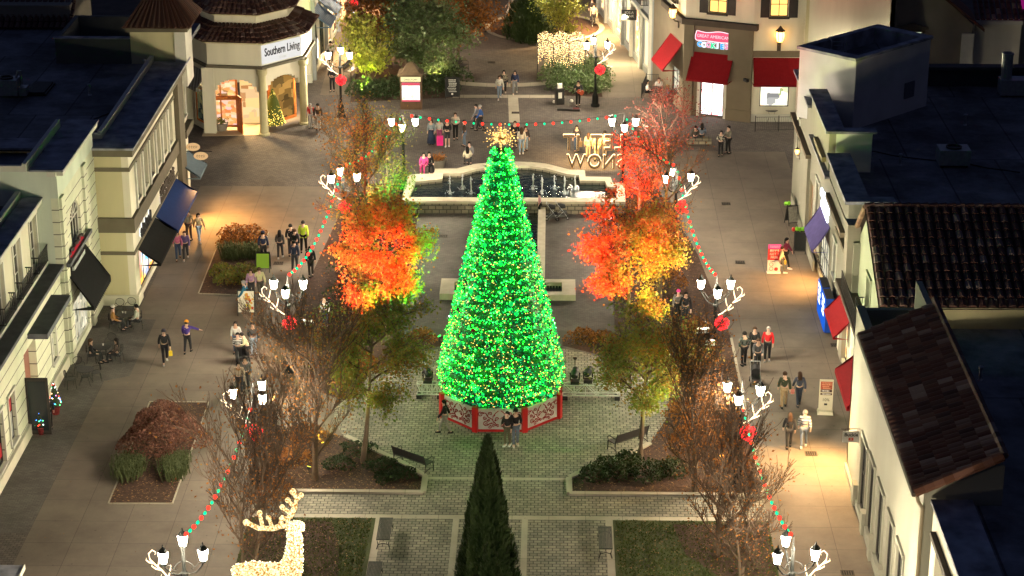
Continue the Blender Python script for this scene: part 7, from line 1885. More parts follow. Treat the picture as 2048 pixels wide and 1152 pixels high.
# display tree in the pavilion window
q = wall_pts(tuple(V[2]), tuple(V[3]), 1.3, -.55); t = thing('display_tree', 'small gold-lit tree in the pavilion display window', 'christmas tree', (q[0], q[1], .3))
MB().lathe([(.7, .1), (.55, .8), (.35, 1.6), (.04, 2.4)], 14).build('crown', ramp_island('display tree green', [(.05, .08, .01), (.1, .12, .02)], .7), t)
b = MB(); rr_ = random.Random(6)
for k in range(420): z = .1 + 2.3 * (1 - math.sqrt(rr_.random())); a = rr_.uniform(0, 6.28); r = .74 * (2.45 - z) / 2.35 + .03; b.octa((r * math.cos(a), r * math.sin(a), z), rr_.uniform(.02, .045))
tag(b.build('gold_lights', glow('gold tree bulbs', (1, .72, .14), 2.2, True, .4), t), kind='stuff')
# bottom-left kiosk roof that peeks into the frame
p = G(18, 1135, 2.6); t = thing('kiosk', 'corner of a kiosk with a dark flat roof at the bottom left edge', 'kiosk', (p.x - 1.2, p.y - 1.4, 0))
MB().box(-1.1, 1.5, -1.2, 1.2, 0, 2.5).build('body', mat('tan kiosk wall', (.40, .30, .20), .8, .1, 2), t); MB().box(-1.3, 1.72, -1.4, 1.55, 2.5, 2.62).build('roof', M_cap, t); MB().box(1.721, 1.76, -1.4, 1.55, 2.46, 2.66).build('fascia', M_trim, t)
# lamps over the shop fronts whose pools of light show on the walks
spot('shop_downlight', (12.35, 84.4, 2.8), (10.6, 82.4, 0), (1, .55, .18), 1000 * DN, 155, 1.0, .15)
spot('shop_downlight', (13.75, 105.4, 2.2), (12.4, 105.6, 0), (1, .50, .15), 500 * DN, 130, 1.0, .15)
spot('shop_downlight', (-19.9, 115.8, 2.6), (-18.4, 114.0, 0), (1, .46, .12), 900 * DN, 130, 1.0, .15)
spot('shop_downlight', (-19.4, 117.6, 2.4), (-17.6, 118.0, 0), (1, .50, .15), 200 * DN, 130, 1.0, .15)
spot('shop_downlight', (-20.4, 134.6, 4.0), (-19.6, 132.0, 0), (1, .66, .30), 800 * DN, 140, 1.0, .2)
spot('shop_downlight', (-17.6, 135.4, 4.0), (-16.6, 132.6, 0), (1, .66, .30), 600 * DN, 140, 1.0, .2)
spot('shop_downlight', (5.2, 150, 3.6), (3.2, 149, 0), (1, .78, .42), 1700 * DN, 150, 1.0, .2)
spot('shop_downlight', (4.0, 158, 3.6), (1.8, 158, 0), (1, .58, .22), 1900 * DN, 150, 1.0, .2)
spot('shop_downlight', (-14.8, 166, 3.6), (-13.8, 164, 0), (1, .45, .18), 1500 * DN, 150, 1.0, .2)
spot('shop_downlight', (-15.0, 152, 3.2), (-13.9, 151, 0), (1, .60, .22), 700 * DN, 140, 1.0, .2)

# ================================================================== PEOPLE
SKIN_L = mat('light skin', (.50, .32, .24), .6, .08, 6, 0); SKIN_T = mat('tan skin', (.36, .21, .14), .6, .08, 6, 0); SKIN_D = mat('brown skin', (.14, .075, .05), .6, .08, 6, 0)
def cloth(c, nm=None): return mat(nm or 'cloth %.3f %.3f %.3f' % c, c, .9, .22, 7, .3)
BLK, NVY, GRY, WHT, CRM = (.012, .012, .014), (.02, .028, .07), (.10, .10, .105), (.55, .54, .50), (.50, .44, .30)
JNS, LJN, KHA, OLV, BRN, DGR = (.045, .07, .13), (.20, .27, .36), (.36, .26, .15), (.09, .085, .05), (.10, .055, .03), (.035, .036, .04)
HB, HBR, HBL, HGR = (.010, .008, .007), (.05, .026, .014), (.30, .20, .09), (.30, .29, .27)
def person(label, px, py, face=180, pose='stand', top=BLK, legs=DGR, hair=HB, long=False, skin_m=None, h=1.7, hat=None, shoes=(.02, .02, .02), swing=.22, bag=None, coat=0.0, arms='down', shorts=False, skirt=False, z0=.012, at=None, bald=False, topm=None, seed=0, hood=False, group=None):
    k = h / 1.7
    p = at if at is not None else G(px, py, z0)
    t = thing('person', label, 'person', (p[0], p[1], z0), R(face), group)
    skin_m = skin_m or SKIN_L
    sit = pose == 'sit'; walk = pose == 'walk'
    dz = -.43 if sit else 0.0
    sw = swing if walk else 0.05
    lean = .10 if pose == 'push' else (.03 if walk else 0)
    if pose == 'bend': lean = .42
    def T(x, y, z):     # torso point leaned forward about the hips
        q = z - .95; return Vector((x, y + math.sin(lean) * q, .95 + math.cos(lean) * q + dz)) * k
    vs, rs, es = [], [], []
    def V(p, r): vs.append(Vector(p)); rs.append(tuple(q * k for q in r) if isinstance(r, tuple) else r * k); return len(vs) - 1
    pel = V(T(0, 0, .95), (.135, .105)); spn = V(T(0, 0, 1.12), (.125, .095)); chs = V(T(0, 0, 1.31), (.150, .105))
    nk = V(T(0, .01, 1.46), .052); hd0 = V(T(0, .025, 1.54), (.070, .080)); hd1 = V(T(0, .02, 1.63), (.078, .092)); nose = V(T(0, .125, 1.565), .014)
    es += [(pel, spn), (spn, chs), (chs, nk), (nk, hd0), (hd0, hd1), (hd0, nose)]
    arm, leg = {}, {}
    for s in (-1, 1):
        sh = V(T(.175 * s, 0, 1.385), .058)
        a = -sw * s * 1.0 if walk else 0
        if arms == 'down' or (arms == 'oneout' and s < 0) or (arms == 'hold' and s < 0):
            el = T(.235 * s, a * .5 - .01, 1.13); wr = T(.245 * s, a + .06, .90); hn = T(.24 * s, a + .09, .81)
            if sit: wr = T(.20 * s, .24, .98); hn = T(.16 * s, .32, .96); el = T(.24 * s, .03, 1.12)
        elif arms == 'front' or arms == 'hold':
            el = T(.23 * s, .05, 1.13); wr = T(.13 * s, .27, 1.12); hn = T(.07 * s, .33, 1.15)
        elif arms == 'push':
            el = T(.23 * s, .10, 1.13); wr = T(.20 * s, .34, 1.02); hn = T(.18 * s, .42, 1.01)
        elif arms == 'pockets':
            el = T(.27 * s, -.05, 1.13); wr = T(.20 * s, .09, .95); hn = T(.16 * s, .12, .90)
        elif arms == 'oneout':
            el = T(.42 * s, .03, 1.30); wr = T(.62 * s, .05, 1.24); hn = T(.70 * s, .06, 1.22)
        elif arms == 'guitar':
            el = T(.27 * s, .05, 1.15); wr = T(.12 * s + (.14 if s > 0 else 0), .26, 1.08 + (.12 if s > 0 else -.03)); hn = T(.08 * s + (.16 if s > 0 else 0), .29, 1.10 + (.13 if s > 0 else -.04))
        ei = V(el, .042); wi = V(wr, .030); hi = V(hn, (.036, .022)); 
        d = (Vector(hn) - Vector(wr)).normalized(); tip = V(Vector(hn) + d * .085 * k, (.030, .014)); th = V(Vector(wr).lerp(Vector(hn), .6) + Vector((-.045 * s, .02, 0)) * k, .012)
        es += [(chs, sh), (sh, ei), (ei, wi), (wi, hi), (hi, tip), (wi, th)]
        arm[s] = (sh, ei, wi, hi)
        hp = V(Vector((.085 * s, 0, .90 + dz)) * k, (.085, .09))
        if sit: kn, an, toe = Vector((.11 * s, .43, .50)) * k, Vector((.11 * s, .45 - .06 * s, .09)) * k, Vector((.12 * s, .58 - .06 * s, .035)) * k
        else:
            b = sw * s; kn = Vector((.095 * s, b * .55 + .03, .50 - abs(b) * .04)) * k; an = Vector((.095 * s, b * 1.15 - .01, .085 + (max(0, -b) * .25))) * k; toe = an + Vector((.012 * s, .13, -.045 + (-.05 if b < -.1 else 0))) * k
            if an.z < .085 * k: an.z = .085 * k
            toe.z = max(toe.z, .03 * k)
        ki = V(kn, .058); ai = V(an, .040); ti = V(toe, (.036, .026))
        es += [(pel, hp), (hp, ki), (ki, ai), (ai, ti)]
        leg[s] = (hp, ki, ai, ti)
    body = skin('body', vs, es, rs, skin_m, t)
    def shell(name, ids, edges, grow, m, extra=()):
        mp = {}; v2, r2 = [], []
        for i in ids: mp[i] = len(v2); v2.append(vs[i]); r2.append(tuple(q + grow for q in rs[i]) if isinstance(rs[i], tuple) else rs[i] + grow)
        e2 = [(mp[a], mp[b]) for a, b in edges]
        for (par, pt, r) in extra: v2.append(Vector(pt)); r2.append(r); e2.append((mp[par], len(v2) - 1))
        return skin(name, v2, e2, r2, m, t)
    # skin radius may be tuple after scaling
    tm = topm or cloth(top)
    ids = [pel, spn, chs] + [i for s in (-1, 1) for i in arm[s][:3]]
    ed = [(pel, spn), (spn, chs)] + [e for s in (-1, 1) for e in ((chs, arm[s][0]), (arm[s][0], arm[s][1]), (arm[s][1], arm[s][2]))]
    ex = []
    if coat and not sit: ex = [(pel, vs[pel] + Vector((0, 0, -coat)) * k, (.17 * k, .14 * k))]
    shell('jacket' if top != WHT else 'shirt', ids, ed, .024, tm, ex)
    lm = cloth(legs)
    ids = [pel] + [i for s in (-1, 1) for i in leg[s][:2 if shorts else 3]]
    ed = [e for s in (-1, 1) for e in ((pel, leg[s][0]), (leg[s][0], leg[s][1])) + (() if shorts else ((leg[s][1], leg[s][2]),))]
    if skirt: MB().lathe([(.30, .12), (.24, .5), (.15, .98)], 12).build('skirt', lm, t, smooth=True)
    else: shell('trousers', ids, ed, .016, lm)
    for s in (-1, 1):
        a_, b_ = vs[leg[s][2]], vs[leg[s][3]]; sh_ = MB(); zb = max(.0, a_.z - .085 * k)
        d = (b_ - a_); d.z = 0; d = d.normalized() if d.length > .001 else Vector((0, 1, 0)); sd = Vector((d.y, -d.x, 0))
        prof = [(-.09, .035, .085), (-.02, .045, .09), (.08, .05, .065), (.17, .038, .045)]
        sh_.loft([[Vector((a_.x, a_.y, zb)) + d * u * k + sd * w_ * q * k + Vector((0, 0, zz * k)) for q, zz in ((-1, 0), (1, 0), (.8, hh), (-.8, hh))] for u, w_, hh in prof])
        sh_.build('shoe', cloth(shoes), t)
    hc = (vs[hd0] + vs[hd1]) / 2
    M_h = cloth(hair)
    if not bald:
        hm = MB(); seg, rg = 12, 7
        rings = []
        for i in range(rg):
            ph = .62 * PI * i / (rg - 1) + .0
            row = []
            for j in range(seg):
                a = 2 * PI * j / seg; fr = max(0, math.sin(a)); pz = ph * (1 - .36 * fr)     # shorter over the face
                rr_ = .112 * math.sin(pz) + .004
                row.append(hc + Vector((rr_ * math.cos(a) * .92, rr_ * math.sin(a) * 1.02 - .012, .118 * math.cos(pz) + .015)) * k)
            rings.append(row)
        hm.loft(rings)
        if long:
            hm.loft([[hc + Vector((x * w_, y, z)) * k for x, y in ((-1, -.06 + .0), (1, -.06), (.8, -.125), (-.8, -.125))] for w_, z in ((.095, .06), (.11, -.06), (.115, -.18), (.09, -.32))])
        hm.build('hair', M_h, t, smooth=True)
    for s in (-1, 1): MB().ball(hc + Vector((.030 * s, .082, .0)) * k, .010 * k, 6, 4).build('eye', M_black, t)
    MB().tube([hc + Vector((-.024, .080, -.062)) * k, hc + Vector((.024, .080, -.062)) * k], .006 * k, 4).build('mouth', cloth((.30, .08, .07)), t)
    if hat:
        kind, c = hat; m = MB()
        if kind == 'beanie': m.lathe([(.108 * k, .02), (.112 * k, .06 * k), (.095 * k, .12 * k), (.05 * k, .16 * k), (.01, .168 * k)], 12, hc + Vector((0, -.005, .0)))
        else:
            m.lathe([(.105 * k, .03), (.108 * k, .08 * k), (.08 * k, .125 * k), (.01, .138 * k)], 12, hc + Vector((0, -.005, .01))); m.add([hc + Vector((x, y, .055)) * 1 for x, y in ((-.075, .08), (.075, .08), (.055, .185), (-.055, .185))], [(0, 1, 2, 3)])
        m.build('hat', cloth(c), t, smooth=True)
    if hood: MB().lathe([(.06, -.09), (.13, -.02), (.10, .05)], 10, hc + Vector((0, -.05, -.06))).build('hood', tm, t, smooth=True)
    if bag:
        c, side, sz = bag; hnd = vs[arm[side][3]]
        b = thing('shopping_bag', 'bag held by the ' + label, 'bag', (0, 0, 0)); b.location = t.matrix_basis @ Vector((0, 0, 0)); b.rotation_euler = t.rotation_euler
        b['label'] = ' '.join(('%s bag carried by the %s' % (c[1], label)).split()[:15])
        q = hnd + Vector((0, .02, -.10))
        MB().prism([(q.x - sz * .35, q.y - sz * .2), (q.x + sz * .35, q.y - sz * .2), (q.x + sz * .35, q.y + sz * .2), (q.x - sz * .35, q.y + sz * .2)], q.z - sz, q.z).build('body', cloth(c[0]), b)
        MB().tube([(q.x - sz * .2, q.y, q.z), (q.x, q.y, hnd.z), (q.x + sz * .2, q.y, q.z)], .008, 4).build('handle', cloth(c[0]), b)
    return t
def stroller(px, py, face, label):
    p = G(px, py); t = thing('stroller', label, 'stroller', (p.x, p.y, .012), R(face), 'black strollers')
    for x in (-.24, .24):
        for y, r in ((-.28, .13), (.34, .10)):
            w_ = MB().tube([(x, y + r * .8 * math.cos(a), r + r * .8 * math.sin(a)) for a in [2 * PI * q / 12 for q in range(13)]], .025, 6).build('wheel', M_black, t)
            MB().tube([(x - .02, y, r), (x + .02, y, r)], .03, 6).build('hub', M_steel, w_)
    f = MB()
    for x in (-.22, .22): f.tube([(x, .34, .1), (x, .1, .5), (x, -.3, 1.02)], .014, 5).tube([(x, -.28, .13), (x, .1, .5)], .014, 5)
    f.tube([(-.22, -.3, 1.02), (.22, -.3, 1.02)], .02, 6).build('frame', M_steel, t)
    MB().loft([[(x * .2, y, z) for x in (-1, 1)] + [(.17, y + .03, z - .06), (-.17, y + .03, z - .06)] for y, z in ((.32, .42), (.08, .44), (-.05, .55), (-.18, .86))]).build('seat', mat('black canvas', (.018, .018, .02), .8, .2, 6), t)
    MB().loft([[(.22 * math.cos(a), -.16 + .38 * u * 1.0, .70 + .26 * math.sin(a) * (1 - .35 * u)) for a in [PI * q / 8 for q in range(9)]] for u in (0, .33, .66, 1)], cap=False, closed=False).build('canopy', mat('black canvas', ()), t)
    MB().box(-.18, .18, -.2, .2, .16, .3).build('basket', mat('grey mesh', (.08, .08, .08), .8), t)
PPL = person
# --- left walk
PPL('person in black hoodie and cap carrying a yellow bag', 331, 726, 195, 'walk', BLK, (.015, .015, .02), HB, hat=('cap', (.02, .02, .03)), shoes=(.4, .4, .4), bag=(((.65, .50, .03), 'yellow'), -1, .24), h=1.74)
PPL('person in purple sweatshirt and orange beanie with one arm out', 376, 706, -5, 'walk', (.06, .035, .22), (.02, .02, .025), HB, hat=('beanie', (.65, .26, .02)), arms='oneout', h=1.68)
PPL('person in pink puffer jacket beside the purple jacket', 357, 519, 190, 'walk', (.50, .14, .24), JNS, HBR, long=True, shoes=(.12, .05, .02), h=1.62)
PPL('person in purple grey jacket arm in arm with the pink jacket', 372, 519, 185, 'walk', (.12, .09, .22), DGR, HBR, shoes=(.5, .5, .5), h=1.64)
PPL('person in beige jacket with a dark strap near the navy awning', 379, 481, 160, 'stand', (.26, .23, .17), (.06, .04, .035), HB, skin_m=SKIN_T, h=1.78, arms='pockets')
PPL('person in tan jacket and light jeans near the navy awning', 399, 483, 215, 'walk', (.34, .26, .15), LJN, HB, long=True, shoes=(.5, .48, .45), h=1.66)
PPL('seated person in orange tan sweater and pale cap at the first table', 0, 0, -75, 'sit', (.42, .22, .07), DGR, HB, hat=('cap', (.55, .5, .45)), at=(G(228, 662).x, G(228, 662).y, 0), h=1.8)
PPL('seated person in white shirt at the first table', 0, 0, 85, 'sit', (.46, .47, .40), DGR, HB, at=(G(276, 658).x, G(276, 658).y, 0), h=1.75)
PPL('seated person with long brown hair left of the second table', 0, 0, -80, 'sit', BLK, DGR, HBR, long=True, at=(G(184, 727).x, G(184, 727).y, 0), skin_m=SKIN_L)
PPL('seated person with long dark hair right of the second table', 0, 0, 80, 'sit', (.05, .035, .03), DGR, HB, long=True, at=(G(236, 726).x, G(236, 726).y, 0))
PPL('grey-haired person in a dark jacket standing at the open shop door', 99, 859, 10, 'stand', (.025, .03, .04), (.01, .01, .012), HGR, h=1.72, coat=.08)
PPL('person in navy coat and cap behind the lime green sign board', 528, 524, 0, 'stand', NVY, DGR, HB, hat=('cap', NVY), h=1.75)
PPL('person in grey hoodie walking away on the left walk', 561, 517, 0, 'walk', (.07, .065, .065), DGR, HB, long=True, shoes=(.5, .5, .5), h=1.62)
PPL('person in black jacket walking away on the left walk', 583, 511, 5, 'walk', BLK, BLK, HB, h=1.80)
PPL('second person in black pressed close beside the black jacket', 591, 516, 0, 'walk', (.02, .02, .024), DGR, HBR, h=1.66)
PPL('person in bright yellow safety jacket walking away on the left walk', 608, 504, 0, 'walk', (.42, .55, .03), BLK, HB, h=1.80, coat=.08, topm=mat('hi-vis yellow', (.50, .66, .04), .7, .15, 6, .2))
PPL('person in dark blue jacket behind the string lights on the left walk', 590, 542, 0, 'walk', (.025, .035, .07), DGR, HB, h=1.72, coat=.1)
PPL('person in long black coat standing right of the string lights', 622, 553, 200, 'stand', BLK, (.03, .025, .02), HB, h=1.70, coat=.40, hood=True)
PPL('person in teal jacket in front of the picture sign board', 491, 626, 90, 'walk', (.02, .12, .20), DGR, HGR, h=1.76, coat=.05)
PPL('person in lilac top behind the picture sign board', 504, 597, 180, 'stand', (.36, .22, .33), DGR, HBR, long=True, h=1.62)
PPL('person in pale yellow jacket and dark trousers behind the picture sign board', 521, 597, 20, 'walk', (.48, .47, .25), (.06, .055, .045), HBR, shoes=(.5, .5, .5), h=1.70)
PPL('person in white top beside the striped sweater near the stroller', 474, 706, 170, 'stand', (.46, .45, .42), JNS, HB, long=True, h=1.64, skin_m=SKIN_T)
PPL('person in black and white striped sweater by the stroller', 478, 728, 185, 'stand', WHT, DGR, HB, h=1.62, topm=stripes('striped knit', (.5, .5, .48), (.03, .03, .03), .085), arms='front')
PPL('person in dark jacket over white shirt and light jeans by the stroller', 508, 714, 190, 'stand', DGR, LJN, HB, h=1.82, arms='hold', skin_m=SKIN_T)
PPL('person in pale yellow top bending over the stroller', 497, 727, 100, 'bend', (.50, .48, .30), DGR, HB, h=1.66, arms='push')
stroller(487, 727, 190, 'black stroller under the group on the left walk')
PPL('person half hidden behind the bare twigs, left one at the lower lamp', 480, 790, 180, 'stand', (.30, .24, .18), DGR, HB, h=1.66)
PPL('person in grey half hidden behind the bare twigs at the lower lamp', 493, 782, 180, 'stand', GRY, DGR, HB, h=1.74)
PPL('person in black and white patterned top under the left maple', 651, 655, 150, 'stand', WHT, JNS, HBR, long=True, h=1.68, topm=checker('black and white pattern', (.5, .5, .46), (.03, .03, .03), 11))
# --- by the decorated tree
PPL('person in black top and pale trousers walking at the left of the tree base', 890, 867, 90, 'walk', BLK, (.20, .20, .18), HB, long=True, shoes=(.02, .02, .02), h=1.62, swing=.26)
PPL('person in olive camouflage trousers posing in front of the tree base', 1015, 892, 150, 'stand', (.025, .025, .025), OLV, HB, h=1.66, shoes=(.6, .6, .58), arms='hold')
PPL('person in black jacket with a white stripe, cap and jeans at the tree base', 1031, 892, 195, 'stand', BLK, (.10, .13, .17), HB, h=1.78, hat=('cap', BLK), shoes=(.5, .45, .42), arms='front')
# --- right walk
PPL('person in dark checked jacket on the right walk', 1487, 731, 20, 'stand', DGR, BLK, HB, h=1.74, topm=checker('dark check', (.035, .045, .045), (.10, .12, .11), 14), arms='pockets')
PPL('person in black top between the checked jacket and the red sweater', 1507, 722, 180, 'stand', (.02, .02, .022), BLK, HBR, h=1.76, arms='front')
PPL('white-haired person in a bright red sweater', 1534, 722, 170, 'stand', (.62, .02, .025), BLK, HGR, h=1.76, shoes=(.3, .3, .3))
PPL('person in grey sleeves and black vest pushing a stroller', 1514, 742, 180, 'push', (.09, .09, .095), DGR, HBR, h=1.68, arms='push')
stroller(1510, 768, 180, 'black stroller pushed towards the camera on the right walk')
PPL('person in olive jacket and khaki trousers walking away', 1567, 815, 0, 'walk', (.04, .05, .03), KHA, HBR, h=1.76, swing=.16)
PPL('person in denim jacket and dark jeans with a pink bag', 1597, 812, 5, 'walk', (.045, .055, .08), (.03, .04, .06), HBR, long=True, h=1.68, bag=(((.55, .2, .16), 'pink'), -1, .22), shoes=(.03, .03, .03))
PPL('long-haired person all in black walking up the right walk', 1577, 896, 0, 'walk', BLK, (.02, .02, .022), HBR, long=True, h=1.68, coat=.08, swing=.16)
PPL('person in navy and white striped sweater and jeans', 1607, 895, -5, 'walk', NVY, (.10, .13, .18), HGR, h=1.78, topm=stripes('navy stripes', (.025, .035, .08), (.34, .36, .38), .13, 2, .66), shoes=(.5, .5, .5), swing=.16)
PPL('person in maroon top leaning beside the pink banner', 1570, 536, -110, 'walk', (.16, .02, .06), BLK, HB, long=True, h=1.72, shoes=(.6, .6, .6))
PPL('person in cream sweater with a yellow bag beside the pink banner', 1561, 546, -80, 'walk', (.52, .48, .30), (.10, .10, .08), HBR, h=1.5, shoes=(.6, .6, .58), bag=(((.55, .35, .05), 'yellow'), -1, .2))
PPL('left person of the pair in patterned jackets below the cookie shop', 1441, 312, 170, 'stand', WHT, BLK, HB, h=1.64, topm=checker('cream pattern', (.35, .33, .26), (.04, .04, .04), 12), arms='front')
PPL('right person of the pair in patterned jackets below the cookie shop', 1456, 307, 120, 'stand', (.16, .15, .12), BLK, HB, h=1.80, arms='front')
PPL('person in grey blue sweater sitting below the cookie shop door', 0, 0, 0, 'sit', (.12, .15, .20), DGR, HB, at=(G(1403, 286).x, G(1403, 286).y, 0), h=1.75, long=True)
PPL('person in dark olive jacket sitting below the cookie shop door', 0, 0, 20, 'sit', (.05, .05, .04), DGR, HB, at=(G(1390, 288).x, G(1390, 288).y, 0), h=1.6)
W_ = thing('stone_bench', 'low dark stone bench under the pair sitting below the cookie shop', 'bench', (G(1397, 287).x, G(1397, 287).y - .03, .01)); MB().box(-.8, .8, -.25, .25, 0, .4).build('seat', M_stone, W_)
PPL('seated person in white and black at the cafe by the grey shop', 0, 0, -80, 'sit', WHT, BLK, HB, at=(G(1294, 196).x, G(1294, 196).y, 0), long=True)
PPL('seated person in white behind the cafe table by the grey shop', 0, 0, 180, 'sit', (.40, .40, .38), DGR, HBR, at=(G(1317, 192).x, G(1317, 192).y, 0))
PPL('seated person in light blue at the cafe by the grey shop', 0, 0, 70, 'sit', (.14, .26, .40), BLK, HBL, at=(G(1334, 206).x, G(1334, 206).y, 0), long=True)
# --- far plaza
gp = PPL('guitar player in dark clothes in front of the clipped shrubs', 1156, 212, 185, 'stand', (.03, .03, .034), BLK, HB, h=1.76, arms='guitar')
gt = thing('guitar', 'red brown acoustic guitar held by the street musician', 'guitar', tuple(gp.location)); gt.rotation_euler = gp.rotation_euler
m = MB(); gm = Matrix.Translation((-.10, .22, 1.04)) @ Matrix.Rotation(R(-24), 4, 'Y')
out = [(-.28, .0), (-.24, .14), (-.12, .18), (.0, .12), (.1, .14), (.18, .10), (.2, 0), (.18, -.10), (.1, -.14), (0, -.12), (-.12, -.18), (-.24, -.14)]
b = MB().add([(x, -.04, z) for x, z in out] + [(x, .05, z) for x, z in out], [tuple(range(12)), tuple(range(23, 11, -1))] + [(i, (i + 1) % 12, 12 + (i + 1) % 12, 12 + i) for i in range(12)]); b.xf(gm); b.build('body', mat('red brown guitar wood', (.35, .06, .025), .35, .2, 5, 0), gt)
b = MB().box(.2, .78, -.01, .03, -.025, .025).box(.78, .92, -.015, .02, -.045, .045); b.xf(gm); b.build('neck', M_dkbrown, gt)
PPL('person in white top and pale jeans walking on the far plaza', 999, 198, 185, 'walk', (.46, .45, .40), LJN, HBR, long=True, h=1.64, shoes=(.6, .6, .6))
PPL('person in black patterned coat behind the white top on the far plaza', 1008, 189, 180, 'walk', DGR, DGR, HB, long=True, h=1.72, shoes=(.5, .45, .4), topm=checker('black floral', (.02, .02, .02), (.16, .14, .10), 9), coat=.2)
PPL('long-haired person in dark navy top and grey jeans on the far plaza', 1030, 188, 175, 'walk', NVY, (.22, .23, .24), HB, long=True, h=1.66, shoes=(.55, .5, .45), bag=(((.25, .20, .14), 'tan'), 1, .25))
PPL('person in bright blue jacket walking behind the string lights', 961, 262, 95, 'walk', (.04, .12, .42), DGR, HGR, h=1.76)
PPL('person in grey close behind the bright blue jacket', 953, 258, 95, 'walk', (.30, .31, .33), DGR, HB, h=1.66)
PPL('person in grey blue top and long dark skirt in the group by the fountain', 863, 289, 160, 'stand', (.20, .25, .27), (.02, .03, .06), HBR, long=True, h=1.66, skirt=True)
PPL('person in pale top behind the pink suitcase', 879, 287, 185, 'stand', (.42, .42, .38), (.4, .1, .2), HB, long=True, h=1.62)
s = thing('suitcase', 'hot pink rolling suitcase in the group by the fountain', 'suitcase', tuple(G(880, 292)), 0); MB().prism([(-.2, -.13), (.2, -.13), (.2, .13), (-.2, .13)], .06, .66).build('shell', mat('hot pink shell', (.65, .03, .22), .4, .1, 3, 0), s); MB().tube([(-.12, .1, .66), (-.12, .1, .95), (.12, .1, .95), (.12, .1, .66)], .012, 5).build('handle', M_black, s)
for x in (-.15, .15): MB().tube([(x - .02, 0, .04), (x + .02, 0, .04)], .04, 8).build('wheel', M_black, s)
PPL('person in black shirt and shorts in the group by the fountain', 895, 293, 175, 'stand', BLK, (.03, .03, .035), HB, h=1.74, shorts=True, shoes=(.5, .5, .5), arms='front', skin_m=SKIN_L)
PPL('person in cream jacket and dark trousers at the back of the group by the fountain', 911, 279, 190, 'stand', (.36, .33, .27), BLK, HBR, h=1.78, arms='front')
PPL('person in dark brown jacket and jeans at the right of the group by the fountain', 929, 293, 90, 'stand', (.045, .03, .022), (.10, .14, .20), HB, h=1.74, bag=(((.30, .14, .04), 'brown'), 1, .3))
PPL('person in pink jacket sitting on the left corner of the fountain rim', 0, 0, 170, 'sit', (.60, .06, .24), (.45, .05, .18), HB, long=True, at=(G(848, 347, .3).x, G(848, 347, .3).y + .15, 0), z0=.3)
PPL('person in black sitting close beside the pink jacket on the fountain rim', 0, 0, 200, 'sit', BLK, BLK, HB, at=(G(858, 346, .3).x, G(858, 346, .3).y + .2, 0), z0=.3)
PPL('person in cream top sitting with their back to us on the curved fountain rim', 0, 0, 10, 'sit', (.50, .46, .34), DGR, HB, long=True, at=(G(935, 333, .3).x, G(935, 333, .3).y, 0), z0=.3)
PPL('person in grey sitting beyond the cream top at the fountain rim', 0, 0, 180, 'sit', (.17, .17, .18), DGR, HB, at=(G(938, 325, .2).x, G(938, 325, .2).y + .5, 0), z0=.1)
PPL('person in white top, black skirt and pale jeans behind the tree top', 1043, 308, 0, 'stand', (.52, .47, .38), LJN, HBR, long=True, h=1.72, shoes=(.6, .58, .55))
PPL('person in black jacket facing us left of the white top behind the tree top', 1030, 295, 170, 'stand', BLK, DGR, HBR, h=1.74)
PPL('person with a tan bag right of the white top behind the tree top', 1051, 302, 200, 'stand', (.05, .04, .04), LJN, HBR, long=True, h=1.62, bag=(((.34, .25, .12), 'tan'), 1, .4))
PPL('person in black top with a paper bag behind the big letters', 1153, 303, 180, 'stand', (.03, .03, .035), JNS, HB, long=True, h=1.70, bag=(((.34, .23, .12), 'brown paper'), -1, .36))
PPL('person in cream posing left in the glow of the big letters', 1176, 316, 0, 'stand', (.50, .40, .24), (.40, .30, .18), HBR, long=True, h=1.62)
PPL('person in yellow posing in the middle of the glow of the big letters', 1193, 322, 0, 'stand', (.55, .42, .16), (.5, .4, .2), HBR, long=True, h=1.70)
PPL('person in pale coat posing right in the glow of the big letters', 1209, 314, 0, 'stand', (.48, .38, .24), (.3, .22, .14), HB, h=1.70)
PPL('toddler-height person in pink and white standing at the fountain end of the rill', 1079, 431, 90, 'stand', (.40, .20, .20), BLK, HB, h=1.35, shoes=(.02, .02, .02))
stroller(1103, 440, -90, 'large black stroller in front of the fountain wall'); stroller(1122, 438, -80, 'second black stroller at the right of the first in front of the fountain wall')
PPL('person in white top standing under the thin branches right of the fountain', 1219, 470, 180, 'stand', (.45, .44, .42), GRY, HB, h=1.6)
PPL('person with a pink hat and pale jacket in shadow under the right maple', 1355, 640, 180, 'stand', (.22, .20, .20), DGR, HB, h=1.62, hat=('beanie', (.6, .05, .25)))
PPL('person in black in shadow beside the pink hat under the right maple', 1370, 650, 180, 'walk', BLK, DGR, HB, h=1.78)
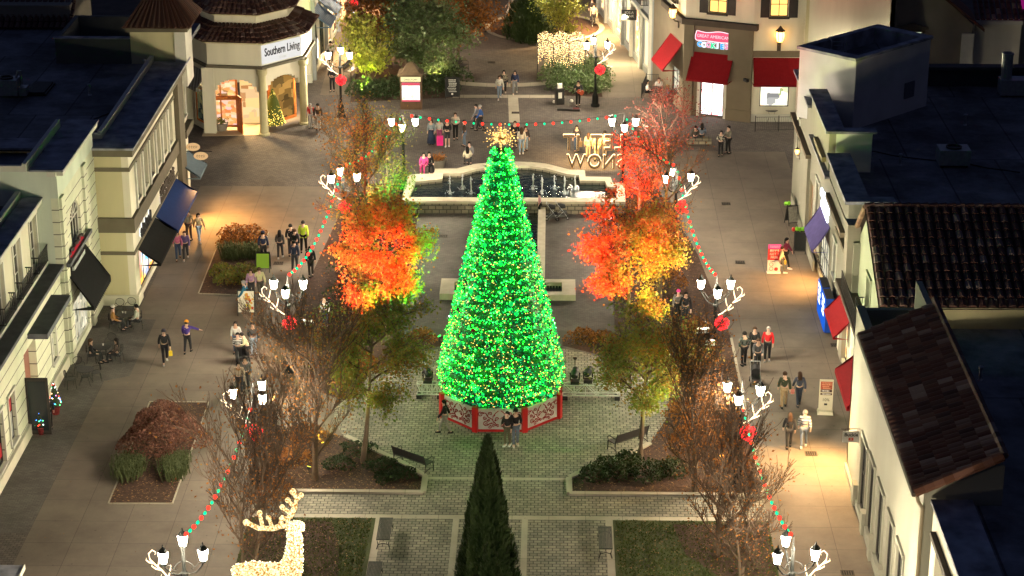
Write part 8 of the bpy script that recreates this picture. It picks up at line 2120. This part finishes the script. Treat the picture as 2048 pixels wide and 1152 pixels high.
PPL('dark dressed person walking right at the back of the far plaza', 962, 65, 100, 'walk', BLK, BLK, HB, h=1.76, swing=.26)
PPL('person in dark clothes close behind the dark walker on the far plaza', 955, 61, 100, 'walk', DGR, BLK, HB, h=1.66)
PPL('person in black with a white print standing at the pavilion corner', 665, 183, 170, 'stand', BLK, BLK, HB, h=1.78, arms='front')
PPL('person in red and white costume beside the pavilion column', 622, 256, 180, 'stand', (.5, .05, .05), (.4, .38, .36), HGR, h=1.66, topm=stripes('red and white costume', (.5, .48, .45), (.5, .03, .03), .35, 0, .6))
PPL('person in dark brown jacket and patterned trousers by the pavilion column', 637, 260, 0, 'stand', (.05, .028, .02), (.30, .28, .25), HB, h=1.78)
PPL('person in tan jacket walking away on the far left walk', 714, 94, 0, 'stand', (.32, .22, .10), BLK, HBR, h=1.74, arms='pockets')
PPL('person in grey jacket on the far left walk, left of a pair', 713, 60, 180, 'walk', (.25, .24, .26), DGR, (.12, .03, .01), long=True, h=1.68)
PPL('person in grey and black on the far left walk, right of a pair', 722, 62, 180, 'walk', (.22, .20, .20), BLK, HB, h=1.74)
PPL('dark dressed person standing between the bushes left of the far plaza', 778, 98, 180, 'stand', BLK, DGR, HB, long=True, h=1.68)
PPL('person in white and dark beside the left shop windows at the rear', 662, 128, 0, 'stand', (.45, .44, .42), DGR, HB, h=1.7)
PPL('person in pale pink on the far right near the dark cone tree', 1117, 26, 180, 'walk', (.55, .22, .34), (.55, .25, .35), HBL, h=1.62, shoes=(.5, .3, .35))
PPL('person in dark clothes left of the pale pink one near the dark cone tree', 1105, 22, 180, 'walk', (.2, .2, .22), DGR, HB, h=1.74)
PPL('person in beige with a bag on the bright right rear walk', 1187, 52, 180, 'walk', (.36, .30, .24), DGR, HB, h=1.7, bag=(((.10, .10, .08), 'dark'), -1, .35))
PPL('person in dark top behind the beige one on the bright right rear walk', 1184, 42, 180, 'walk', (.05, .04, .04), DGR, HB, h=1.78)
PPL('person in white trousers at the far top centre beside the rail', 1021, 33, 90, 'walk', GRY, (.5, .45, .4), HB, h=1.7, swing=.3)
